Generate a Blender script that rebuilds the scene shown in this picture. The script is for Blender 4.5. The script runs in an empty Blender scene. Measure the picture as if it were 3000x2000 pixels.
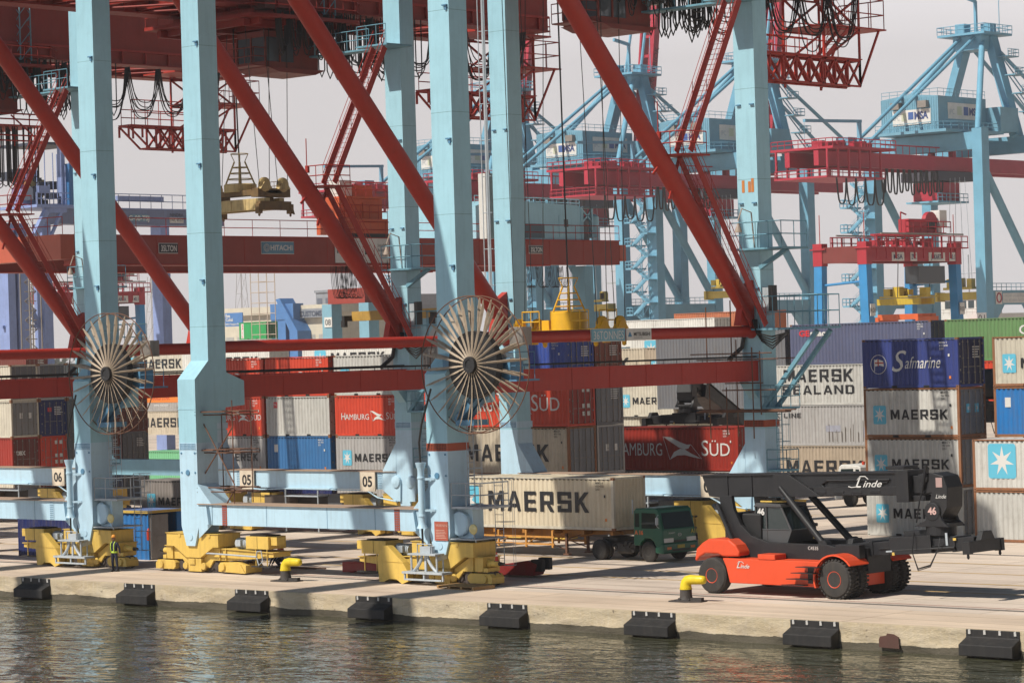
import bpy, math, random
from mathutils import Vector, Matrix
from math import sin, cos, tan, pi, sqrt, radians as R, atan2
random.seed(7)
sc = bpy.context.scene
col = sc.collection

# ---------------------------------------------------------------- camera
CAM_F, CAM_YAW, CAM_PIT, CAM_ROL, CAM_H, CAM_D = 8296.4, -0.7501, 0.00256, -0.02974, 10.4832, 85.0958
def _cam():
    fw = Vector((sin(CAM_YAW)*cos(CAM_PIT), cos(CAM_YAW)*cos(CAM_PIT), sin(CAM_PIT)))
    r = Vector((cos(CAM_YAW), -sin(CAM_YAW), 0)); u = r.cross(fw)
    c, s = cos(CAM_ROL), sin(CAM_ROL)
    return fw, c*r + s*u, -s*r + c*u
FW, RT, UP = _cam()
cd = bpy.data.cameras.new('camera'); cam = bpy.data.objects.new('camera', cd); col.objects.link(cam)
cd.sensor_width = 36; cd.lens = 36*CAM_F/3000; cd.clip_start = 1; cd.clip_end = 6000
m = Matrix((RT, UP, -FW)).transposed().to_4x4(); m.translation = Vector((0, -CAM_D, CAM_H)); cam.matrix_world = m
sc.camera = cam
# ---------------------------------------------------------------- sky, sun, exposure
SUN_AZ, SUN_EL = R(16.5), R(49)           # sun stands over the water, to the left behind the camera
to_sun = Vector((-sin(SUN_AZ)*cos(SUN_EL), -cos(SUN_AZ)*cos(SUN_EL), sin(SUN_EL)))
w = bpy.data.worlds.new('World'); sc.world = w; w.use_nodes = True
nt = w.node_tree; bg = nt.nodes['Background']
sky = nt.nodes.new('ShaderNodeTexSky'); sky.sky_type = 'NISHITA'; sky.sun_disc = False
sky.sun_elevation = SUN_EL; sky.sun_rotation = math.atan2(to_sun.x, to_sun.y)
sky.air_density = 1.0; sky.dust_density = 6.0; sky.ozone_density = 1.0
hs = nt.nodes.new('ShaderNodeHueSaturation'); hs.inputs['Saturation'].default_value = 0.22
tcw = nt.nodes.new('ShaderNodeTexCoord'); sxw = nt.nodes.new('ShaderNodeSeparateXYZ'); nt.links.new(tcw.outputs['Generated'], sxw.inputs[0])
mxz = nt.nodes.new('ShaderNodeMath'); mxz.operation = 'MAXIMUM'; mxz.inputs[1].default_value = .10; nt.links.new(sxw.outputs['Z'], mxz.inputs[0])
cbw = nt.nodes.new('ShaderNodeCombineXYZ')
for i_, o_ in ((0, sxw.outputs['X']), (1, sxw.outputs['Y']), (2, mxz.outputs[0])): nt.links.new(o_, cbw.inputs[i_])
nt.links.new(cbw.outputs[0], sky.inputs[0])
mr = nt.nodes.new('ShaderNodeMapRange'); mr.interpolation_type = 'SMOOTHSTEP'      # port smog pale low down; overhead sky darkened to cut ambient light
for k, v_ in (('From Min', .115), ('From Max', .19), ('To Min', 1.0), ('To Max', 0.0)): mr.inputs[k].default_value = v_
nt.links.new(sxw.outputs['Z'], mr.inputs['Value'])
tn = nt.nodes.new('ShaderNodeMixRGB'); tn.inputs[1].default_value = (.10, .18, .28, 1); tn.inputs[2].default_value = (3.5, 3.24, 3.22, 1); nt.links.new(mr.outputs[0], tn.inputs[0])
ml = nt.nodes.new('ShaderNodeMixRGB'); ml.blend_type = 'MULTIPLY'; ml.inputs[0].default_value = 1
nt.links.new(sky.outputs[0], hs.inputs['Color']); nt.links.new(hs.outputs[0], ml.inputs[1]); nt.links.new(tn.outputs[0], ml.inputs[2]); nt.links.new(ml.outputs[0], bg.inputs[0])
mr2 = nt.nodes.new('ShaderNodeMapRange'); nt.links.new(sxw.outputs['Z'], mr2.inputs['Value'])
for k, v_ in (('From Min', -.01), ('From Max', .10), ('To Min', .90), ('To Max', .96)): mr2.inputs[k].default_value = v_
ml2 = nt.nodes.new('ShaderNodeMixRGB'); ml2.blend_type = 'MULTIPLY'; ml2.inputs[0].default_value = 1; nt.links.new(ml.outputs[0], ml2.inputs[1]); nt.links.new(mr2.outputs[0], ml2.inputs[2]); nt.links.new(ml2.outputs[0], bg.inputs[0])
bg.inputs[1].default_value = 0.10
sd = bpy.data.lights.new('sun', 'SUN'); sd.energy = 5.0; sd.angle = R(0.6); sd.color = (1.0, 0.93, 0.82)
sun = bpy.data.objects.new('sun', sd); col.objects.link(sun); sun.rotation_euler = to_sun.to_track_quat('Z', 'Y').to_euler()
sc.view_settings.view_transform = 'Standard'; sc.view_settings.look = 'None'; sc.view_settings.exposure = 0.12; sc.view_settings.gamma = 1
sc.cycles.max_bounces = 6; sc.cycles.diffuse_bounces = 2; sc.cycles.glossy_bounces = 2; sc.cycles.transmission_bounces = 4; sc.cycles.volume_bounces = 1
sc.cycles.use_denoising = True

# ---------------------------------------------------------------- helpers
def lin(r, g, b):
    f = lambda c: (c/255/12.92) if c <= 10 else ((c/255+0.055)/1.055)**2.4
    return (f(r), f(g), f(b))
def ray(px, py):
    return FW + (px-1500)/CAM_F*RT - (py-1000)/CAM_F*UP
def on(px, py, axis, val):
    o = Vector((0, -CAM_D, CAM_H)); d = ray(px, py); return o + d*((val-o[axis])/d[axis])

class MB:
    def __init__(s): s.v = []; s.f = []; s.m = []
    def add(s, vs, fs, m=0):
        o = len(s.v); s.v += [tuple(v) for v in vs]; s.f += [tuple(i+o for i in f) for f in fs]; s.m += [m]*len(fs); return s
    def box(s, x0, x1, y0, y1, z0, z1, m=0):
        return s.add([(x, y, z) for z in (z0, z1) for y in (y0, y1) for x in (x0, x1)],
                     [(0,2,3,1),(4,5,7,6),(0,1,5,4),(2,6,7,3),(0,4,6,2),(1,3,7,5)], m)
    def cb(s, c, d, m=0, rot=None):
        vs = [Vector((x*d[0]/2, y*d[1]/2, z*d[2]/2)) for z in (-1,1) for y in (-1,1) for x in (-1,1)]
        if rot is not None: vs = [rot @ v for v in vs]
        return s.add([v+Vector(c) for v in vs], [(0,2,3,1),(4,5,7,6),(0,1,5,4),(2,6,7,3),(0,4,6,2),(1,3,7,5)], m)
    def beam(s, p, q, w, h, m=0, up=(0,0,1)):
        p, q = Vector(p), Vector(q); d = (q-p).normalized(); up = Vector(up)
        if abs(d.dot(up)) > .98: up = Vector((0,1,0))
        a = d.cross(up).normalized()*w/2; b = a.cross(d).normalized()*h/2
        vs = [e+i*a+j*b for e in (p,q) for i, j in ((-1,-1),(1,-1),(1,1),(-1,1))]
        return s.add(vs, [(0,1,2,3)[::-1],(4,5,6,7),(0,1,5,4),(1,2,6,5),(2,3,7,6),(3,0,4,7)], m)
    def tube(s, p, q, r, n=8, r2=None, m=0):
        return s.path([p, q], r, n, m, r2)
    def path(s, pts, r, n=6, m=0, r2=None, closed=False):
        pts = [Vector(p) for p in pts]; k = len(pts); rings = []; prev = None
        for i, p in enumerate(pts):
            if closed: d = pts[(i+1) % k]-pts[i-1]
            else: d = pts[min(i+1, k-1)]-pts[max(i-1, 0)]
            d.normalize()
            if prev is None:
                prev = d.cross(Vector((0,0,1)) if abs(d.z) < .9 else Vector((0,1,0))).normalized()
            a = (prev - d*prev.dot(d)).normalized(); b = d.cross(a); prev = a
            rr = r if r2 is None else r+(r2-r)*i/(k-1)
            rings.append([p+rr*(cos(t)*a+sin(t)*b) for t in [2*pi*j/n for j in range(n)]])
        vs = [v for g in rings for v in g]; fs = []
        for i in range(k if closed else k-1):
            for j in range(n):
                a0, a1 = i*n+j, i*n+(j+1) % n; b0, b1 = ((i+1) % k)*n+j, ((i+1) % k)*n+(j+1) % n
                fs.append((a0, b0, b1, a1)[::-1])
        if not closed: fs += [tuple(range(n))[::-1], tuple((k-1)*n+j for j in range(n))]
        return s.add(vs, fs, m)
    def prism(s, pts, ax, a, b, m=0):
        f = {'x': lambda p, t: (t, p[0], p[1]), 'y': lambda p, t: (p[0], t, p[1]), 'z': lambda p, t: (p[0], p[1], t)}[ax]
        n = len(pts); area = sum(pts[i][0]*pts[(i+1) % n][1]-pts[(i+1) % n][0]*pts[i][1] for i in range(n))
        if (area < 0) != (ax == 'y'): pts = pts[::-1]
        lo, hi = min(a, b), max(a, b)
        vs = [f(p, lo) for p in pts]+[f(p, hi) for p in pts]
        fs = [tuple(range(n))[::-1], tuple(range(n, 2*n))]+[(i, (i+1) % n, n+(i+1) % n, n+i) for i in range(n)]
        return s.add(vs, fs, m)
    def lathe(s, c, ax, prof, n=16, m=0):
        c = Vector(c); e = {'x': (Vector((1,0,0)), Vector((0,1,0)), Vector((0,0,1))), 'y': (Vector((0,1,0)), Vector((0,0,1)), Vector((1,0,0))), 'z': (Vector((0,0,1)), Vector((1,0,0)), Vector((0,1,0)))}[ax]
        vs = [c+h*e[0]+r*(cos(2*pi*j/n)*e[1]+sin(2*pi*j/n)*e[2]) for r, h in prof for j in range(n)]
        fs = [(i*n+j, i*n+(j+1) % n, (i+1)*n+(j+1) % n, (i+1)*n+j) for i in range(len(prof)-1) for j in range(n)]
        fs += [tuple(range(n))[::-1], tuple((len(prof)-1)*n+j for j in range(n))]
        return s.add(vs, fs, m)
    def poly(s, pts, m=0): return s.add(pts, [tuple(range(len(pts)))], m)
    def text(s, t, o, u, v, size, m=0, bold=0.0, align='LEFT', shear=0.0, width=None):
        vs, fs = text_geo(t, bold, shear); o, u, v = Vector(o), Vector(u).normalized(), Vector(v).normalized()
        if not vs: return s
        x0, x1 = min(p[0] for p in vs), max(p[0] for p in vs); k = size/0.7; kx = k if width is None else width/(x1-x0)
        sh = {'LEFT': x0, 'CENTER': (x0+x1)/2, 'RIGHT': x1}[align]
        return s.add([o+u*(p[0]-sh)*kx+v*p[1]*k for p in vs], fs, m)
    def block(s, t, o, u, v, size, m=0, width=None, gap=.22):
        # heavy square lettering drawn stroke by stroke
        q = lambda a, b, c, d: [(a, b), (c, b), (c, d), (a, d)]
        st = q(0, 0, .26, 1)
        G = {'M': [[(0,0),(.22,0),(.22,.62),(.22,1),(0,1)], [(.22,1),(.22,.62),(.43,.1),(.5,.1),(.5,.5),(.27,1)], [(1,1),(.78,1),(.78,.62),(.78,0),(1,0)], [(.78,.62),(.78,1),(.73,1),(.5,.5),(.5,.1),(.57,.1)]],
             'A': [[(0,0),(.24,0),(.5,.8),(.5,1),(.36,1)], [(1,0),(.64,1),(.5,1),(.5,.8),(.76,0)], [(.305,.2),(.695,.2),(.6365,.38),(.3635,.38)]],
             'E': [st, q(.26,.81,.9,1), q(.26,.41,.85,.59), q(.26,0,.9,.19)], 'L': [st, q(.26,0,.88,.19)], 'I': [st],
             'R': [st, q(.26,.82,.95,1), q(.7,.54,.95,.82), q(.26,.36,.95,.54), [(.45,.36),(.72,0),(1,0),(.74,.36)]],
             'S': [q(0,.82,.95,1), q(.7,.68,.95,.82), q(0,.59,.25,.82), q(0,.41,.95,.59), q(.7,.18,.95,.41), q(0,0,.95,.18), q(0,.18,.25,.32)],
             'K': [st, [(.26,.34),(.36,.44),(.68,0),(1,0),(.52,.56),(1,1),(.68,1),(.26,.62)]],
             'N': [q(0,0,.24,1), q(.76,0,1,1), [(.24,1),(.24,.66),(.76,0),(.76,.34)]], 'D': [st, [(.26,.82),(.97,.82),(.85,1),(.26,1)], [(.26,0),(.85,0),(.97,.18),(.26,.18)], q(.72,.18,.97,.82)]}
        wd = {'I': .26, ' ': .35, 'M': 1.15, 'L': .85, 'E': .9}
        tot = sum(wd.get(c, 1)*.92+gap for c in t)-gap; k = size if width is None else width/tot; o, u, v = Vector(o), Vector(u), Vector(v); x = 0
        for c in t:
            w_ = wd.get(c, 1)*.92; sx_ = w_/(1 if c in 'MAKRND' else (.26 if c == 'I' else .95))
            for g in G.get(c, []): s.poly([o+u*(x+a*sx_)*k+v*b*size for a, b in g], m)
            x += w_+gap
        return s
    def rail(s, pts, h=1.0, sp=1.4, r=.022, m=0, mids=2):
        pts = [Vector(p) for p in pts]; up = Vector((0,0,1))
        for a, b in zip(pts, pts[1:]):
            k = max(1, round((b-a).length/sp))
            for i in range(k+1): s.tube(a.lerp(b, i/k), a.lerp(b, i/k)+up*h, r, 4, m=m)
            for j in range(mids): s.tube(a+up*h*(j+1)/mids, b+up*h*(j+1)/mids, r, 4, m=m)
        return s
    def stair(s, p, q, w, axis, m=0, rail=True, sw=.22):
        # stringers and treads between p (low) and q (high); axis = Vector across
        p, q, ax = Vector(p), Vector(q), Vector(axis).normalized()*w/2; up = Vector((0,0,1))
        for k in (-1, 1): s.beam(p+k*ax, q+k*ax, .06, sw, m)
        n = max(3, int(abs(q.z-p.z)/.26)); d = q-p; hd = Vector((d.x, d.y, 0)).normalized()
        for i in range(n):
            c = p.lerp(q, (i+.5)/n); s.add([c-ax-hd*.11, c+ax-hd*.11, c+ax+hd*.11, c-ax+hd*.11], [(0,1,2,3)], m)
        if rail:
            for k in (-1, 1):
                for h in (.55, 1.0): s.tube(p+k*ax+up*h, q+k*ax+up*h, .022, 4, m=m)
                nn = max(2, int(d.length/2.2))
                for i in range(nn+1):
                    c = p.lerp(q, i/nn)+k*ax; s.tube(c, c+up, .022, 4, m=m)
        return s
    def ladder(s, p, q, w, axis, m=0, cage=False, out=(0,-1,0)):
        p, q, ax = Vector(p), Vector(q), Vector(axis).normalized()*w/2; o = Vector(out)
        for k in (-1, 1): s.tube(p+k*ax, q+k*ax, .025, 4, m=m)
        n = int((q-p).length/.3)
        for i in range(1, n): c = p.lerp(q, i/n); s.tube(c-ax, c+ax, .015, 4, m=m)
        if cage:
            n = max(2, int((q-p).length/.8)); d = (q-p)
            for i in range(n+1):
                c = p.lerp(q, i/n); s.path([c-ax, c-ax*1.1+o*.4, c+o*.7, c+ax*1.1+o*.4, c+ax], .015, 4, m=m)
            for e in (-ax*1.1+o*.4, o*.7, ax*1.1+o*.4): s.tube(p+e, q+e, .012, 4, m=m)
        return s
    def build(s, name, mats, parent=None, smooth=None, loc=None, bevel=0):
        me = bpy.data.meshes.new(name); me.from_pydata([tuple(v) for v in s.v], [], s.f)
        for mt in (mats if isinstance(mats, (list, tuple)) else [mats]): me.materials.append(mt)
        me.polygons.foreach_set('material_index', s.m)
        if smooth:
            me.polygons.foreach_set('use_smooth', [True]*len(me.polygons)); me.update(); me.set_sharp_from_angle(angle=R(smooth))
        me.update()
        o = bpy.data.objects.new(name, me); col.objects.link(o)
        if parent is not None: o.parent = parent
        if loc is not None: o.location = loc
        if bevel:
            b = o.modifiers.new('bevel', 'BEVEL'); b.width = bevel; b.segments = 2; b.limit_method = 'ANGLE'; b.angle_limit = R(50)
        return o
_tc = {}
def text_geo(t, bold, shear):
    k = (t, bold, shear)
    if k not in _tc:
        c = bpy.data.curves.new('t', 'FONT'); c.body = t; c.size = 1; c.offset = bold; c.shear = shear; c.resolution_u = 3; c.fill_mode = 'FRONT'
        o = bpy.data.objects.new('t', c); col.objects.link(o)
        me = o.evaluated_get(bpy.context.evaluated_depsgraph_get()).to_mesh()
        _tc[k] = ([tuple(v.co) for v in me.vertices], [tuple(p.vertices) for p in me.polygons])
        bpy.data.objects.remove(o); bpy.data.curves.remove(c)
    return _tc[k]
def tag(o, label=None, cat=None, group=None, kind=None):
    if label: o['label'] = label
    if cat: o['category'] = cat
    if group: o['group'] = group
    if kind: o['kind'] = kind
    return o
def thing(name, label, cat, loc=(0,0,0), rz=0, group=None):
    o = bpy.data.objects.new(name, None); col.objects.link(o); o.empty_display_size = .5
    o.location = loc; o.rotation_euler = (0, 0, rz); return tag(o, label, cat, group)
def copy_tree(o, parent=None):
    c = o.copy(); col.objects.link(c)
    if parent is not None: c.parent = parent
    for ch in list(o.children):
        copy_tree(ch, c)
    return c

# ---------------------------------------------------------------- materials
_mc = {}
ALB = .83      # paint colours scaled down so shade reads deeper beside the stronger sun
def paint(name, c, rough=.5, metal=0.0, var=.10, dirt=(.10,.075,.05), da=.25, rust=0.0, sc_=1.0, spec=.4):
    if name in _mc: return _mc[name]
    c = tuple(x*ALB for x in c); dirt = tuple(x*ALB for x in dirt)
    mt = bpy.data.materials.new(name); mt.use_nodes = True; n = mt.node_tree.nodes; L = mt.node_tree.links.new
    b = n['Principled BSDF']; b.inputs['Metallic'].default_value = metal; b.inputs['Specular IOR Level'].default_value = spec
    tc = n.new('ShaderNodeTexCoord'); oi = n.new('ShaderNodeObjectInfo')
    ml = n.new('ShaderNodeMath'); ml.operation = 'MULTIPLY'; ml.inputs[1].default_value = 87.0; L(oi.outputs['Random'], ml.inputs[0])
    va = n.new('ShaderNodeVectorMath'); va.operation = 'ADD'; L(tc.outputs['Object'], va.inputs[0]); L(ml.outputs[0], va.inputs[1])
    def noise(scale, vec, det=5, ro=.6):
        q = n.new('ShaderNodeTexNoise'); q.inputs['Scale'].default_value = scale; q.inputs['Detail'].default_value = det; q.inputs['Roughness'].default_value = ro; L(vec, q.inputs['Vector']); return q.outputs['Fac']
    def ramp(v, a, z, hi=1.0):
        q = n.new('ShaderNodeMapRange'); q.inputs['From Min'].default_value = a; q.inputs['From Max'].default_value = z; q.inputs['To Max'].default_value = hi; L(v, q.inputs['Value']); return q.outputs[0]
    def mix(f, a, bb, ty='MIX'):
        q = n.new('ShaderNodeMixRGB'); q.blend_type = ty
        for i, s in ((0, f), (1, a), (2, bb)):
            if isinstance(s, (int, float)): q.inputs[i].default_value = s
            elif isinstance(s, tuple): q.inputs[i].default_value = s+(1,)
            else: L(s, q.inputs[i])
        return q.outputs[0]
    cur = mix(ramp(noise(.45*sc_, va.outputs[0]), .3, .7), tuple(x*(1-var) for x in c), tuple(min(1, x*(1+var)) for x in c))
    mp = n.new('ShaderNodeMapping'); mp.inputs['Scale'].default_value = (5*sc_, 5*sc_, .45*sc_); L(va.outputs[0], mp.inputs['Vector'])
    if da > 0:
        cur = mix(ramp(noise(1.0, mp.outputs[0], 4, .55), .48, .78, da), cur, dirt)
        cur = mix(ramp(noise(2.3*sc_, va.outputs[0], 7, .65), .5, .8, da*.8), cur, dirt)
    if rust > 0:
        mp2 = n.new('ShaderNodeMapping'); mp2.inputs['Scale'].default_value = (3.2*sc_, 3.2*sc_, 1.3*sc_); L(va.outputs[0], mp2.inputs['Vector'])
        cur = mix(ramp(noise(1.6, mp2.outputs[0], 8, .72), .74-.24*rust, .80-.20*rust), cur, mix(noise(6, va.outputs[0]), (.20,.075,.03), (.09,.04,.022)))
    L(cur, b.inputs['Base Color'])
    L(ramp(noise(3*sc_, va.outputs[0]), .2, .8), b.inputs['Roughness'])
    rr = [x for x in n if x.bl_idname == 'ShaderNodeMapRange'][-1]; rr.inputs['To Min'].default_value = max(.05, rough-.12); rr.inputs['To Max'].default_value = min(1, rough+.12)
    _mc[name] = mt; return mt
def flat(name, c, rough=.6, metal=0, emit=0):
    if name in _mc: return _mc[name]
    mt = bpy.data.materials.new(name); mt.use_nodes = True; b = mt.node_tree.nodes['Principled BSDF']
    c = tuple(x*ALB for x in c); b.inputs['Base Color'].default_value = (*c, 1); b.inputs['Roughness'].default_value = rough; b.inputs['Metallic'].default_value = metal
    if emit: b.inputs['Emission Color'].default_value = (*c, 1); b.inputs['Emission Strength'].default_value = emit
    _mc[name] = mt; return mt

BLUE = paint('crane_blue', (.37,.64,.75), .42, da=.16, rust=.03, var=.06, dirt=(.12,.2,.24))
PALE = paint('crane_pale_blue', (.50,.71,.85), .45, da=.16, rust=.03, var=.06)
DKBLUE = paint('bracket_blue', (.10,.26,.42), .5, da=.3)
RED = paint('crane_red', (.46,.034,.020), .5, da=.16, dirt=(.12,.02,.015), var=.08)
REDST = paint('stair_red', (.42,.03,.018), .55, da=.2, dirt=(.06,.02,.015))
YEL = paint('bogie_yellow', (.74,.50,.11), .5, da=.28, dirt=(.20,.12,.05), rust=.08)
GREYST = paint('light_steel', (.45,.50,.54), .45, da=.25)
BLACK = paint('black_rubber', (.018,.017,.017), .65, da=.35, dirt=(.07,.06,.05))
CABLE = flat('black_cable', (.012,.012,.013), .5)
RUSTY = paint('rusty_steel', (.16,.075,.045), .75, da=.3, rust=.4)
STEEL = paint('worn_steel', (.30,.27,.24), .5, metal=.3, da=.4, rust=.3)
WHITE = paint('white_paint', (.72,.71,.67), .5, da=.15)
CREAM = paint('cream_plate', (.74,.64,.50), .6, da=.08)
INK = flat('black_lettering', (.012,.013,.016), .5)
INKW = flat('white_lettering', (.70,.69,.66), .5)
REDBAND = paint('red_band', (.45,.09,.04), .6, da=.2)
# ---------------------------------------------------------------- ground, quay, water
def concrete(name, c, joints, strong=1.0, seed=0):
    mt = bpy.data.materials.new(name); mt.use_nodes = True; n = mt.node_tree.nodes; L = mt.node_tree.links.new; b = n['Principled BSDF']
    b.inputs['Roughness'].default_value = .85; b.inputs['Specular IOR Level'].default_value = .25
    tc = n.new('ShaderNodeTexCoord')
    def nz(sc3, det=6, ro=.65, off=0):
        mp = n.new('ShaderNodeMapping'); mp.inputs['Scale'].default_value = sc3; mp.inputs['Location'].default_value = (off, seed, 0); L(tc.outputs['Object'], mp.inputs['Vector'])
        q = n.new('ShaderNodeTexNoise'); q.inputs['Scale'].default_value = 1; q.inputs['Detail'].default_value = det; q.inputs['Roughness'].default_value = ro; L(mp.outputs[0], q.inputs['Vector']); return q.outputs['Fac']
    def rg(v, a, z, hi):
        q = n.new('ShaderNodeMapRange'); q.inputs['From Min'].default_value = a; q.inputs['From Max'].default_value = z; q.inputs['To Max'].default_value = hi; L(v, q.inputs['Value']); return q.outputs[0]
    def mx(f, a, d, ty='MIX'):
        q = n.new('ShaderNodeMixRGB'); q.blend_type = ty
        for i, s in ((0, f), (1, a), (2, d)):
            if isinstance(s, (int, float)): q.inputs[i].default_value = s
            elif isinstance(s, tuple): q.inputs[i].default_value = s+(1,)
            else: L(s, q.inputs[i])
        return q.outputs[0]
    cur = mx(rg(nz((.12, .25, .3)), .35, .68, 1), tuple(x*.82 for x in c), tuple(x*1.1 for x in c))
    cur = mx(rg(nz((.035, .9, .9), 5, .6, 3), .50, .68, .42*strong), cur, (.15, .115, .095))      # tyre tracks along the quay
    cur = mx(rg(nz((.02, .35, .35), 4, .6, 31), .52, .75, .35*strong), cur, (.34, .22, .16))       # rusty sweepings
    cur = mx(rg(nz((1.4, 1.4, 1.4), 8, .7, 7), .56, .74, .35*strong), cur, (.18, .14, .11))        # spots
    if joints:
        bk = n.new('ShaderNodeTexBrick'); bk.offset = 0; bk.inputs['Scale'].default_value = 1; bk.inputs['Brick Width'].default_value = joints[0]; bk.inputs['Row Height'].default_value = joints[1]
        bk.inputs['Mortar Size'].default_value = .035; bk.inputs['Color1'].default_value = (1,1,1,1); bk.inputs['Color2'].default_value = (.86,.86,.88,1); bk.inputs['Mortar'].default_value = (.55,.51,.47,1)
        L(tc.outputs['Object'], bk.inputs['Vector']); cur = mx(1.0, cur, bk.outputs['Color'], 'MULTIPLY')
    L(cur, b.inputs['Base Color'])
    bp = n.new('ShaderNodeBump'); bp.inputs['Strength'].default_value = .25; bp.inputs['Distance'].default_value = .03; L(nz((3, 3, 3), 8, .7, 2), bp.inputs['Height']); L(bp.outputs[0], b.inputs['Normal'])
    return mt
GROUND = concrete('yard_concrete', (.62, .52, .43), (6.0, 4.3), .6)
DECK = concrete('quay_deck_concrete', (.62, .495, .38), (9.0, 1.75), .5, 5)
tag(MB().box(-1250, 300, 4.6, 900, -3, 0).build('ground', GROUND), kind='structure')
q = MB(); q.box(-900, 250, 0.0, 4.6, -3, .004, 0)
tag(q.build('quay_deck', DECK), kind='structure')
# quay wall face: rough, spalled concrete standing just proud of the deck edge
def wall_mat():
    mt = bpy.data.materials.new('quay_wall_concrete'); mt.use_nodes = True; n = mt.node_tree.nodes; L = mt.node_tree.links.new; b = n['Principled BSDF']; b.inputs['Roughness'].default_value = .9; b.inputs['Specular IOR Level'].default_value = .2
    tc = n.new('ShaderNodeTexCoord'); sx = n.new('ShaderNodeSeparateXYZ'); L(tc.outputs['Object'], sx.inputs[0])
    def nz(s3, det, ro):
        mp = n.new('ShaderNodeMapping'); mp.inputs['Scale'].default_value = s3; L(tc.outputs['Object'], mp.inputs['Vector'])
        q = n.new('ShaderNodeTexNoise'); q.inputs['Scale'].default_value = 1; q.inputs['Detail'].default_value = det; q.inputs['Roughness'].default_value = ro; L(mp.outputs[0], q.inputs['Vector']); return q.outputs['Fac']
    def rg(v, a, z, hi=1, lo=0):
        q = n.new('ShaderNodeMapRange'); q.inputs['From Min'].default_value = a; q.inputs['From Max'].default_value = z; q.inputs['To Min'].default_value = lo; q.inputs['To Max'].default_value = hi; L(v, q.inputs['Value']); return q.outputs[0]
    def mx(f, a, d):
        q = n.new('ShaderNodeMixRGB')
        for i, s in ((0, f), (1, a), (2, d)):
            if isinstance(s, tuple): q.inputs[i].default_value = s+(1,)
            else: L(s, q.inputs[i])
        return q.outputs[0]
    def op(o, a, c):
        q = n.new('ShaderNodeMath'); q.operation = o
        for i, s in ((0, a), (1, c)):
            if isinstance(s, (int, float)): q.inputs[i].default_value = s
            else: L(s, q.inputs[i])
        return q.outputs[0]
    n1 = nz((.35, .35, 1.2), 6, .65); n2 = nz((1.1, 1.1, 2.2), 9, .72); n3 = nz((7, 7, .8), 4, .6)
    cur = mx(rg(n1, .35, .65), (.42, .335, .22), (.52, .44, .31))
    cur = mx(rg(n3, .5, .8, .35), cur, (.60, .56, .47))
    cur = mx(rg(n2, .44, .66, .6), cur, (.44, .37, .29))
    cur = mx(rg(nz((2.4, 2.4, 3.4), 10, .75), .60, .68, .9), cur, (.10, .075, .06))
    wet = op('LESS_THAN', op('ADD', sx.outputs['Z'], op('MULTIPLY', op('SUBTRACT', n1, .5), .45)), -.70)
    cur = mx(op('MULTIPLY', wet, .88), cur, (.045, .042, .033))
    L(cur, b.inputs['Base Color'])
    bp = n.new('ShaderNodeBump'); bp.inputs['Strength'].default_value = .8; bp.inputs['Distance'].default_value = .12; L(n2, bp.inputs['Height']); L(bp.outputs[0], b.inputs['Normal'])
    return mt
wb = MB(); nx, nz_ = 700, 8; X0, X1 = -190.0, -40.0
rr = random.Random(3)
vs = []
for i in range(nx+1):
    for j in range(nz_+1):
        z = -.015-1.6*j/nz_; dy = -.13
        if 1 < j: dy += rr.random()*.05-.01 + .06*math.sin(i*.37)*math.sin(j*1.3+i*.11)
        vs.append((X0+(X1-X0)*i/nx+rr.random()*.03, dy, z))
wb.add(vs, [(i*(nz_+1)+j, i*(nz_+1)+j+1, (i+1)*(nz_+1)+j+1, (i+1)*(nz_+1)+j) for i in range(nx) for j in range(nz_)])
wb.poly([(X0, -.13, -.015), (X1, -.13, -.015), (X1, .02, .004), (X0, .02, .004)])
tag(wb.build('quay_wall', wall_mat(), smooth=50), kind='structure')
# rails sunk in the deck, painted lines
rl = MB()
for y in (6.1, 28.95):
    rl.box(-400, 60, y-.14, y+.14, 0, .006, 0); rl.box(-400, 60, y-.04, y+.04, .006, .03, 1)
tag(rl.build('crane_rails', [flat('rail_slot', (.06, .05, .045), .9), STEEL]), kind='structure')
def lines(y, w_, x0, x1): return [(x0, y-w_/2), (x1, y-w_/2), (x1, y+w_/2), (x0, y+w_/2)]
YL = paint('worn_yellow_line', (.60, .36, .07), .8, da=.5, dirt=(.42, .34, .27)); RL = paint('worn_red_line', (.40, .07, .05), .8, da=.55, dirt=(.42, .34, .27))
ym = MB()
for y in (11.75, 15.4, 19.8, 24.2, 50.7): ym.poly([(x, yy, .008) for x, yy in lines(y, .17, -300, 20)])
tag(ym.build('yellow_lane_lines', YL), kind='structure')
tag(MB().poly([(x, yy, .008) for x, yy in lines(6.75, .08, -300, 20)]).build('red_safety_line', RL), kind='structure')
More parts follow.
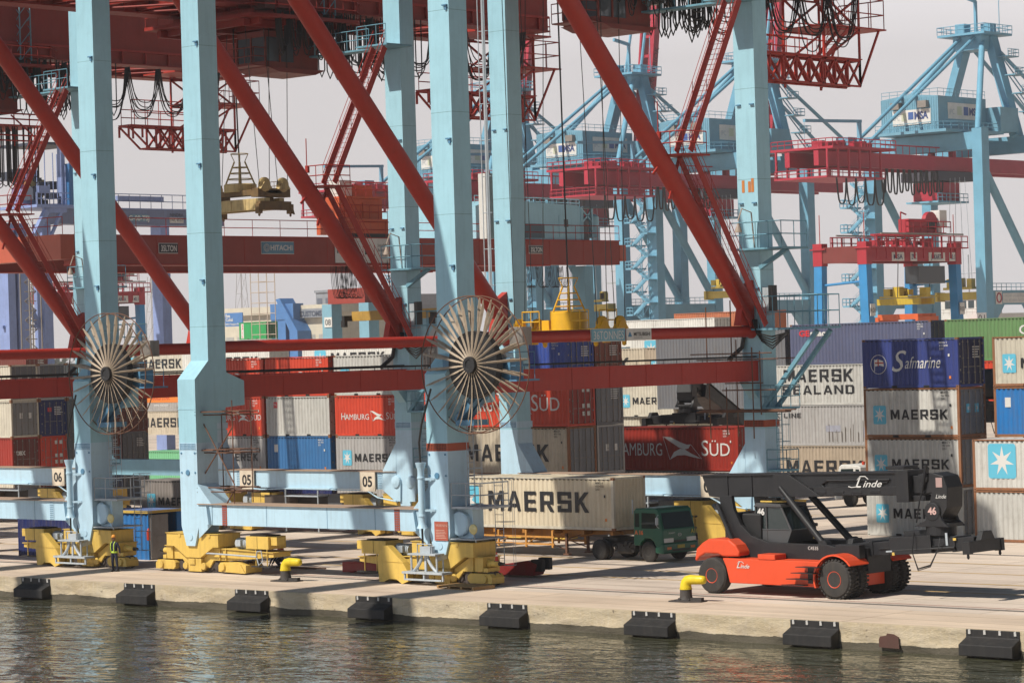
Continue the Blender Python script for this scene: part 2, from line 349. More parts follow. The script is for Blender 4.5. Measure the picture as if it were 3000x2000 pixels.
# water
def water_mat():
    mt = bpy.data.materials.new('harbour_water'); mt.use_nodes = True; n = mt.node_tree.nodes; L = mt.node_tree.links.new; b = n['Principled BSDF']
    b.inputs['Base Color'].default_value = (.055, .055, .032, 1); b.inputs['Roughness'].default_value = .03; b.inputs['IOR'].default_value = 1.33; b.inputs['Specular IOR Level'].default_value = .8
    tc = n.new('ShaderNodeTexCoord')
    def nz(sc3, rot, scale, det, dist):
        mp = n.new('ShaderNodeMapping'); mp.inputs['Rotation'].default_value = (0, 0, R(rot)); mp.inputs['Scale'].default_value = sc3; L(tc.outputs['Object'], mp.inputs['Vector'])
        a = n.new('ShaderNodeTexNoise'); a.inputs['Scale'].default_value = scale; a.inputs['Detail'].default_value = det; a.inputs['Roughness'].default_value = .5; a.inputs['Distortion'].default_value = dist; L(mp.outputs[0], a.inputs['Vector']); return a.outputs['Fac']
    p = None
    for (h, dd) in ((nz((.9, 1.5, 1), -43, .62, 3, .5), .16), (nz((1, 1.3, 1), -30, 2.2, 2, .3), .020)):
        bp = n.new('ShaderNodeBump'); bp.inputs['Strength'].default_value = 1; bp.inputs['Distance'].default_value = dd; L(h, bp.inputs['Height'])
        if p is not None: L(p, bp.inputs['Normal'])
        p = bp.outputs[0]
    L(p, b.inputs['Normal'])
    return mt
wt = MB().poly([(-1250, -300, -.98), (300, -300, -.98), (300, .2, -.98), (-1250, .2, -.98)])
tag(wt.build('water', water_mat()), kind='structure')

# ---------------------------------------------------------------- fenders
f0 = MB(); f0.prism([(-.10, .0), (-.16, .0), (-.16, -.28), (-.66, -.50), (-.66, -.90), (-.14, -.96), (-.10, -.96)], 'x', 0, 2.26)
fx = MB()
for i in range(4):
    for (a, bb) in ((-.16, 0),): fx.cb((.17+.64*i, -.17, -.085), (.10, .04, .16)); fx.cb((.20+.64*i, -.175, -.02), (.04, .05, .05))
names = ['leftmost black rubber fender, below the yellow carriage at the far left edge', 'black rubber fender on the quay wall below the standing worker in blue',
         'black rubber fender left of the first yellow bollard, below the middle yellow carriage', 'black rubber fender right of the first yellow bollard, below the long red beam end',
         'black rubber fender below the wooden pallet on the quay', 'black rubber fender below the green truck, left of the second bollard',
         'black rubber fender below the front wheel of the orange reach stacker', 'rightmost and largest black rubber fender, cut by the right edge']
fend = None
for i in range(8):
    if fend is None:
        fend = thing('rubber_fender', names[0], 'fender', group='rubber fenders along the quay wall')
        f0.build('rubber_block', BLACK, fend, bevel=.025); fx.build('fixing_brackets', flat('galvanised', (.55, .53, .5), .5), fend); o = fend
    else: o = copy_tree(fend)
    o.location = (-112.48+7.868*i, 0, 0); o['label'] = names[i]
rp = MB().prism([(-.45, 0), (-.4, .12), (-.12, .16), (-.08, .24), (.2, .22), (.42, .12), (.45, -.3), (-.45, -.28)], 'y', -.20, -.24); rp.box(-.02, .0, -.245, -.24, -.28, .2)
for px, lb in ((2615, 'rusty plate set in the quay wall near the right edge'), (1220, 'rust-brown repair patch on the quay wall below the mint bogies')):
    if px == 2615: tag(rp.build('rusty_wall_plate', paint('rust_plate', (.10, .045, .035), .8, da=.3), loc=(on(2615, 1855, 1, 0).x, 0, -.55)), lb, 'plate')
# ---------------------------------------------------------------- bollards
BY = paint('bollard_yellow', (.80, .60, .02), .4, da=.15)
def bollard(x, y, label):
    t = thing('mooring_bollard', label, 'bollard', (x, y, 0), R(8), 'yellow-topped bollards on the quay edge')
    b = MB(); b.lathe((0, 0, 0), 'z', [(.46, 0), (.46, .05), (.30, .10), (.25, .22), (.24, .56)], 20)
    b.prism([(-.62, -.38), (.25, -.5), (.85, -.25), (.85, .25), (.25, .5), (-.62, .38)], 'z', .005, .06); b.beam((.15, 0, .1), (.78, 0, .12), .22, .12)
    for a in range(6): b.lathe((.44*cos(a*pi/3)+.1, .36*sin(a*pi/3), .06), 'z', [(.05, 0), (.05, .07), (.02, .08)], 8)
    b.build('base', paint('bollard_iron', (.055, .048, .045), .7, da=.3, rust=.25), t, smooth=40)
    c = MB(); c.path([(0, 0, .52), (0, 0, .66), (.02, 0, .76), (.10, 0, .86), (.25, 0, .90), (.5, -.02, .90), (.78, -.04, .90), (.86, -.04, .90)], .245, 16, 0, .17); c.lathe((.86, -.04, .9), 'x', [(.17, 0), (.15, .07), (.08, .12)], 16)
    c.lathe((-.0, 0, .5), 'z', [(.26, 0), (.26, .05)], 20)
    c.build('horn', BY, t, smooth=60)
bollard(-97.75, 3.9, 'yellow-topped bollard left of the long red beam, in front of the crouching worker')
bollard(-73.62, 3.85, 'yellow-topped bollard beside the rear wheel of the orange reach stacker')
# ---------------------------------------------------------------- near quay cranes (three alike, numbers 04, 05, 06)
LX = 8.55
def box_leg(x, upper_yz, lower_yz, band_m, zb=6.05):
    m = MB()
    m.prism([(p, z) for p, z in upper_yz], 'x', x-.65, x+.65, 0)
    m.prism(lower_yz, 'x', x-.65, x+.65, 1)
    return m
def bolts(m, y, x0, x1, z0, z1, rows, n, mi):
    for r in range(rows):
        for k in range(n):
            m.cb((x0+(x1-x0)*(k+.5)/n, y, z0+(z1-z0)*(r+.5)/rows), (.05, .03, .05), mi)
def bogie(t, x, side, y0, gear=True, front=True):
    """one wheel carriage under a leg; side=+1 carries its motor towards +x"""
    b = thing_part('bogie', t, (x, y0, 0))
    s = side
    X = lambda v: v*s
    e = MB(); P_ = lambda pts, a, c, mi=0: e.prism([(X(px), pz) for px, pz in pts], 'y', a, c, mi)
    P_([(-1.95,1.9),(1.9,1.9),(1.9,1.27),(1.5,1.27),(.55,.74),(-.5,.74),(-1.4,1.27),(-1.95,1.27)], .05, 1.5)
    P_([(-2.0,1.93),(1.95,1.93),(1.95,1.9),(-2.0,1.9)], 0, 1.55)
    for px in (-.95, 1.25): e.prism([(X(px-.09),1.9),(X(px+.09),1.9),(X(px+.09),1.76),(X(px),1.70),(X(px-.09),1.76)], 'y', .02, .05)
    e.build('equalizer_beam', YEL, b, bevel=.012)
    f = MB(); G = lambda pts, a, c, mi=0: f.prism([(X(px), pz) for px, pz in pts], 'y', a, c, mi)
    G([(-2.3,1.25),(-1.45,1.25),(-.5,.72),(-.42,.2),(-.72,.25),(-1.05,.62),(-2.25,.62)], .3, 1.4)
    G([(.55,.72),(1.3,1.2),(2.1,1.2),(5.6,1.08),(5.6,.88),(2.4,.62),(1.25,.62),(.95,.25),(.5,.2)], .3, 1.4)
    G([(-2.34,1.29),(-1.43,1.29),(-1.43,1.25),(-2.34,1.25)], .22, 1.46); G([(1.28,1.24),(5.65,1.12),(5.65,1.08),(1.28,1.2)], .22, 1.46)
    for px in (-1.75, 1.75, 2.2): f.box(min(X(px), X(px+.05)), max(X(px), X(px+.05)), .22, .3, .64, 1.24)
    f.build('bogie_frame', YEL, b, bevel=.012)
    tr = MB(); H = lambda pts, a, c, mi=0: tr.prism([(X(px), pz) for px, pz in pts], 'y', a, c, mi)
    H([(-2.95,.12),(-2.95,.4),(-2.8,.56),(-1.6,.56),(-1.45,.45),(-1.45,.25),(-1.6,.12)], .15, .95)
    H([(-.42,.72),(.55,.72),(.55,.06),(-.42,.06)], .1, 1.3); H([(-.3,.68),(.12,.68),(.12,.4),(-.3,.4)], .04, .1)
    H([(1.75,.1),(1.75,.4),(1.9,.55),(3.2,.6),(3.75,.45),(3.75,.08),(3.3,.06)], .15, 1.2); H([(3.3,.5),(3.4,.5),(3.75,.06),(3.3,.06)], .1, .15)
    for px in (-2.5, -.62, .72, 2.1): tr.lathe((X(px), .15, .33), 'y', [(.05,-.09),(.17,-.09),(.19,0)], 14)
    tr.build('wheel_truck', YEL, b, bevel=.015)
    for px in (-1.25, -.75, .95, 1.35, 3.3, -2.6):
        wh = MB(); wh.lathe((X(px), .42, .33), 'y', [(.05,-.03),(.2,-.03),(.22,.03),(.31,.03),(.31,.12),(.27,.14),(.27,.34),(.31,.36),(.31,.42),(.1,.44)], 20); wh.build('wheel', WHEELM, b, smooth=35)
    bu = MB(); bu.lathe((X(-2.3), .7, .98), 'x', [(.2, 0), (.2, -.1*s), (.15, -.14*s), (.15, -.55*s), (.1, -.6*s)], 14, 0); bu.lathe((X(-2.3), .7, .98), 'x', [(.09, -.6*s), (.09, -.72*s), (.07, -.72*s), (.07, -.9*s)], 12, 1)
    bu.box(min(X(-2.55), X(-2.3)), max(X(-2.55), X(-2.3)), .3, 1.1, .62, .8); bu.build('buffer', [YEL, CABLE], b, smooth=40)
    mo = MB(); mo.lathe((X(2.6), .75, 1.46), 'x', [(.12, 0), (.26, .02*s), (.27, .85*s), (.2, .92*s)], 14, 0)
    for k in range(8): mo.lathe((X(2.7+.1*k), .75, 1.46), 'x', [(.29, 0), (.29, .03*s)], 14, 0)
    mo.cb((X(3.0), .45, 1.5), (.35, .2, .3), 0); mo.build('drive_motor', GREYST, b, smooth=40)
    bx_ = lambda x0, x1, *a: mb.box(min(X(x0), X(x1)), max(X(x0), X(x1)), *a)
    mb = MB(); bx_(3.75, 5.35, .2, 1.35, 1.26, 1.86, 0); bx_(3.95, 5.1, .3, 1.25, 1.86, 1.92, 1); bx_(5.35, 5.8, .35, .9, 1.45, 1.84, 0); bx_(4.55, 4.57, .185, .2, 1.26, 1.86, 1)
    mb.tube((X(4.4), .25, 1.26), (X(4.4), .25, .45), .03, 6); mb.tube((X(5.2), .25, 1.26), (X(5.2), .25, .45), .03, 6); bx_(4.2, 5.6, .1, .4, .40, .46, 1)
    mb.build('motor_housing', [YEL, BLACK], b, bevel=.015)
    if not gear:
        k = MB(); k.tube((X(.85), .1, .98), (X(4.6), .1, .9), .045, 6); k.path([(X(4.6), .1, .9), (X(4.7), .05, 1.15), (X(5.0), .05, 1.2), (X(5.1), .05, .7), (X(4.8), .05, .5), (X(4.62), .1, .85)], .03, 6); k.build('tow_bar', GREYST, b, smooth=40)
    if gear:
        g = MB(); g.prism([(X(a), c) for a, c in [(3.62,.06),(3.72,1.15),(3.35,1.72),(3.02,1.70),(2.08,.98),(1.8,.62),(1.76,.14),(2.15,.0),(2.5,.2),(3.0,.2),(3.3,.06)]], 'y', -.4, -.02)
        g.path([(X(3.66), -.42, 1.0), (X(2.1), -.42, .98)], .012, 4); g.build('gear_guard', YEL, b, bevel=.02)
    if front:
        c = MB()
        c.box(min(X(1.8), X(-.75)), max(X(1.8), X(-.75)), -.75, -.1, .52, .62); c.box(min(X(1.7), X(-.65)), max(X(1.7), X(-.65)), -.72, -.62, .22, .3); c.box(min(X(1.4), X(-.35)), max(X(1.4), X(-.35)), -.75, -.15, 1.36, 1.44)
        for px in (1.72, -.68, .5): c.box(min(X(px), X(px)+.08), max(X(px), X(px)+.08), -.70, -.62, .22, .62)
        for px in (1.3, -.3): c.tube((X(px), -.6, .6), (X(px), -.6, 1.4), .05, 6); c.tube((X(px), -.2, .6), (X(px), -.2, 1.4), .04, 6)
        for k in (0, 1):
            pts = [(.5+(.18 if k else -.18)+(.55 if k else -.55)*(1-q)**2, .62+.78*q) for q in [i/8 for i in range(9)]]
            c.path([(X(a), -.55, z) for a, z in pts], .075, 6)
        c.beam((X(.5), -.5, .62), (X(.5), -.5, 1.36), .12, .06); c.box(min(X(.85), X(.2)), max(X(.85), X(.2)), -.5, -.2, 1.44, 1.75)
        c.path([(X(1.0), -.5, 1.44), (X(1.0), -.5, 1.85), (X(.1), -.5, 1.85), (X(.1), -.5, 1.44)], .03, 6)
        c.beam((X(-.3), -.6, 1.2), (X(-.3), .1, 1.3), .08, .2)
        c.build('rail_clamp', GREYST, b, bevel=.01)
    return b
def thing_part(name, parent, loc):
    o = bpy.data.objects.new(name, None); col.objects.link(o); o.parent = parent; o.location = loc; o.empty_display_size = .3; return o

def cable_reel(t, x, z, y):
    """the big spoked power cable drum on the waterside leg"""
    r = thing_part('cable_reel', t, (x, y, z)); rnd = random.Random(5); Rr = 3.03
    rim = MB()
    for yy in (0, .55): rim.path([(Rr*cos(a), yy, Rr*sin(a)) for a in [2*pi*i/64 for i in range(64)]], .028, 6, closed=True)
    rim.build('rim', RUSTY, r)
    sp = MB(); n = 26
    for i in range(n):
        a = 2*pi*(i+.5*(i % 2)*0)/n+.06
        for yy, sg in ((0, 1), (.55, -1)):
            d = Vector((cos(a), 0, sin(a))); q = Vector((-sin(a), 0, cos(a)))
            pts = [.32, .9, 1.9, 2.5, 2.98]; wd = [.05, .06, .085, .11, .03]
            L_ = [d*p+q*w_*.5+Vector((0, yy+sg*.10*math.sin(p), 0)) for p, w_ in zip(pts, wd)]; Q_ = [d*p-q*w_*.5+Vector((0, yy+sg*.10*math.sin(p)+w_*.7, 0)) for p, w_ in zip(pts, wd)]
            for k in range(4): sp.add([L_[k], L_[k+1], Q_[k+1], Q_[k]], [(0, 1, 2, 3)])
            for k in range(4): sp.add([L_[k]+q*.035, L_[k+1]+q*.02, Q_[k+1]*0+L_[k+1], L_[k]], [(0, 1, 2, 3)])
    sp.build('spokes', paint('worn_spoke', (.42, .33, .24), .6, da=.45, dirt=(.12, .07, .045), rust=.3, sc_=2), r)
    for rad, r2 in ((.8, 1.5),):
        c = MB(); c.lathe((0, .17, 0), 'y', [(rad, 0), (r2, 0), (r2, .32), (rad, .32)], 40); 
        for k in range(9): c.path([((.85+.075*k)*cos(a), .155, (.85+.075*k)*sin(a)) for a in [2*pi*i/40 for i in range(40)]], .035, 6, closed=True)
        c.build('wound_cable', CABLE, r, smooth=50)
    h = MB(); h.lathe((0, -.12, 0), 'y', [(.20, 0.04), (.23, 0), (.36, 0), (.36, .2), (.20, .2)], 20, 0); h.lathe((0, -.05, 0), 'y', [(.05, 0), (.21, .02), (.21, .6)], 16, 1); h.build('hub', [CABLE, RUSTY], r, smooth=40)
    s = MB(); s.beam((-1.6, .75, -2.5), (.9, .75, -.2), .3, .35); s.beam((-1.6, 1.2, -2.5), (.9, 1.2, -.2), .3, .35); s.box(-2.4, .5, .7, 1.6, -.25, .35); s.box(-1.5, -.4, .5, 1.5, -2.7, -2.45)
    s.box(.3, 1.7, .75, 1.6, -.7, .25); s.rail([(.6, .8, -.7), (2.0, .8, -.7), (2.0, 2.0, -.7)], 1.2, 1.0); s.box(.4, 2.1, .7, 2.2, -.78, -.7)
    s.build('reel_bracket', DKBLUE, r)
    g = MB(); g.box(1.55, 2.35, .9, 1.5, .8, 1.6); g.lathe((.3, .9, .2), 'y', [(.1, 0), (.45, .05), (.45, .7)], 14); g.build('drive_gearbox', STEEL, r, bevel=.02)

GIRD_SHADED = paint('girder_red_shaded', (.30, .022, .013), .55, da=.25, dirt=(.08,.015,.01), var=.12)  # crane red darkened to paint in the shade on the overhead girders
SEAM = paint('weld_seam', (.25, .44, .50), .6, da=.4, rust=.25)
WHEELM = paint('wheel_iron', (.07,.055,.05), .55, da=.4)
DKG_ = paint('cabin_grey', (.12, .13, .145), .6)
def quay_crane(num, xc, label, right_only=False):
    t = thing('quay_crane', label, 'crane', (xc, 0, 0), 0, 'pale blue and red quay cranes on rails')
    up_w = [(5.4,8.02),(5.4,9.45),(6.3,10.35),(6.3,36),(7.45,36),(7.45,9.75),(8.6,9.3),(8.6,8.1),(7.3,8.02),(6.75,7.3),(6.75,6.05),(5.4,6.05)]
    lo_w = [(5.4,6.05),(6.75,6.05),(6.75,3.4),(6.6,1.7),(6.4,1.32),(5.6,1.32),(5.42,1.8),(5.4,3.4)]
    for sx in ((1,) if right_only else (-1, 1)):
        x = sx*LX; m = MB()
        m.prism(up_w, 'x', x-.65, x+.65, 0); 
        m.prism([(x-.65, 6.05), (x+.65, 6.05), (x+.65, 2.3), (x+.32, 1.32), (x-.32, 1.32), (x-.65, 2.3)], 'y', 5.4, 6.75, 1)
        g = -sx; m.prism([(x+g*.65, 4.35), (x+g*1.65, 3.36), (x+g*1.65, 2.4), (x+g*.65, 1.7)], 'y', 5.385, 5.43, 1); m.prism([(x+g*.65, 4.35), (x+g*1.65, 3.36), (x+g*.65, 3.36)], 'y', 5.43, 6.7, 1)
        m.box(x-.66, x+.66, 5.385, 6.765, 7.98, 8.03, 0)
        m.prism([(x+g*1.45, 3.3), (x+g*1.6, 2.4), (x+g*1.3, 2.4)], 'y', 5.2, 5.385, 1)
        bm = 2 if (num == '04' and sx > 0) else 1
        m.box(x-.662, x+.662, 5.388, 6.762, 6.0, 6.35, bm); bolts(m, 5.385, x-.6, x+.6, 6.02, 6.33, 4, 12, 3 if bm == 1 else 4)
        for z in (12.0, 16.6, 21.2, 25.8, 30.4): m.box(x-.653, x+.653, 6.297, 7.453, z, z+.03, 5)
        for z in (14.3, 20, 26): m.cb((x+.45, 6.25, z), (.28, .14, .06), 3); m.cb((x+.5, 6.27, z-.12), (.12, .08, .2), 3)
        for z in (4.9, 5.85): m.lathe((x-.5, 5.37, z), 'y', [(.05, 0), (.05, .05)], 8, 3); m.lathe((x+.5, 5.37, z), 'y', [(.05, 0), (.05, .05)], 8, 3)
        m.lathe((x-.05, 5.36, 4.9), 'y', [(.14, 0), (.14, .06)], 10, 3); m.lathe((x, 5.37, 1.75), 'y', [(.16, 0), (.16, .05)], 12, 1)
        m.build('leg', [BLUE, PALE, REDBAND, DKBLUE, paint('bolt_dark_red', (.10, .02, .015), .7), SEAM], t)
        bogie(t, x, -sx if sx > 0 else 1, 5.46, sx > 0, sx > 0) if not right_only else None
        # landside leg
        m = MB(); m.box(x-.65, x+.65, 28.4, 29.5, 6.05, 36, 0)
        m.prism([(x-.65, 6.05), (x+.65, 6.05), (x+.65, 2.6), (x+.3, 1.5), (x-.3, 1.5), (x-.65, 2.6)], 'y', 28.4, 29.6, 1)
        m.prism([(x+g*.65, 5.3), (x+g*1.75, 3.75), (x+g*1.75, 2.6), (x+g*.65, 1.9)], 'y', 28.385, 28.45, 1); m.prism([(x+g*.65, 5.3), (x+g*1.75, 3.72), (x+g*.65, 3.72)], 'y', 28.45, 29.55, 1)
        bm = 2 if (num == '04' and sx > 0) else 1
        m.box(x-.665, x+.665, 28.385, 29.62, 6.15, 6.5, bm); bolts(m, 28.38, x-.6, x+.6, 6.17, 6.48, 4, 12, 3 if bm == 1 else 4)
        m.prism([(28.4, 8.5), (27.6, 8.5), (28.4, 7.6)], 'x', x-.3, x+.3, 0)
        for z in (9.5, 14.1, 18.7, 23.3, 27.9): m.box(x-.653, x+.653, 28.397, 29.503, z, z+.03, 5)
        for z in (13.2, 17.5, 22.5): m.cb((x-.4, 28.34, z), (.25, .12, .06), 3); m.cb((x+.45, 28.34, z), (.25, .12, .06), 3)
        for k in (-.75, .45): m.lathe((x+k*1.0+.15, 28.2, 3.1), 'y', [(.09, -.05), (.32, 0), (.36, .06), (.36, .22)], 16, 1); m.prism([(x+k+.15-.36, 3.1), (x+k+.15+.36, 3.1), (x+k+.45, 2.0), (x+k-.1, 2.0)], 'y', 28.28, 28.4, 1)
        m.build('leg', [BLUE, PALE, REDBAND, DKBLUE, paint('bolt_dark_red', (.10, .02, .015), .7), SEAM], t)
        bogie(t, x, -sx if sx > 0 else 1, 28.45, sx > 0, False).scale = (1, 1, 1.25)
        # side frame
        b = MB(); b.box(x-.35, x+.35, 8.6, 28.4, 8.48, 9.48, 0); b.box(x-.45, x+.45, 8.6, 28.4, 9.48, 9.52, 0)
        for y in (11.5, 14.2, 16.9, 19.6, 22.3, 25): b.box(x+.35, x+.365, y, y+.03, 8.48, 9.48, 1)
        b.tube((x+.3, 8.6, 9.72), (x+.3, 28.3, 9.72), .05, 6, m=2)
        for y in range(9, 28, 1): b.tube((x+.3, y, 9.52), (x+.3, y, 9.72), .02, 4, m=2)
        b.build('tie_beam', [RED, REDST, CABLE], t)
        b = MB(); b.tube((x, 7.45, 11.0), (x, 28.35, 11.0), .285, 20); b.lathe((x, 7.46, 11.0), 'y', [(.36, 0), (.36, .12), (.3, .2)], 20); b.lathe((x, 28.2, 11.0), 'y', [(.3, 0), (.36, .1), (.36, .19)], 20); b.build('tie_pipe', RED, t, smooth=40)
        b = MB(); b.tube((x, 28.0, 12.2), (x, 7.2, 35.9), .48, 28); b.prism([(27.2, 11.3), (28.4, 11.3), (28.4, 13.6), (27.7, 13.2)], 'x', x-.2, x+.2); b.build('diagonal_brace', RED, t, smooth=40)
    x0 = -LX if not right_only else LX-9
    s = MB(); s.box(-LX+.65, LX-.65, 5.42, 6.7, 2.37, 3.36, 0); s.box(-LX+.65, LX-.65, 5.3, 6.82, 3.36, 3.40, 1)
    for x in (-LX+2.55, LX-2.7): s.box(x-.17, x+.17, 5.40, 5.42, 2.37, 3.37, 2 if num == '04' else 0); [s.cb((x-.1+.1*(k % 3), 5.39, 2.42+.105*(k//3)), (.04, .03, .04), 3) for k in range(27)]
    for x in (-3.0, 1.2, 4.4): s.box(x, x+.02, 5.41, 5.42, 2.37, 3.36, 3)
    s.build('sill_beam', [PALE, paint('sill_top', (.42, .30, .22), .8, da=.3), REDBAND, DKBLUE], t)
    s = MB(); s.box(-LX+.65, LX-.65, 28.42, 29.55, 2.66, 3.66, 0); s.box(-LX+.65, LX-.65, 28.3, 29.65, 3.66, 3.70, 1)
    for x in (-LX+2.9, LX-2.0): s.box(x-.2, x+.2, 28.405, 28.42, 2.66, 3.66, 0); [s.cb((x-.12+.08*(k % 4), 28.4, 2.72+.1*(k//4)), (.035, .03, .035), 2) for k in range(40)]
    s.box(-1.2, 2.5, 28.2, 28.42, 2.6, 2.68, 0); s.path([(-5, 28.3, 2.62), (-3.5, 28.25, 2.55), (-1.5, 28.3, 2.62), (2, 28.3, 2.6), (5.5, 28.3, 2.6), (6.5, 28.2, 2.2), (8, 28.2, 2.0)], .045, 6, 0)
    s.build('sill_beam', [PALE, paint('sill_top', (.42, .30, .22), .8, da=.3), DKBLUE], t)
    for x in (-4.75, 5.65):
        pl = MB(); pl.box(x-.62, x+.62, 28.24, 28.32, 2.55, 3.65, 0); pl.box(x-.55, x+.55, 28.32, 28.42, 2.8, 3.4, 1); pl.text(num, (x, 28.23, 2.82), (1,0,0), (0,0,1), .58, 1, bold=.025, align='CENTER'); pl.build('number_plate', [CREAM, INK], t)
    # switch cabin under the landside sill
    c = MB(); c.box(-3.6, -1.4, 28.6, 30.2, .3, 2.2, 0); c.box(-1.3, 1.4, 28.3, 28.36, .6, .66, 1)
    for x in (-1.4, 1.4): c.tube((x, 28.3, .1), (x, 28.3, 2.6), .05, 6, m=1)
    c.box(-1.45, 1.45, 28.25, 30.2, 2.15, 2.22, 1); c.box(-1.3, 1.3, 29.2, 30.1, .4, 2.1, 2); c.box(1.6, 3.2, 28.9, 30.2, .2, 2.3, 3)
    c.build('switch_cabin', [paint('cabin_brown', (.13, .10, .08), .7), GREYST, flat('dark_inside', (.03, .025, .022), .8), DKG_], t)
    # boom girders high above
    for gx in (-3.2, 3.2):
        g = MB(); g.box(gx-.55, gx+.55, -30, 47, 30.35, 34.4, 0); g.box(gx-.75, gx+.75, -30, 47, 30.25, 30.35, 0); g.box(gx-.7, gx+.7, -30, 47, 31.1, 31.25, 1)
        for y in range(-28, 47, 2): g.box(gx+.55, gx+.72, y, y+.08, 30.35, 31.1, 1)
        g.build('boom_girder', [GIRD_SHADED, REDST], t)
    g = MB()
    for y in (-6, 7, 20, 33, 46): g.box(-2.65, 2.65, y, y+.9, 30.8, 33.5)
    for y in range(-8, 46, 3): g.box(-2.6, 2.6, y, y+.18, 30.4, 30.6); g.tube((-2.6, y, 30.3), (2.6, y+3, 30.3), .07, 5)
    g.build('girder_cross_beam', GIRD_SHADED, t)
    # festoon cables below the right girder
    cr = random.Random(hash(num) % 97 if False else int(num))
    fx = LX*0+4.5
    ys = [23.4+1.0*i for i in range(6)]+[30.6+2.65*i for i in range(6)]
    for y0, y1 in zip(ys, ys[1:]):
        c = MB(); tight = y1 < 28.9
        if tight: y0, y1 = y0, y0+.75
        for k in range(6):
            dz = (3.3 if not tight else 2.4)+cr.uniform(-.45, .45)-.16*k; ox = (k-2.5)*.09
            c.path([(fx+ox, y0+(y1-y0)*u, 30.0-dz*(1-(2*u-1)**4)*(.86+.14*sin(pi*u))) for u in [i/14 for i in range(15)]], .034, 5)
        c.build('cable_loop', CABLE, t)
    # backreach end: truss gallery, stairs and platforms
    b = MB(); fr = lambda *a: b.beam(*a[:2], .11, .11, 0)
    for xx in (.9, 1.9):
        for z in (24.9, 26.35): fr((xx, 38.2 if z > 25 else 39.8, z), (xx, 47.6, z))
        k = 8
        for i in range(k+1):
            y = 38+9.6*i/k; fr((xx, y, 24.9 if i > 1 else 25.6), (xx, y, 26.35))
            if i == 0: fr((xx, y, 26.35), (xx, 39.8, 24.9))
            if 1 < i < k: fr((xx, y, 24.9), (xx, y+1.2, 26.35)); fr((xx, y, 26.35), (xx, y+1.2, 24.9))
    for i in range(9): fr((.9, 38+1.2*i, 26.35), (1.9, 38+1.2*i, 26.35)); fr((.9, 39.8+1.0*i, 24.9), (1.9, 39.8+1.0*i, 24.9)) if i < 8 else None
    b.box(.8, 2.1, 38.0, 47.6, 26.40, 26.46, 0); b.rail([(2.0, 38.2, 26.45), (2.0, 45.4, 26.45)], 1.7, 1.25, .035); b.rail([(.9, 38.2, 26.45), (.9, 44.0, 26.45)], 1.1, 1.25, .035)
    for xx in (-.9, 1.9):
        for y in (44.2, 47.6): fr((xx, y, 24.9), (xx, y, 34.0))
        for z in (28.1, 30.0, 32.0): fr((xx, 44.2, z), (xx, 47.6, z)); fr((xx, 44.2, z), (xx, 47.6, z+1.9)); fr((xx, 47.6, z), (xx, 44.2, z+1.9))
        fr((xx, 44.2, 26.3), (xx, 47.6, 28.1)); fr((xx, 47.6, 25), (xx, 49.6, 28.3))
    b.box(-1.2, 2.2, 44.2, 49.9, 28.2, 28.28, 0); b.rail([(2.1, 46, 28.25), (2.1, 49.8, 28.25), (-1.1, 49.8, 28.25)], 1.7, 1.1, .035)
    b.box(-1.2, 2.2, 42.0, 49.0, 30.2, 30.3, 0); b.rail([(2.1, 42, 30.3), (2.1, 49, 30.3), (-1.1, 49, 30.3)], 1.2, 1.1, .035)
    b.stair((1.6, 44.4, 26.5), (1.6, 46.6, 28.2), .7, (1,0,0)); b.stair((1.2, 46.5, 28.3), (1.2, 44.4, 30.3), .7, (1,0,0))
    b.build('backreach_gallery', RED, t)
    # zigzag stairs on the landside right leg and its blue platforms
    x = LX
    st = MB(); st.stair((x+.8, 22.4, 19.9), (x+.8, 26.6, 27.6), .9, (1,0,0), sw=.34); st.stair((x+.8, 28.0, 11.3), (x+.8, 22.6, 19.7), .9, (1,0,0), sw=.34)
    st.box(x-.3, x+1.5, 21.6, 23.6, 19.68, 19.76); st.rail([(x+1.45, 21.6, 19.76), (x+1.45, 23.4, 19.76)], 1.1, .8, .03); st.rail([(x-.2, 21.6, 19.76), (x+1.45, 21.6, 19.76)], 1.1, .8, .03); st.beam((x+.2, 21.8, 19.7), (x, 21.0, 18.8), .12, .12); st.beam((x+.2, 22.8, 19.7), (x, 22.2, 17.6), .12, .12)
    st.tube((x-.2, 21.7, 19.8), (x-.2, 21.7, 22.4), .03, 5); st.cb((x-.1, 21.65, 20.7), (.2, .15, .4))
    st.build('access_stairs', REDST, t)
    PFM = paint('platform_blue', (.16, .36, .46), .5, da=.3)
    def plat(x0, x1, y0, y1, z, rl, h=1.1, braces=()):
        pf = MB(); pf.box(x0, x1, y0, y1, z-.1, z); pf.rail([(a_, b_, z) for a_, b_ in rl], h, .9, .028)
        for p_, q_ in braces: pf.beam(p_, q_, .2, .2)
        pf.build('leg_platform', PFM, t)
    plat(-1.6, x-.92, 27.5, 28.38, 27.8, [(-1.5, 27.55), (x-1.0, 27.55)])
    plat(x-.9, x+1.6, 26.4, 28.38, 27.8, [(x-.85, 26.45), (x+1.5, 26.45)])
    plat(x-.9, x+4.5, 28.0, 29.9, 11.14, [(x+.7, 28.05), (x+4.45, 28.05), (x+4.45, 29.85), (x+.7, 29.85)], 1.6, [((x+.7, yy, 7.1), (x+4.2, yy, 10.95)) for yy in (28.3, 29.4)])
    plat(x+.65, x+2.0, 28.1, 29.6, 7.15, [(x+.65, 28.1), (x+2.0, 28.1), (x+2.0, 29.6)])
    plat(x-.66, x+2.6, 27.7, 29.9, 15.2, [(x-.7, 27.75), (x+2.55, 27.75), (x+2.55, 29.85)], 1.3, [((x+.66, 28.4, 14.2), (x+2.4, 28.4, 15.1))])
    plat(x+.66, x+1.9, 28.5, 29.5, 4.0, [(x+.66, 28.5), (x+1.9, 28.5), (x+1.9, 29.5)], 1.0)
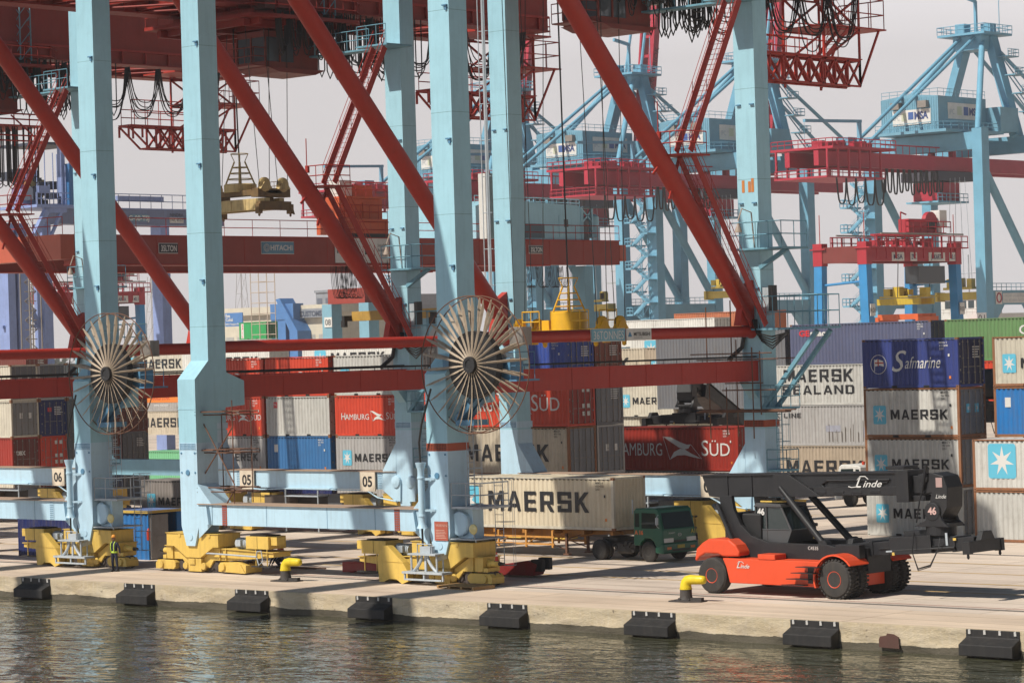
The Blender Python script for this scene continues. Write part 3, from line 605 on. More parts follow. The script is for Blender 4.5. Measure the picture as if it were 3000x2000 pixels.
    pf = MB(); pf.ladder((x+1.1, 29.0, 2.0), (x+1.1, 29.0, 7.1), .45, (0,1,0), cage=True, out=(1,0,0)); pf.build('ladder', PFM, t)
    # electrics at the landside joint
    el = MB(); el.box(x+.68, x+1.05, 28.5, 29.0, 11.8, 13.2, 0); el.box(x+1.05, x+1.3, 28.5, 28.9, 12.0, 13.3, 1)
    for k in range(5): el.path([(x+.4, 28.0+.1*k, 11.6), (x+.7, 27.9+.1*k, 10.9-.1*k), (x+1.6, 28.0, 10.7-.15*k), (x+2.6, 28.1, 10.9)], .045, 5, 1)
    el.path([(x-.3, 28.36, 11.5), (x-.5, 28.2, 10.2), (x-.9, 27.6, 9.6)], .12, 6, 1); el.build('cable_box', [GREYST, CABLE], t)
    # lattice cable tower on the left of the landside right leg
    lt = MB(); lx, ly = 3.6, 27.9
    for a in (-.45, .45):
        for c in (-.45, .45): lt.tube((lx+a, ly+c, 27.8), (lx+a*.9, ly+c*.9, 36), .05, 5)
    for z in range(28, 36, 1):
        for a in (-.45, .45): lt.tube((lx+a, ly-.45, z), (lx+a, ly+.45, z+1), .03, 4); lt.tube((lx-.45, ly+a, z), (lx+.45, ly+a, z+1), .03, 4); lt.tube((lx+.45, ly+a, z), (lx-.45, ly+a, z+1), .03, 4)
    lt.build('lattice_mast', paint('lattice_blue', (.20, .36, .42), .5), t)
    # floodlight on the landside left side
    fl = MB(); fl.path([(x+.5, 28.2, 15.2), (x+.5, 28.0, 17.0), (x+.3, 27.5, 17.2), (x+.2, 27.3, 16.6)], .04, 6); fl.lathe((x+.2, 27.3, 16.0), 'z', [(.2, 0), (.17, .15), (.08, .34), (.06, .45)], 14); fl.build('floodlight', paint('lamp_tan', (.42, .34, .28), .5), t, smooth=40)
    # waterside leg fittings
    cable_reel(t, x+2.6, 9.83, 5.0)
    p = MB(); p.lathe((x-.78, 5.1, 2.55), 'z', [(.26, 0), (.2, .12), (.155, .3), (.155, .5), (.18, .52), (.18, .6), (.155, .62), (.155, 2.2), (.18, 2.22), (.18, 2.3), (.155, 2.32), (.155, 2.6), (.2, 2.75), (.25, 2.95)], 18)
    for z in (3.35, 4.75): p.beam((x-.75, 5.1, z), (x-.2, 5.4, z), .08, .1)
    p.build('cable_guide_tube', PALE, t, smooth=40)
    p = MB(); p.tube((x-.78, 5.1, 1.6), (x-.8, 5.1, 2.6), .05, 6); p.path([(x-.78, 5.1, 5.4), (x-.74, 5.0, 6.4), (x-.5, 4.95, 7.2), (x+.2, 4.9, 8.8)], .05, 6); p.build('reel_cable', CABLE, t)
    p = MB(); p.box(x+.66, x+2.5, 5.5, 7.4, 3.42, 3.52); p.rail([(x+.7, 5.5, 3.52), (x+2.5, 5.5, 3.52), (x+2.5, 7.3, 3.52)], 1.05, .75, .03); p.build('leg_platform', GREYST, t)
    p = MB(); p.ladder((x+1.9, 7.3, .8), (x+1.9, 7.3, 4.7), .5, (1,0,0), cage=True, out=(.8,.6,0)); p.build('ladder', GREYST, t)
    p = MB(); p.ladder((x+1.0, 6.5, 3.6), (x+1.0, 6.5, 7.6), .45, (0,1,0), cage=True, out=(1,0,0)); p.build('ladder', GREYST, t)
    p = MB(); p.box(x+.66, x+2.3, 5.4, 7.3, 2.05, 2.1); p.build('leg_platform', GREYST, t)
    p = MB(); p.lathe((x+.95, 6.0, 2.75), 'y', [(.1, -.35), (.5, -.35), (.56, -.3), (.56, .4)], 20); p.box(x+.66, x+1.6, 5.9, 6.6, 2.1, 3.4); p.build('cable_drum_housing', PALE, t, smooth=40)
    p = MB(); p.path([(x+2.05, 5.6, 1.95), (x+2.0, 5.5, 2.35), (x+2.1, 5.4, 2.6)], .03, 6, 0); p.lathe((x+2.15, 5.35, 2.55), 'y', [(.03, .2), (.2, .05), (.24, 0), (.22, -.05), (.05, -.1)], 16, 1); p.build('work_lamp', [GREYST, paint('lamp_lens', (.75, .66, .30) if num == '04' else (.4, .36, .32), .25, da=0)], t, smooth=40)
    return t
C4 = quay_crane('04', -97.65, 'nearest pale blue quay crane, with red-banded right leg and 36TONNES sign')
C5 = quay_crane('05', -122.95, 'middle pale blue quay crane, with two plates reading 05 on its rear sill')
C6 = quay_crane('06', -151.55, 'far left quay crane, only a right leg and the 06 plate in view', True)
# things only the nearest crane shows
x = LX
s = MB()
for a, b_, c in ((-.35, 12.1, .62), (.05, 12.25, .55), (.25, 12.0, .7)): s.box(x+a, x+a+.17, 28.385, 28.4, 18.05-.1*b_*0, 18.05+c, 0)
s.build('paint_patch', paint('test_orange', (.62, .22, .05), .6, da=.6, rust=.4), C4)
s = MB(); s.tube((-x-.95, 28.3, 9.5), (-x-.95, 28.3, 36), .09, 8, m=0); s.tube((-x-.75, 28.2, 11), (-x-.75, 28.2, 36), .03, 6, m=0); s.tube((-x-1.25, 28.2, 11), (-x-1.25, 28.2, 36), .03, 6, m=0); s.box(-x-1.75, -x-1.1, 28.4, 29.3, 16.6, 20.2, 1)
for z in range(12, 36, 2): s.tube((-x-1.25, 28.2, z), (-x-.65, 28.4, z), .025, 4, m=0)
s.build('lift_and_conduits', [GREYST, WHITE], C4)
s = MB(); s.box(x+.29, x+.34, 15.75, 18.15, 10.72, 11.28, 0); s.text('36TONNES', (x+.345, 15.86, 10.80), (0,1,0), (0,0,1), .40, 1, width=2.18); s.box(x+.285, x+.29, 15.7, 18.2, 10.69, 11.31, 1)
s.build('capacity_sign', [paint('sign_blue', (.20, .42, .52), .5, da=.1), INKW], C4)
s = MB(); s.box(x+.29, x+.34, 18.25, 20.1, 10.72, 11.28, 0); s.text('MITSUBISHI', (x+.345, 18.78, 10.93), (0,1,0), (0,0,1), .17, 1, bold=.03, width=1.22); s.text('HEAVY INDUSTRIES', (x+.345, 18.8, 10.82), (0,1,0), (0,0,1), .05, 1)
for a in (90, 210, 330):
    c, r_ = Vector((x+.345, 18.5, 10.98)), .13; d = Vector((0, cos(R(a)), sin(R(a)))); q = Vector((0, cos(R(a+60)), sin(R(a+60)))); q2 = Vector((0, cos(R(a-60)), sin(R(a-60))))
    s.poly([c, c+q*r_*.75, c+d*r_*1.3, c+q2*r_*.75], 2)
s.build('maker_sign', [WHITE, INK, flat('logo_blue', (.05, .22, .40), .5)], C4)
s = MB(); s.box(x-.28, x+.55, 5.355, 5.385, 2.0, 2.85, 0); s.text('WARNING', (x-.2, 5.35, 2.62), (1,0,0), (0,0,1), .12, 1)
for k in range(6): s.box(x-.2, x+.45-.05*(k % 3), 5.348, 5.354, 2.1+.07*k, 2.125+.07*k, 1)
s.build('warning_board', [paint('board_red', (.45, .10, .06), .5), paint('faded_pink', (.66, .40, .32), .6)], C4)

# ---------------------------------------------------------------- trolleys with their cabs
def trolley(xc, label):
    t = thing('crane_trolley', label, 'trolley', (xc, 0, 0), 0, 'red crane trolleys with driver cabs')
    p = MB(); p.prism([(-4.6, 21.2), (4.6, 21.2), (4.9, 23), (4.9, 29.3), (3.5, 31), (-3.5, 31), (-4.9, 29.3), (-4.9, 23)], 'z', 29.55, 29.75)
    for y in range(22, 31, 2): p.box(-4.4, 4.4, y, y+.25, 29.2, 29.55)
    for xx in (-3.6, 0, 3.6): p.box(xx-.12, xx+.12, 21.5, 30.5, 29.1, 29.5)
    p.box(-3.5, 3.5, 22.5, 29, 29.75, 30.2); p.rail([(4.8, 23, 29.75), (4.8, 29.3, 29.75), (3.5, 31, 29.75)], 1.1, 1.0, .035); p.rail([(-4.6, 21.3, 29.75), (4.6, 21.3, 29.75), (4.8, 23, 29.75)], 1.1, 1.2, .035)
    p.build('trolley_platform', GIRD_SHADED, t)
    m = MB(); 
    for k in range(8): m.cb((random.uniform(-3.5, 4.3), random.uniform(22.5, 29), 30.4), (.9, .8, .7))
    m.build('hoist_machinery', paint('trolley_dark', (.10, .03, .025), .6), t)
    c = MB(); c.box(.2, 2.6, 24.1, 28.2, 28.75, 29.1, 0); c.box(.2, 2.6, 24.1, 28.2, 27.0, 27.35, 0); c.box(.2, 2.6, 26.3, 28.2, 27.35, 28.75, 0)
    for a, b_ in ((.2, 24.1), (2.6, 24.1), (1.4, 24.1), (2.6, 25.2), (.2, 25.2)): c.box(a-.05, a+.05, b_-.05, b_+.05, 27.3, 28.8, 0)
    c.prism([(24.1, 27.0), (28.6, 27.0), (27.8, 26.7), (25, 26.75)], 'x', 0, 2.8, 0); c.box(.2, 2.6, 23.2, 24.1, 27.05, 27.12, 0); c.rail([(.2, 23.2, 27.1), (2.6, 23.2, 27.1), (2.6, 24.1, 27.1)], 1.0, .8, .03)
    cabo = c.build('driver_cab', paint('cab_red', (.25, .04, .03), .5, da=.3), t)
    g = MB(); g.box(.27, 2.53, 24.12, 24.16, 27.36, 28.74); g.box(2.54, 2.58, 24.2, 26.28, 27.36, 28.74); g.box(.22, .26, 24.2, 26.28, 27.36, 28.74); g.build('windows', flat('cab_glass', (.10, .12, .14), .08), cabo)
    for y in (29.0, 30.1): l = MB(); l.path([(2.4, y, 29.2), (2.4, y, 28.6)], .05, 6); l.lathe((2.4, y, 28.25), 'z', [(.3, 0), (.26, .15), (.12, .4)], 14); l.build('floodlight', paint('lamp_grey', (.5, .45, .42), .4), t, smooth=40)
    k = MB(); rn = random.Random(11)
    for i in range(30):
        y = rn.uniform(28.5, 34.5); xx = rn.uniform(1.5, 4.4); d = rn.uniform(2.2, 3.2)
        k.path([(xx, y, 30.2), (xx, y+.03, 30.2-d), (xx, y+.25, 30.0-d-.25), (xx, y+.5, 30.2-d), (xx, y+.52, 30.2)], .04, 5)
    k.build('hanging_cables', CABLE, t)
    return t
trolley(-97.65, 'red trolley and dark driver cab high at the top, right of centre')
trolley(-122.95, 'red trolley and dark driver cab at the top, above the hanging beige spreader')
T6 = trolley(-151.55, 'red trolley with driver cab at the top left corner behind the red tube')

p6 = MB(); 
for z in (24.6, 26.0): p6.rail([(-2.5, 26.5, z), (2.8, 26.5, z), (2.8, 30.2, z)], .7, 1.2, .05); p6.box(-2.5, 2.8, 26.4, 26.6, z-.12, z)
p6.box(-2.5, 2.8, 26.5, 30.2, 25.9, 26.0); p6.beam((2.8, 30.2, 24.6), (2.8, 27.5, 26.6), .08, .08); p6.build('cable_platform', RED, T6)
p6 = MB(); rn = random.Random(3)
for i in range(26):
    y = rn.uniform(26.6, 29.6); xx = rn.uniform(-1.5, 2.7); d = rn.uniform(3.2, 3.9); p6.path([(xx, y, 26.0), (xx, y+.03, 26.0-d), (xx, y+.25, 25.85-d), (xx, y+.5, 26.0-d), (xx, y+.52, 26.0)], .04, 5)
p6.build('hanging_cables', CABLE, T6)
# ---------------------------------------------------------------- spreaders hanging on ropes
def spreader(xc, yc, zb, mats, label, bright):
    t = thing('container_spreader', label, 'spreader', (xc, yc, zb), 0, 'yellow spreaders hanging under the quay cranes')
    M1, M2 = mats
    if bright:
        hk = MB()
        for xx in (-2.75, 2.75):
            for yy in (-1.1, 1.1): hk.cb((xx, yy, .75), (.22, .2, .3)); hk.lathe((xx, yy, .38), 'z', [(.05, 0), (.12, .08), (.12, .25)], 10)
        hk.build('coupling_pins', M1, t, smooth=40)
    b = MB(); b.box(-2.9, 2.9, -.75, -.35, .1, .75); b.box(-2.9, 2.9, .35, .75, .1, .75)
    for xx in (-2.2, -1.2, 0, 1.2, 2.2): b.box(xx-.04, xx+.04, -.78, -.75, .1, .75)
    b.box(-2.0, 2.0, -.35, .35, .35, .6); b.build('main_frame', M1, t, bevel=.02) if not bright else None
    for sx in (() if bright else (-1, 1)):
        e = MB(); x0, x1 = sorted((sx*2.7, sx*3.02)); e.box(x0, x1, -1.2, 1.2, .05, .55)
        for yy in (-1.2, 1.2): e.cb((sx*2.88, yy, .12), (.34, .28, .55)); e.lathe((sx*2.9, yy, -.32), 'z', [(.03, 0), (.07, .06), (.05, .2)], 8)
        for yy in (-1.3, 1.3): e.beam((sx*2.95, yy, .2), (sx*3.1, yy, -.2), .12, .06)
        e.build('end_beam', M2, t, bevel=.02)
    h = MB(); h.box(-2.9, 2.9, -.6, .6, 1.0, 1.2); h.box(-2.95, 2.95, -.65, -.55, .95, 1.28)
    for sx in (-1, 1): h.box(sx*2.6-.3, sx*2.6+.3, -1.25, 1.25, .8, 1.3); h.box(sx*2.5-.12, sx*2.5+.12, -.2, .2, .55, 1.0)
    h.build('headblock', M2 if not bright else M1, t, bevel=.02)
    for sx in (-1, 1):
        for yy in (-.7, .7):
            s = MB(); s.lathe((sx*2.85-.1, yy, 1.5), 'x', [(.1, -.03), (.38, 0), (.42, .03), (.36, .1), (.42, .17), (.38, .2), (.1, .23)], 20); s.prism([(yy-.45, 1.25), (yy+.45, 1.25), (yy+.15, 1.65), (yy-.15, 1.65)], 'x', sx*2.85-.16, sx*2.85+.2)
            s.build('rope_sheave', M1, t, smooth=40)
    tw = MB(); tw.lathe((0, 0, 1.2), 'z', [(.95, 0), (.95, .95 if bright else .45), (.9, 1.0 if bright else .5)], 24)
    z0 = 2.15 if bright else 1.65; z1 = z0+1.35
    for i in range(4):
        a = pi/4+pi/2*i; p0 = (.85*cos(a), .85*sin(a), z0); p1 = (.3*cos(a), .3*sin(a), z1); tw.tube(p0, p1, .05, 6); tw.tube(p1, (.5*cos(a), .5*sin(a), z1+.45), .025, 5)
    for q in (.25, .5, .75):
        r_ = .85-.55*q; tw.path([(r_*cos(a), r_*sin(a), z0+1.35*q) for a in [2*pi*k/16 for k in range(16)]], .03, 5, closed=True)
    tw.path([(.5*cos(a), .5*sin(a), z1+.45) for a in [2*pi*k/16 for k in range(16)]], .025, 5, closed=True)
    tw.build('cable_basket', M1, t, smooth=40)
    r = MB()
    if bright:
        for sx in (-1, 1): r.rail([(sx*1.1, -1.1, 1.2), (sx*2.3, -1.1, 1.2)], 1.05, .6, .035); r.rail([(sx*1.1, 1.1, 1.2), (sx*2.3, 1.1, 1.2)], 1.05, .6, .035)
        r.cb((-1.6, .2, 1.5), (.5, .6, .6)); r.build('guard_rails', M1, t)
    else: r.rail([(1.2, 1.0, 1.25), (2.4, 1.0, 1.25)], .5, .5, .02); r.build('guard_rails', M2, t)
    w_ = MB()
    for sx in (-1, 1):
        for yy in (-.7, .7):
            for o in (-.38, .38): w_.tube((sx*2.85, yy+o, 1.5), (sx*(2.85-.25), yy+o*2.4, 29.4-zb), .022, 5)
    w_.tube((0, 0, 1.9), (.1, -.3, 29.4-zb), .045, 6); w_.build('hoist_ropes', CABLE, t)
SPY = paint('spreader_yellow', (.85, .47, .02), .4, da=.10); SPB = paint('spreader_brown', (.20, .12, .045), .6, da=.5, dirt=(.04, .03, .025), rust=.2); SPC = paint('spreader_cream', (.60, .45, .20), .6, da=.45, dirt=(.05, .04, .03), rust=.15)
spreader(-97.65, 24.1, 10.1, (SPY, paint('spreader_orange', (.62, .33, .03), .5, da=.25)), 'bright yellow spreader with cable basket hanging behind the horizontal red pipe', True)
spreader(-122.95, 24.2, 18.75, (SPC, SPB), 'dirty beige and brown spreader hanging in the sky beside the tall blue leg', False)

# ---------------------------------------------------------------- rusty scaffolds
def scaffold(name, label, loc, build):
    b = MB(); build(b); tag(b.build(name, RUSTY, loc=loc), label, 'scaffold', 'rusty tube scaffolds on the crane legs')
def sc1(b):
    for xx, yy in ((0, 0), (2.15, 0), (0, 1.2), (2.15, 1.2)): b.tube((xx, yy, 0), (xx, yy, 4.9 if xx == 0 else 5.0), .028, 6)
    for z in (.55, .75, 2.45, 2.6, 4.3, 4.45):
        for yy in (0, 1.2): b.tube((-.75, yy, z), (2.7, yy, z), .035, 6)
        for xx in (0, 2.15): b.tube((xx, -.5, z), (xx, 1.6, z), .03, 6)
    b.box(-.7, 1.9, -.2, .2, 4.42, 4.48); b.box(-.1, .9, -.2, .3, 2.55, 2.6)
    for (p, q) in (((0, 0, 3.9), (2.2, 0, .9)), ((2.15, 0, 3.7), (0, 0, 1.4)), ((-.7, 0, 2), (.1, 0, .8)), ((.1, 0, .6), (1.3, 0, -.7)), ((2.1, 0, .6), (1.1, 0, -.6))): b.tube(p, q, .035, 6)
scaffold('tube_scaffold', 'small rusty scaffold standing on the sill beside the tall middle leg', (-107.6+2, 5.9, 3.4), sc1)
def sc2(b):
    for z, xa, xb in ((6.95, -2.9, 2.9), (7.05, -2.5, 3.2), (8.05, -1.2, 2.0), (9.6, -2.8, 2.2), (9.9, -3.2, 1.8), (8.4, -1, 1.2)):
        for yy in (-.6, -.3): b.tube((xa, yy, z), (xb, yy, z), .035, 6)
    b.box(-2.6, 2.9, -.75, -.25, 6.98, 7.04)
    for xx, z0, z1 in ((-2.1, 5.6, 8.4), (-1.0, 5.7, 8.2), (-.3, 5.7, 10.6), (.7, 5.6, 10.2), (1.2, 6.8, 10.0), (-2.2, 9, 12.3), (-.6, 9, 12.6)): b.tube((xx, -.5, z0), (xx, -.5, z1), .035, 6)
    for xx in (-1.2, 1.2): b.tube((xx, -1.2, 7.0), (xx, 2.4, 7.0), .03, 6); b.tube((xx, -1.2, 9.6), (xx, 2.4, 9.6), .03, 6)
scaffold('tube_scaffold', 'rusty scaffold tubes clamped round the right-hand blue leg at beam height', (-89.1, 27.95, 0), sc2)
# ---------------------------------------------------------------- containers
L20, L40, LC = 6.058, 12.192, {}
def corr(n, x0, x1, d=.036):
    """trapezoid profile: list of (x, depth)"""
    p = (x1-x0)/n; o = []
    for i in range(n):
        a = x0+i*p; o += [(a+p*.02, 0), (a+p*.27, 0), (a+p*.50, d), (a+p*.77, d)]
    return o+[(x1, 0)]
def cmesh(key, f):
    if key not in LC:
        m = MB(); f(m); o = m.build(key[0], [WHITE]*(max(m.m)+1 if m.m else 1)); LC[key] = o.data; bpy.data.objects.remove(o)
    return LC[key]
def part(name, me, mats, parent):
    o = bpy.data.objects.new(name, me); col.objects.link(o); o.parent = parent
    for i, mt in enumerate(mats): o.material_slots[i].link = 'OBJECT'; o.material_slots[i].material = mt
    return o
def panels(L, H, doors):
    def f(m):
        h = L/2; zb, zt = .15, H-.10
        for sy in (-1, 1):
            pr = corr(round((L-.3)/.29), -h+.14, h-.14); Y = sy*(1.219-.008)
            vs = [(x, Y-sy*d, z) for x, d in pr for z in (zb, zt)]
            fs = [(2*i, 2*i+2, 2*i+3, 2*i+1) if sy < 0 else (2*i, 2*i+1, 2*i+3, 2*i+2) for i in range(len(pr)-1)]
            m.add(vs, fs)
        ends = [-1] if doors else [-1, 1]
        for sx in ends:
            pr = corr(9, -1.09, 1.09, .045); X = sx*(h-.01)
            m.add([(X-sx*d, y, z) for y, d in pr for z in (zb, zt)], [(2*i, 2*i+2, 2*i+3, 2*i+1) if sx > 0 else (2*i, 2*i+1, 2*i+3, 2*i+2) for i in range(len(pr)-1)])
        pr = corr(round(L/.6), -h+.1, h-.1, .02)
        m.add([(x, y, H-.012-d) for x, d in pr for y in (-1.2, 1.2)], [(2*i, 2*i+2, 2*i+3, 2*i+1) for i in range(len(pr)-1)])
    return cmesh(('corrugated_panels', L, H, doors), f)
def frame(L, H):
    def f(m):
        h = L/2
        for sx in (-1, 1):
            for sy in (-1, 1):
                x0, x1 = sorted((sx*h, sx*(h-.15))); y0, y1 = sorted((sy*1.219, sy*1.08)); m.box(x0, x1, y0, y1, .12, H-.12, 0)
                for z0, z1 in ((0, .12), (H-.12, H)):
                    x0, x1 = sorted((sx*(h+.003), sx*(h-.178))); y0, y1 = sorted((sy*1.222, sy*1.06)); m.box(x0, x1, y0, y1, z0, z1, 1)
                    m.cb((sx*(h-.09), sy*1.221, (z0+z1)/2), (.07, .008, .045), 2)
            m.box(*sorted((sx*h, sx*(h-.12))), -1.06, 1.06, H-.11, H-.004, 0); m.box(*sorted((sx*h, sx*(h-.12))), -1.06, 1.06, .01, .15, 0)
        for sy in (-1, 1):
            m.box(-h+.15, h-.15, *sorted((sy*1.219, sy*1.15)), H-.075, H-.006, 0); m.box(-h+.15, h-.15, *sorted((sy*1.217, sy*1.15)), .02, .155, 0)
            n = round((L-.4)/.29)
            for k in range(n): m.cb((-h+.2+(L-.4)*(k+.5)/n, sy*1.2195, H-.105), (.13, .004, .045), 2) if sy < 0 else None
        if L < 7:
            for x in (-1.02, 1.02): m.box(x-.18, x+.18, -1.2195, -1.14, .02, .135, 2)
    return cmesh(('frame', L, H), f)
def door(H, side):
    def f(m):
        y0, y1 = (-1.06, -.005) if side < 0 else (.005, 1.06); X = 0
        m.box(X-.05, X, y0, y1, .16, H-.12, 0)
        for z in (.35, .95, 1.5, 2.05): m.box(X, X+.012, y0+.07, y1-.07, z*H/2.59, (z+.42)*H/2.59 if z < 2 else H-.2, 0)
        for y in (y0+.28, y1-.30):
            m.tube((X+.05, y, .17), (X+.05, y, H-.13), .02, 6, m=1)
            for z in (.2, .75, 1.5, H-.25): m.cb((X+.03, y, z), (.07, .09, .06), 1)
            m.cb((X+.06, y+.15*(1 if side < 0 else -1), 1.05), (.02, .34, .035), 1)
        for z in (.3, .9, 1.6, H-.35): m.cb((X+.02, y0+.03 if side < 0 else y1-.03, z), (.05, .07, .1), 1)
    return cmesh(('door', H, side), f)
def star_box(m, cx, cz, w_, h_, y, mb=0, ms=1, rad=.09):
    pts = []
    for sx, sz, a0 in ((1, -1, -90), (1, 1, 0), (-1, 1, 90), (-1, -1, 180)):
        for k in range(4): a = R(a0+30*k); pts.append((cx+sx*(w_/2-rad*w_)+rad*w_*cos(a), cz+sz*(h_/2-rad*h_)+rad*h_*sin(a)))
    m.poly([(a, y, b) for a, b in pts], mb)
    c = [(cx, y-.004, cz)]+[(cx+w_*(.44 if i % 2 == 0 else .155)*sin(pi*i/7), y-.004, cz+h_*(.44 if i % 2 == 0 else .155)*cos(pi*i/7)) for i in range(14)]
    m.add(c, [(0, 1+(i+1) % 14, 1+i) for i in range(14)], ms)
def hs_flag(m, x0, z0, w_, h_, y, mi=0):
    T = lambda q: [(x0+w_*a/100, y, z0+h_*b/100) for a, b in q]
    up = [(0,100),(20,97),(45,76),(62,65),(72,66),(66,48),(56,45),(42,52),(22,74)]; lo = [(17,0),(28,33),(45,48),(56,45),(72,28),(100,4),(80,10),(56,20),(36,18)]
    for g in (up, lo): m.poly(T(g)[::-1], mi)
    o = [(0,100),(17,0),(100,4),(72,66)]
    for a, b in zip((o[0], o[2]), (o[1], o[3])):
        p, q = T([a])[0], T([b])[0]; m.beam(p, q, .01, .035, mi, up=(0,1,0))
def container(label, x0, y, z, L, H, paint_, marks='', doors=True, frame_m=None, cast=None, group='stacked shipping containers', ink=None, seed=0, rail=None):
    t = thing('shipping_container', label, 'container', (x0+L/2, y+1.219, z), 0, group)
    fm = frame_m or paint_
    part('corrugated_panels', panels(L, H, doors), [paint_], t); part('frame', frame(L, H), [fm, cast or fm, flat('dark_gap', (.015, .014, .013), .9)], t)
    if doors:
        for s in (-1, 1):
            o = part('door', door(H, s), [doors if doors is not True else paint_, STEEL], t); o.location = (L/2-.03, 0, 0)
    if not marks: return t
    h = L/2; Y = -1.2195; l = MB(); e = MB(); rn = random.Random(seed)
    I = 0
    for mk in marks.split('|'):
        a = mk.split(':'); k = a[0]
        if k == 'm20': star_box(e, -2.02, 1.2, .82, .98, Y); l.block('MAERSK', (-1.32, Y, .95), (1,0,0), (0,0,1), .52, 0, width=3.62)
        if k == 'm40': star_box(e, -3.75, 1.32, 1.5, 1.62, Y); l.block('MAERSK', (-2.35, Y, .86), (1,0,0), (0,0,1), 1.02, 0, width=6.85)
        if k == 'm40l': l.block('MAERSK', (-5.0, Y, .86), (1,0,0), (0,0,1), 1.0, 0, width=6.8)
        if k == 'star': star_box(e, -4.35, 1.5, 1.65, 1.75, Y)
        if k == 'h20': l.text('H', (-2.45, Y, 1.05), (1,0,0), (0,0,1), .44, 1); l.text('AMBURG', (-2.1, Y, 1.05), (1,0,0), (0,0,1), .36, 1, width=2.2); hs_flag(e, .22, .95, 1.4, .66, Y, 2); l.text('S', (1.66, Y, 1.07), (1,0,0), (0,0,1), .44, 1); l.text('ÜD', (1.99, Y, 1.07), (1,0,0), (0,0,1), .36, 1, width=.72)
        if k == 'h40': l.text('H', (-4.05, Y, .95), (1,0,0), (0,0,1), .98, 1); l.text('AMBURG', (-3.3, Y, .95), (1,0,0), (0,0,1), .80, 1, width=3.3); hs_flag(e, .1, .7, 3.1, 1.45, Y, 2); l.text('S', (3.2, Y, .95), (1,0,0), (0,0,1), .98, 1); l.text('ÜD', (3.85, Y, .95), (1,0,0), (0,0,1), .80, 1, width=1.6)
        if k == 'saf':
            e.path([(-2.0+.5*cos(q), Y, 1.27+.5*sin(q)) for q in [2*pi*i/32 for i in range(32)]], .018, 4, 1, closed=True)
            e.poly([(-2.25, Y, 1.50), (-2.05, Y, 1.56), (-1.7, Y, 1.45), (-1.66, Y, 1.15), (-1.95, Y, 1.22), (-2.22, Y, 1.16)][::-1], 1); e.box(-2.28, -2.24, Y-.002, Y, .9, 1.55, 1)
            e.box(-2.06, -1.98, Y-.005, Y-.002, 1.19, 1.54, 3); e.box(-2.24, -1.68, Y-.005, Y-.002, 1.31, 1.38, 3)
            l.text('S', (-1.15, Y, .88), (1,0,0), (0,0,1), 1.12, 1, shear=.35, width=.95); l.text('afmarine', (-.32, Y, 1.03), (1,0,0), (0,0,1), .62, 1, shear=.35, width=2.25)
        if k == 'sea': l.block('MAERSK', (-5.05, Y, 1.66), (1,0,0), (0,0,1), .90, 0, width=6.2); l.block('SEALAND', (-5.2, Y, .78), (1,0,0), (0,0,1), .64, 0, width=6.4)
        if k == 'kl': l.block('K LINE', (-5.9, Y, 2.0), (1,0,0), (0,0,1), .34, 0, width=2.35)
        if k == 'seaco': l.text('GE', (-5.3, Y, 2.05), (1,0,0), (0,0,1), .40, 4, bold=.04, width=.95); l.text('seaco', (-4.3, Y, 2.05), (1,0,0), (0,0,1), .40, 1, bold=.04, width=1.8)
        if k == 'cap': l.text('CAPITAL', (-.1, Y, 1.75), (1,0,0), (0,0,1), .62, 1, bold=.015, width=4.6)
        if k == 'tal': e.box(-2.3, -1.95, Y-.002, Y, 1.85, 2.25, 4); e.text('TAL', (-2.25, Y-.004, 2.0), (1,0,0), (0,0,1), .13, 1, bold=.02, width=.25)
        if k == 'spil':
            e.box(-2.6, -2.0, Y-.002, Y, .15, 2.4, 1)
            for i, ch in enumerate('SPIL'): l.text(ch, (-2.42, Y-.004, 1.9-.55*i), (1,0,0), (0,0,1), .42, 4, bold=.03)
        if k == 'orange': e.box(-h+2.1, h-.3, Y-.002, Y, .95, H-.2, 5); e.box(-h+.5, -h+2.1, Y-.002, Y, .95, H-.2, 6); l.text('www.gosl.com', (-.3, Y, .55), (1,0,0), (0,0,1), .28, 1, bold=.02, width=2.4); l.text('GOLD STAR', (-.6, Y-.004, 1.25), (1,0,0), (0,0,1), .5, 3, bold=.03, width=3.0)
        if k == 'paper': e.box(-2.35, -2.0, Y-.002, Y, 1.55, 2.05, 1)
        if k == 'tex': l.text('tex', (h+.02, -.9, 1.35), (0,1,0), (0,0,1), .42, 1, bold=.03)
        if k == 'dstar': [star_box_x(e, yy, 1.5, .36, .46, h+.015) for yy in (-.42, .36)]
        if k == 'dpap': [e.box(h+.002, h+.006, yy-.14, yy+.14, 1.35, 1.75, 1) for yy in (-.35, .42)]
        if k == 'dhs': [e.box(h+.002, h+.006, yy-.13, yy+.13, zz, zz+.26, 1) for yy in (.2, .62) for zz in (.6, 1.05, 2.0)]
        if k == 'dtal': e.box(h+.002, h+.006, -.5, -.15, 1.75, 2.05, 4)
        if k == 'did': [l.box(h+.008, h+.012, .1+.0*j, .1+rn.uniform(.5, .8), H-.55-.13*j, H-.49-.13*j, 1) for j in range(5)]
        if k in ('idk', 'idw'):
            c = 0 if k == 'idk' else 1; zz = H-.30
            for r_, tx in enumerate(('MRKU %d' % rn.randint(2, 9), '%d %d' % (rn.randint(100, 999), rn.randint(1000, 9999)), '2251')): l.text(tx, (h-1.15, Y, zz-.16*r_), (1,0,0), (0,0,1), .10, c, bold=.012)
            l.box(h-.62, h-.52, Y-.003, Y, H-.98, H-.84, c); l.box(h-.58, h-.46, Y-.003, Y, .45, .6, 5)
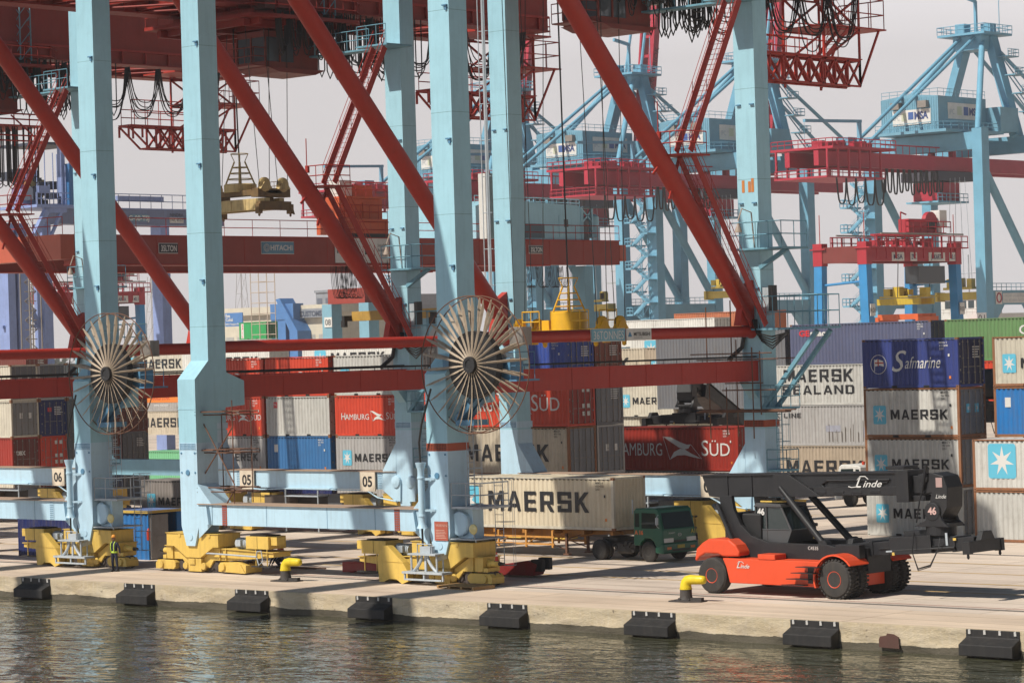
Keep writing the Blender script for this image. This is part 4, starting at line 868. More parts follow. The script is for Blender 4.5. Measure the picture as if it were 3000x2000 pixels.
        if k == 'patch': [e.box(a_, b_, Y-.001, Y, c_, d_, 7) for a_, b_, c_, d_ in ((-1.4, -.1, 1.0, 1.45), (1.9, 2.4, .6, 1.3), (3.6, 4.0, 1.6, 1.9))]; [e.box(x_, x_+.05, Y-.003, Y-.001, .3+.0*i, .3+hh, 8) for i, (x_, hh) in enumerate([(-1.2+.37*q+rn.uniform(-.1, .1), rn.uniform(.4, 1.5)) for q in range(14)])]
    mats = [INK, INKW, INKW, flat('mark_red', (.55, .06, .03), .5), flat('mark_bright_red', (.60, .03, .04), .5), flat('mark_orange', (.75, .22, .03), .5), flat('mark_navy', (.03, .05, .22), .5), paint('grey_patch', (.36, .37, .44), .6), paint('rust_run', (.13, .10, .08), .8)]
    if l.v: l.build('lettering', mats, t)
    if e.v: e.build('emblem', [flat('star_blue', (.12, .50, .68), .5)]+mats[1:], t)
    return t
def star_box_x(m, cy, cz, w_, h_, x):
    m.box(x-.004, x-.001, cy-w_/2, cy+w_/2, cz-h_/2, cz+h_/2, 0)
    c = [(x, cy, cz)]+[(x, cy+w_*(.42 if i % 2 == 0 else .15)*sin(pi*i/7), cz+h_*(.36 if i % 2 == 0 else .13)*cos(pi*i/7)) for i in range(14)]
    m.add(c, [(0, 1+i, 1+(i+1) % 14) for i in range(14)], 1)
cp = lambda n, c, **k: paint('container_'+n, c, .5, da=k.get('da', .35), rust=k.get('rust', .18), var=.09, dirt=k.get('dirt', (.16, .13, .10)))
GREY = cp('grey', (.42, .41, .40)); LGREY = cp('light_grey', (.55, .545, .51)); OFFW = cp('offwhite', (.62, .575, .47), rust=.22); BEIGE = cp('beige', (.58, .50, .38)); HRED = cp('red', (.62, .06, .025), rust=.1, dirt=(.3, .03, .02)); DRED = cp('dark_red', (.34, .03, .018), rust=.1, dirt=(.16, .02, .015))
NAVY = cp('navy', (.035, .055, .23), rust=.12, dirt=(.06, .07, .16)); BLU = cp('blue', (.04, .17, .40), dirt=(.05, .1, .2)); DKB = cp('dusty_blue', (.10, .115, .20), rust=.2, dirt=(.14, .12, .13)); DKG = cp('dark_grey', (.16, .165, .18)); MAR = cp('maroon', (.17, .035, .025)); MINT = cp('mint', (.18, .50, .26), rust=.03, da=.12); GRN = cp('green', (.13, .26, .10), rust=.1); SPG = cp('bright_green', (.02, .36, .10), rust=.05); WHT = cp('white', (.72, .71, .66), rust=.06); DOORG_SHADED = cp('door_grey_shaded', (.20, .21, .23)); RUST = paint('rusty_frame', (.30, .13, .06), .7, da=.4, rust=.7); BRB = cp('bright_blue', (.02, .19, .52), rust=.05); DNV = cp('deep_navy', (.012, .022, .12), rust=.04); TAN = cp('tan', (.44, .36, .27)); RST = cp('rust_orange', (.52, .17, .08)); ROY = cp('royal_blue', (.03, .07, .33), rust=.1)  # the door grey is kept dark to hold the shade of container ends
Hc, Hq = 2.591, 2.896
C = container
# stack beside the reach stacker
sx, sy = -89.15, 37.9
C('lowest grey container with star emblem, behind the reach stacker spreader', sx, sy, 0, L20, Hc, LGREY, 'm20|idk', DOORG_SHADED, seed=1)
C('grey container with star emblem, second up behind the reach stacker boom', sx, sy, 2.6, L20, Hc, LGREY, 'm20|idk', DOORG_SHADED, RUST, seed=2)
C('rust-edged pale container with star emblem directly under the navy script container', sx, sy, 5.2, L20, Hc, cp('pale', (.62, .61, .57), rust=.3), 'm20|idk|dstar', DOORG_SHADED, RUST, seed=3)
C('navy container with white script lettering and a round flag emblem', sx, sy, 7.8, L20, Hc, NAVY, 'saf|idw|did', cp('navy_door', (.012, .02, .085)), cast=RUST, seed=4)
# right edge stacks
C('plain pale container on the ground at the right edge', -81.1, 36.0, 0, L40, Hc, LGREY, '', False, RUST)
C('pale container with a big light blue star square at the right edge', -81.1, 36.0, 2.6, L40, Hc, cp('pale', (.62, .61, .57), rust=.3), 'star', False, RUST)
C('bright blue container with a white notice at the right edge', -82.1, 39.6, 5.15, L20, Hc, BRB, 'paper', False, RUST)
C('cream container with small star square, top of the right edge stack', -82.1, 39.6, 7.76, L20, Hc, OFFW, 'm20', False, RUST)
# far row behind that stack
C('dusty grey-blue container on top of the row behind the navy script one', -124.55, 78, 8.7, L40, Hq, DKB, 'seaco|idw', True, cast=RUST, seed=6)
C('pale container with two lines of huge black lettering', -126.3, 78, 5.8, L40, Hq, LGREY, 'sea', True)
C('patched grey container with rust runs, third from top of its row', -126.3, 78, 2.9, L40, Hq, GREY, 'kl|patch', True)
C('beige-grey container with big black letters behind the white truck', -126.3, 78, 0, L40, Hq, TAN, 'm40l', True)
C('faded green container with white capital letters at the right edge', -111.2, 78, 8.7, L40, Hq, GRN, 'cap', False, cast=RUST)
C('bright red container under the faded green one, mostly hidden', -111.2, 78, 5.8, L40, Hq, HRED, 'h40', False)
C('dark container end left of the dusty grey-blue one', -137.3, 78.1, 8.5, L40, Hq, DKG, 'did', True)
C('dark container end left of the pale two-line one', -137.3, 78.1, 5.6, L40, Hq, DKG, 'did', True)
# middle stack with door ends facing us
mx, my = -110.95-L40, 38.6
C('beige container with big black letters behind the trailer load', mx, my, 2.9, L40, Hq, BEIGE, 'm40|idk', DOORG_SHADED, RUST, seed=8)
C('bottom beige container hidden behind the trailer load', mx, my, 0, L40, Hq, BEIGE, '', DOORG_SHADED)
C('bright red long container right of the big cable reel', mx, my, 5.81, L40, Hc, HRED, 'h40|dhs', DRED)
C('royal blue container beneath the red pipe right of the cable reel', -110.95-L20, my, 8.41, L20, Hc, ROY, 'idw|did', True, seed=9)
my2 = my+2.55
C('grey door end with stickers, right of the beige lettered stack', mx, my2, 2.9, L40, Hq, GREY, 'dpap', DOORG_SHADED)
C('grey door end with a brown notice, above the sticker doors', mx, my2, 5.81, L40, Hc, DKG, 'did', cp('mid_grey', (.22, .23, .25)))
C('rust red door end beside the royal blue doors', -110.95-L20, my2, 8.41, L20, Hc, cp('rust_red', (.24, .06, .035)), 'did', True)
# long dark red box between the stacks
C('long dark red container with white flag emblem behind the green truck', -108.98-L40, 52, 2.52, L40, 2.74, DRED, 'h40|idw', True, seed=10)
C('grey container under the long dark red one, mostly hidden', -108.98-L40, 52.05, 0, L40, 2.5, GREY, '', True)
# rows further back on the right of the middle
C('beige container with half-hidden black letters under the red pipe', -140.05-L40, 80, 7.66, L40, Hc, BEIGE, 'm40', False)
C('small tan container with star square above the red beam', -140.0, 80, 7.66, L20, Hc, TAN, 'm20|idk', DOORG_SHADED, seed=12)
C('cream container behind the second black reach stacker head', -143.0, 79.9, 5.0, L20, Hc, OFFW, 'm20', True)
C('tan container with grey doors behind the second black boom', -136.6, 79.9, 5.0, L20, Hc, TAN, '', DOORG_SHADED)
C('cream container below the second black spreader', -146.0, 82.5, 2.3, L40, Hc, OFFW, '', False)
C('white long container with star square below the red pipe', -158.6, 100, 8.7, L40, Hq, WHT, 'm40', False)
C('white container roof line above the red pipe on the far right row', -181.6, 125, 10.3, L40, Hc, WHT, '', True)
C('rust orange container just showing above the white one', -181.0, 133, 10.9, L40, Hc, RST, '', False)
# front row left of the middle
TX = (-146.02, -139.74, -133.14); ty = 40.84
rows = [
    ('lowest grey container seen under the 05 sill, left', 'lowest navy container seen under the 05 sill, middle', 'lowest grey container seen under the 05 sill, right', (GREY, DNV, GREY), ('', '', '')),
    ('grey container with black letters behind the small scaffold', 'blue container with a white notice above the 05 sill', 'grey container with star emblem above the right 05 plate', (GREY, BLU, GREY), ('m20|idk', 'paper|idw', 'm20|idk')),
    ('red container with white flag emblem behind the small scaffold', 'grey-white container with a small red square, crossed by a leg shadow', 'red container with white name and flag, right of the grey-white one', (HRED, LGREY, HRED), ('h20|idw', 'tal', 'h20|idw')),
    ('red container partly behind the tall leg and above the red beam', 'red container above the grey-white one and the red beam', 'beige-grey container with star above the red beam', (HRED, HRED, LGREY), ('h20|idw', 'h20|idw', 'm20|idk'))]
for k, (a, b_, c_, ms, mk) in enumerate(rows):
    for i in range(3): C((a, b_, c_)[i], TX[i], ty, 2.595*k, L20, Hc, ms[i], mk[i], True, cast=RUST, seed=20+3*k+i)
# left block whose door ends face us, doors darkened to paint in their shade
bx = -163.75-L20
ends = [[('off-white', OFFW, '', DKG), ('brown', MAR, 'did', True), ('dark grey', DKG, 'did', True), ('grey-blue', DKB, '', True), ('grey', GREY, 'did', DOORG_SHADED)],
        [('dark red', DRED, 'tex', MAR), ('red', HRED, 'dhs', HRED), ('grey', DKG, 'dstar', True), ('brown red', MAR, 'did', True), ('dark grey', DKG, 'did', True)],
        [('cream', OFFW, 'dpap', cp('door_mid_shaded', (.26,.265,.27))), ('navy', DNV, 'dtal|did', True), ('grey', DKG, '', True), ('red brown', MAR, '', True), ('dark red', MAR, 'did', True)],
        [('off-white', OFFW, 'dpap', DKG), ('grey', GREY, '', DKG), ('mid grey', GREY, 'dstar', DKG), ('grey', GREY, 'did', DKG), ('slate', DKG, '', True)]]
tn_ = ('bottom', 'second', 'third', 'top'); rn_ = ('front', 'second', 'middle', 'fourth', 'rear')
for k in range(4):
    for i in range(5):
        nm, pm, mk, dr = ends[k][i]
        C('%s container, %s tier, %s row of the left door-end block' % (nm, tn_[k], rn_[i]), bx, 38.1+2.52*i, 2.595*k, L20, Hc, pm, mk, dr, cast=RUST, seed=40+5*k+i, group='door-end containers in the left block')
C('lone grey container with star emblem on the ground behind the blue store', -145.3, 34.6, 0, L20, Hc, cp('taupe', (.30, .27, .25)), 'm20', False)
C('mint green container beside the tall middle leg', -190.4, 72, 0, L20, 2.6, MINT, '', False)
C('beige container with black letters left of the tall leg, under the red beam', -246.1, 115, 2.2, L40, Hc, BEIGE, 'm40', False)
C('orange-banded grey container with a web address above the beige lettered one', -246.1, 115, 4.8, L40, Hc, cp('mid_grey2', (.40, .38, .36)), 'orange', False)
C('cream container with black letters above the red beam left of the tall leg', -246.1, 115, 8.6, L40, Hc, OFFW, 'm40', False)
# rear rows seen between pipe and red containers
yb = 89
xr1 = on(1164, 1030, 1, yb).x; xr2 = on(789, 1040, 1, yb).x
C('white long container with black letters just under the red pipe', xr1-L40, yb, 8.7, L40, 2.85, WHT, 'm40', False)
C('white container with black letters under the red pipe near the tall leg', xr2-L40, yb, 8.6, L40, 2.85, WHT, 'm40', False)
C('dark grey container between the two white ones under the red pipe', xr2+1.0, yb+6, 8.3, L40, 2.85, DKG, 'did', True)
C('brown container at the left edge just under the red pipe', on(75, 1040, 1, 70).x-L20, 70, 9.2, L20, 2.3, MAR, 'did', True)
C('bright green container with red letters on a white strip, high above the rows', -325.3, 203, 13.1, L20, Hc, SPG, 'spil', cp('dark_green', (.01, .14, .05)))
for k in range(5): C('hidden lower container under the bright green one', -325.3, 203.05, 2.59*k+.1, L20, Hc, GREY, '', False, group='containers under the bright green one') if k == 4 else None
# site stores on the apron
C('navy site container behind the left yellow carriage', -125.3, 9.4, 0, L20, 2.55, DNV, '', False, group='site stores on the apron')
# ---------------------------------------------------------------- blue site store with its door open
t = thing('site_store', 'bright blue site store with yellow roof edge and open grey door', 'store', (-117.2, 11.4, 0), 0, 'site stores on the apron')
b = MB(); pr = corr(10, -1.9, 2.0, .05); b.add([(x, -1.2+d, z) for x, d in pr for z in (0, 2.5)], [(2*i, 2*i+2, 2*i+3, 2*i+1) for i in range(len(pr)-1)]); b.box(-1.95, 2.0, 1.15, 1.2, 0, 2.5); b.box(1.9, 2.0, .75, 1.2, 0, 2.5); b.box(1.9, 2.0, -1.2, -1.12, 0, 2.5); b.box(-1.95, -1.9, -1.2, 1.2, 0, 2.5); b.build('corrugated_walls', BRB, t)
b = MB(); b.box(-2, 2.06, -1.25, 1.25, 2.5, 2.56, 0); b.box(-2.02, 2.08, -1.29, -1.25, 2.44, 2.58, 1); b.box(2.06, 2.1, -1.29, 1.29, 2.44, 2.58, 1); b.build('roof', [paint('roof_blue', (.12, .20, .42), .6, da=.3), YEL], t)
b = MB(); b.box(2.02, 2.06, -1.1, .1, .05, 2.35, 0); [b.box(2.06, 2.09, -1.1, .1, z, z+.05, 0) for z in (.1, 1.2, 2.25)]; b.build('open_door', paint('door_taupe', (.36, .33, .31), .6), t)
f = MB(); f.lathe((0, 0, 0), 'z', [(.09, 0), (.1, .05), (.1, .5), (.05, .58), (.03, .64)], 12); f.build('tmp', HRED); o = bpy.data.objects['tmp']; o.name = 'fire_extinguisher'; o.location = (-114.95, 10.0, 1.05); tag(o, 'red fire extinguisher hanging on the blue store door', 'extinguisher')
# ---------------------------------------------------------------- wheels
TYRE = paint('tyre_rubber', (.035, .032, .030), .8, da=.5, dirt=(.09, .075, .06)); HUB = paint('hub_dark', (.07, .065, .06), .6, da=.4); ORG = paint('stacker_orange', (.78, .085, .025), .38, da=.12, dirt=(.35, .05, .03), var=.05); DGR = paint('stacker_grey', (.020, .0205, .023), .45, da=.3, dirt=(.045, .04, .035), spec=.3); GLASS = flat('window_glass', (.022, .034, .034), .04)
def wheel(t, c, Rw, wd, tread=False, rimm=None, rim_r=.42, sy=-1):
    w_ = thing_part('wheel', t, c); m = MB()
    a = Rw*rim_r; m.lathe((0, 0, 0), 'y', [(a, -wd/2), (Rw*.62, -wd*.54), (Rw*.88, -wd*.50), (Rw*.985, -wd*.36), (Rw, -wd*.15), (Rw, wd*.15), (Rw*.985, wd*.36), (Rw*.88, wd*.5), (a, wd*.5)], 40)
    if tread:
        for k in range(30):
            q = 2*pi*k/30
            for s, off in ((-1, 0), (1, pi/30)):
                rot = Matrix.Rotation(-(q+off), 3, 'Y'); m.cb(rot @ Vector((Rw+.005, 0, 0))+Vector((0, s*wd*.27, 0)), (.06, wd*.42, .085), 0, rot)
    m.build('tyre', TYRE, w_, smooth=35)
    r = MB(); r.lathe((0, 0, 0), 'y', [(a*.98, sy*wd*.49), (a*1.02, sy*wd*.52), (a*.86, sy*wd*.48), (a*.8, sy*wd*.25), (a*.55, sy*wd*.22), (a*.50, sy*wd*.40), (a*.42, sy*wd*.44), (a*.1, sy*wd*.44)], 28)
    for k in range(10): r.lathe((a*.68*cos(2*pi*k/10), sy*wd*.25, a*.68*sin(2*pi*k/10)), 'y', [(.02, 0), (.025, sy*.04)], 6)
    r.build('rim', rimm or HUB, w_, smooth=40); return w_
# ---------------------------------------------------------------- reach stackers
def spreader_frame(t, c, rot, half, tilt=0.0):
    s = thing_part('lifting_frame', t, c); s.rotation_euler = (0, tilt, rot)
    m = MB(); m.box(-half+.2, half-.2, -.55, -.08, -.28, .25); m.box(-half+.2, half-.2, .08, .55, -.28, .25); m.box(-1.0, 1.0, -.7, .7, -.3, .42); m.box(-1.6, 1.6, -.62, -.56, -.05, .0); m.box(-.5, 1.0, -.35, .35, .42, .62)
    for x in (-2.0, 2.0): m.box(x-.08, x+.08, -.6, .6, -.30, .30)
    m.build('main_beam', DGR, s, bevel=.015)
    for sx_ in (-1, 1):
        e = MB(); e.box(*sorted((sx_*half, sx_*(half-.32))), -1.15, 1.15, -.36, .10); e.prism([(-.5, .1), (.5, .1), (.3, .45), (-.3, .45)], 'x', sx_*half-.15, sx_*half+.1)
        for y in (-1.12, 1.12): e.cb((sx_*(half-.14), y, -.15), (.36, .22, .5)); e.lathe((sx_*(half-.14), y, -.6), 'z', [(.02, 0), (.06, .07), (.045, .25)], 8)
        e.build('end_beam', DGR, s, bevel=.015)
    h = MB(); h.tube((-.9, -.66, -.12), (2.1, -.66, -.12), .05, 8, m=0); h.cb((-1.05, -.68, -.14), (.3, .05, .06), 1); h.cb((-.85, -.68, -.25), (.12, .05, .12), 2); h.cb((2.1, -.62, .2), (.14, .04, .1), 2); h.cb((1.7, -.58, .22), (.1, .04, .5), 1)
    for q in (.25, .4, .6): h.path([(.3, -.75, .55), (.25, -.95, -.2), (.5, -1.0, -.8-.25*q), (1.1, -1.0, -.7-.2*q), (1.5, -.9, -.1), (1.5, -.75, .3)], .022, 5, 0)
    h.build('hoses', [CABLE, GREYST, YEL], s)
    return s
def reach_stacker(loc, rz, boom_deg, label, spr_rot, detail=True):
    t = thing('reach_stacker', label, 'reach stacker', loc, rz)
    b = MB()
    for s in (-1, 1):
        b.prism([(-5.78, 1.5), (-5.6, 1.15), (-5.42, .48), (-.95, .46), (-.95, 1.0), (-.6, 1.5)], 'y', s*2.05, s*1.55)
    b.box(-6.9, -.75, -1.5, 1.5, .62, 1.5); b.box(-.4, .45, -.75, .75, .45, .95); b.box(-3.9, -3.0, -2.08, -1.3, 1.5, 1.72); b.build('chassis', ORG, t, bevel=.03)
    cw = MB(); cw.prism([(-7.35, 1.40), (-7.25, 1.85), (-6.95, 2.10), (-6.6, 2.28), (-5.5, 2.28), (-5.15, 2.05), (-4.95, 1.75), (-5.0, 1.58), (-5.85, 1.56), (-6.1, 1.66), (-6.8, 1.66), (-7.1, 1.5), (-7.3, 1.3)], 'y', -1.95, 1.95); cw.build('counterweight', ORG, t, bevel=.10)
    fe = MB()
    for s in (-1, 1):
        arc = [(1.04*cos(a)*1.0, .80+1.02*sin(a)) for a in [pi*1.12-i*pi*.92/14 for i in range(15)]]; inn = [(.97*cos(a), .80+.95*sin(a)) for a in [pi*1.12-i*pi*.92/14 for i in range(15)]]
        for k in range(14): fe.prism([arc[k], arc[k+1], inn[k+1], inn[k]], 'y', s*2.14, s*.85)
    fe.build('front_fender', ORG, t, smooth=30)
    for y, sy in ((-1.83, -1), (1.83, 1)): wheel(t, (-6.35, y, .76), .76, .52, False, ORG, .40, sy)
    for y, sy in ((-1.82, -1), (-1.12, -1), (1.12, 1), (1.82, 1)): wheel(t, (0, y, .80), .79, .56, True, ORG if abs(y) > 1.5 else HUB, .42, sy)
    fr = MB()
    prof = [(-6.5, 4.05), (-5.85, 4.05), (-5.75, 3.5), (-5.4, 2.85), (-4.85, 2.4), (-4.0, 2.15), (-.9, 2.12), (-.2, 1.95), (.25, 1.5), (-.2, 1.45), (-5.5, 1.5), (-6.1, 2.3), (-6.4, 3.2)]
    for s in (-1, 1): fr.prism(prof, 'y', s*1.25, s*1.05)
    fr.box(-5.5, -.6, -1.05, 1.05, 1.5, 1.95); fr.box(-6.4, -5.9, -1.05, 1.05, 2.2, 3.3); fr.box(-.75, .75, -.8, .8, .96, 2.0); fr.box(-.75, .3, -1.3, 1.3, 1.35, 1.6); fr.box(-.5, .7, -1.3, -.9, 1.6, 2.15); fr.box(-.5, .7, .9, 1.3, 1.6, 2.15)
    fr.lathe((-5.6, -1.5, 1.5), 'z', [(.23, 0), (.23, .35), (.2, .65)], 16); fr.path([(-5.6, -1.5, 2.1), (-6.0, -1.45, 2.8), (-6.5, -1.4, 3.7)], .09, 10); fr.build('frame_and_mast', DGR, t, bevel=.02)
    ht = MB(); ht.box(-5.6, -4.6, -.9, .9, 1.95, 3.3); ht.box(-5.2, -4.4, -.5, 1.0, 3.3, 3.6); ht.build('engine_hood', flat('engine_black', (.012, .012, .013), .6), t, bevel=.06)
    st = MB()
    for i, x in enumerate((-1.7, -1.95, -2.2, -2.45)): st.prism([(x, -2.42), (x+1.1, -2.42), (x+1.1, -2.05), (x+.25, -2.05)], 'z', 1.27-.2*i-(.05*i), 1.30-.25*i)
    st.box(-1.35, -.95, -2.06, -2.0, .6, 1.3, 0); st.build('access_steps', DGR, t)
    cb = MB(); cprof = [(-5.0, 2.1), (-3.5, 2.1), (-3.25, 2.65), (-3.62, 3.62), (-5.0, 3.68)]
    cb.prism([(-5.0, 2.1), (-3.3, 2.1), (-3.05, 2.65), (-5.0, 2.65)], 'y', -.80, .9); cb.prism([(-5.02, 3.58), (-3.55, 3.58), (-3.6, 3.70), (-4.9, 3.74)], 'y', -.84, .94)
    for y in (-.78, .88):
        for p, q in (((-4.95, 2.6), (-4.95, 3.62)), ((-3.1, 2.62), (-3.62, 3.62)), ((-4.35, 2.1), (-4.38, 3.62))): cb.beam((p[0], y, p[1]), (q[0], y, q[1]), .06, .08)
        cb.tube((-4.9, y-.02, 2.65), (-3.15, y-.02, 2.65), .03, 5)
    co = cb.build('operator_cab', paint('cab_grey', (.075, .076, .08), .45, da=.15), t, bevel=.02)
    gl = MB(); gl.prism([(-4.92, 2.66), (-3.14, 2.66), (-3.62, 3.58), (-4.92, 3.58)], 'y', -.76, .86); gl.build('glazing', GLASS, co)
    rf = MB(); rf.box(-4.9, -3.7, -.5, .6, 3.76, 3.82, 0); rf.cb((-4.4, -.2, 3.88), (.5, .3, .1), 1); rf.cb((-3.9, .3, 3.9), (.25, .25, .14), 1); rf.build('roof_lamps', [YEL, CABLE], co)
    # boom
    B = thing_part('boom', t, (-6.15, 0, 4.25)); B.rotation_euler = (0, -R(boom_deg), 0)
    o_ = MB(); o_.prism([(-1.75, .62), (8.7, .62), (8.7, -.28), (-.9, -.30), (-1.4, -.25)], 'y', -.62, .62); o_.prism([(-1.75, .66), (8.75, .66), (8.75, .6), (-1.75, .6)], 'y', -.7, .7)
    for x in (-.4, .9, 2.6): o_.box(x, x+.06, -.66, .66, -.3, .62)
    o_.prism([(2.2, .62), (3.0, .62), (4.6, -.3), (1.8, -.3), (1.9, .1)], 'y', -.78, -.62); o_.prism([(2.2, .62), (3.0, .62), (4.6, -.3), (1.8, -.3), (1.9, .1)], 'y', .62, .78)
    o_.box(4.2, 8.5, -.72, -.62, -.26, .08); o_.box(8.35, 8.95, -.75, .75, -.55, .70); o_.box(8.95, 9.6, -.5, .5, -.52, -.3)
    for x in (4.6, 5.5, 6.4, 7.3): o_.cb((x, -.73, -.12), (.5, .03, .12))
    o_.path([(8.0, -.68, .35), (4.9, -.68, .35), (4.6, -.68, .2), (4.75, -.68, .02), (5.2, -.68, 0)], .05, 6); o_.path([(3.0, -.7, .1), (4.6, -.7, .05), (7.9, -.68, .25)], .03, 5); o_.box(7.7, 8.6, -.5, .5, .75, .88)
    o_.build('outer_boom', DGR, B, bevel=.02)
    i_ = MB(); i_.box(8.7, 9.9, -.45, .45, -.22, .48); i_.build('inner_boom', DGR, B, bevel=.02)
    hd = MB(); hd.prism([(9.3, .55), (10.0, .60), (10.5, .46), (10.68, .0), (10.62, -.8), (10.3, -1.25), (9.9, -1.3), (9.75, -.8), (9.9, -.2), (9.6, -.25), (9.3, -.2)], 'y', -.55, .55); hd.lathe((9.6, -.56, .38), 'y', [(.05, -.1), (.2, -.08), (.22, 0)], 14); hd.lathe((9.95, -.56, -.95), 'y', [(.1, -.09), (.36, -.08), (.4, 0)], 20); hd.build('boom_head', DGR, B, bevel=.03)
    tl = MB(); tl.text('L', (6.35, -.745, .06), (1,0,0), (0,0,1), .42, 0, shear=.5, bold=.01); tl.text('inde', (6.72, -.745, .07), (1,0,0), (0,0,1), .27, 0, shear=.4, bold=.008, width=.95); tl.path([(6.45, -.745, .36), (6.6, -.745, .5), (6.85, -.745, .5), (7.0, -.745, .38)], .02, 4, 0); tl.path([(6.0, -.745, .10), (6.15, -.745, .06), (6.4, -.745, .08)], .02, 4, 0); tl.text('46', (9.77, -.66, -1.05), (1,0,0), (0,0,1), .28, 1, bold=.03); tl.text('Linde', (10.12, -.57, -.42), (1,0,0), (0,0,1), .16, 0, shear=.35); tl.box(10.15, 10.45, -.565, -.56, .02, .4, 2)
    tl.build('lettering', [INKW, flat('pink_white', (.65, .42, .38), .5), paint('faded_label', (.45, .30, .28), .6)], B)
    tl = MB(); tl.text('L', (-5.02, -2.075, 1.12), (1,0,0), (0,0,1), .26, 0, shear=.5, bold=.01); tl.text('inde', (-4.82, -2.075, 1.12), (1,0,0), (0,0,1), .17, 0, shear=.4, bold=.01, width=.48); tl.path([(-4.98, -2.075, 1.30), (-4.9, -2.075, 1.39), (-4.72, -2.075, 1.38), (-4.64, -2.075, 1.31)], .012, 4, 0); tl.text('46', (-4.85, -.80, 3.25), (1,0,0), (0,0,1), .26, 0, bold=.04); tl.text('C4535', (-1.9, -1.27, 1.9), (1,0,0), (0,0,1), .14, 0); tl.build('lettering', [INKW], t)
    if detail:
        bm = Matrix.Rotation(-R(boom_deg), 3, 'Y')
        for s in (-1, 1):
            p = Vector((-1.25, s*.98, 2.05)); q = Vector((-6.15, 0, 4.25))+bm @ Vector((2.5, s*.75, .1)); c = MB(); mid = p.lerp(q, .82); c.tube(p, mid, .145, 16, m=0); c.tube(mid, q, .11, 16, m=0); c.lathe((p.x, p.y-.2, p.z), 'y', [(.1, 0), (.25, .02), (.25, .38), (.1, .4)], 16); c.build('lift_cylinder', DGR, t, smooth=40)
    # rotator and lifting frame
    tip = Vector((-6.15, 0, 4.25))+Matrix.Rotation(-R(boom_deg), 3, 'Y') @ Vector((9.95, 0, -1.0))
    r = MB(); r.prism([(-.9, -.55), (.75, -.55), (.45, -.3), (.3, .1), (-.1, .15), (-.35, -.3)], 'y', -.62, -.45); r.prism([(-.9, -.55), (.75, -.55), (.45, -.3), (.3, .1), (-.1, .15), (-.35, -.3)], 'y', .45, .62); r.lathe((0, 0, -.95), 'z', [(.5, 0), (.62, .05), (.62, .4), (.5, .45)], 24); r.box(-.7, .7, -.5, .5, -.55, -.4)
    r.path([(-.75, -.65, -.4), (-.55, -.66, .5), (-.3, -.66, 1.2)], .035, 6); r.path([(-.2, -.66, 1.9), (-.42, -.66, .9)], .07, 8)
    o = r.build('rotator', DGR, t, bevel=.02); o.location = tip
    spreader_frame(t, tip+Vector((-1.05 if detail else -.35, 0, -1.36)), spr_rot, 3.15, R(-4) if detail else 0)
    return t
reach_stacker((-68.55, 9.2, 0), 0, 1.2, 'orange and black reach stacker number 46 on the quay', 0)
rs2 = reach_stacker((-119.3, 62.1, 0), R(-75), 21, 'black boom of a second reach stacker above the long dark red container', R(75), False)
rs3 = copy_tree(rs2); rs3.location = (-95.6, 62.1, 0); rs3['label'] = 'black boom head of a third reach stacker in the gap before the right edge stack'
for r_ in (rs2, rs3): r_['group'] = 'reach stackers working behind the container rows'

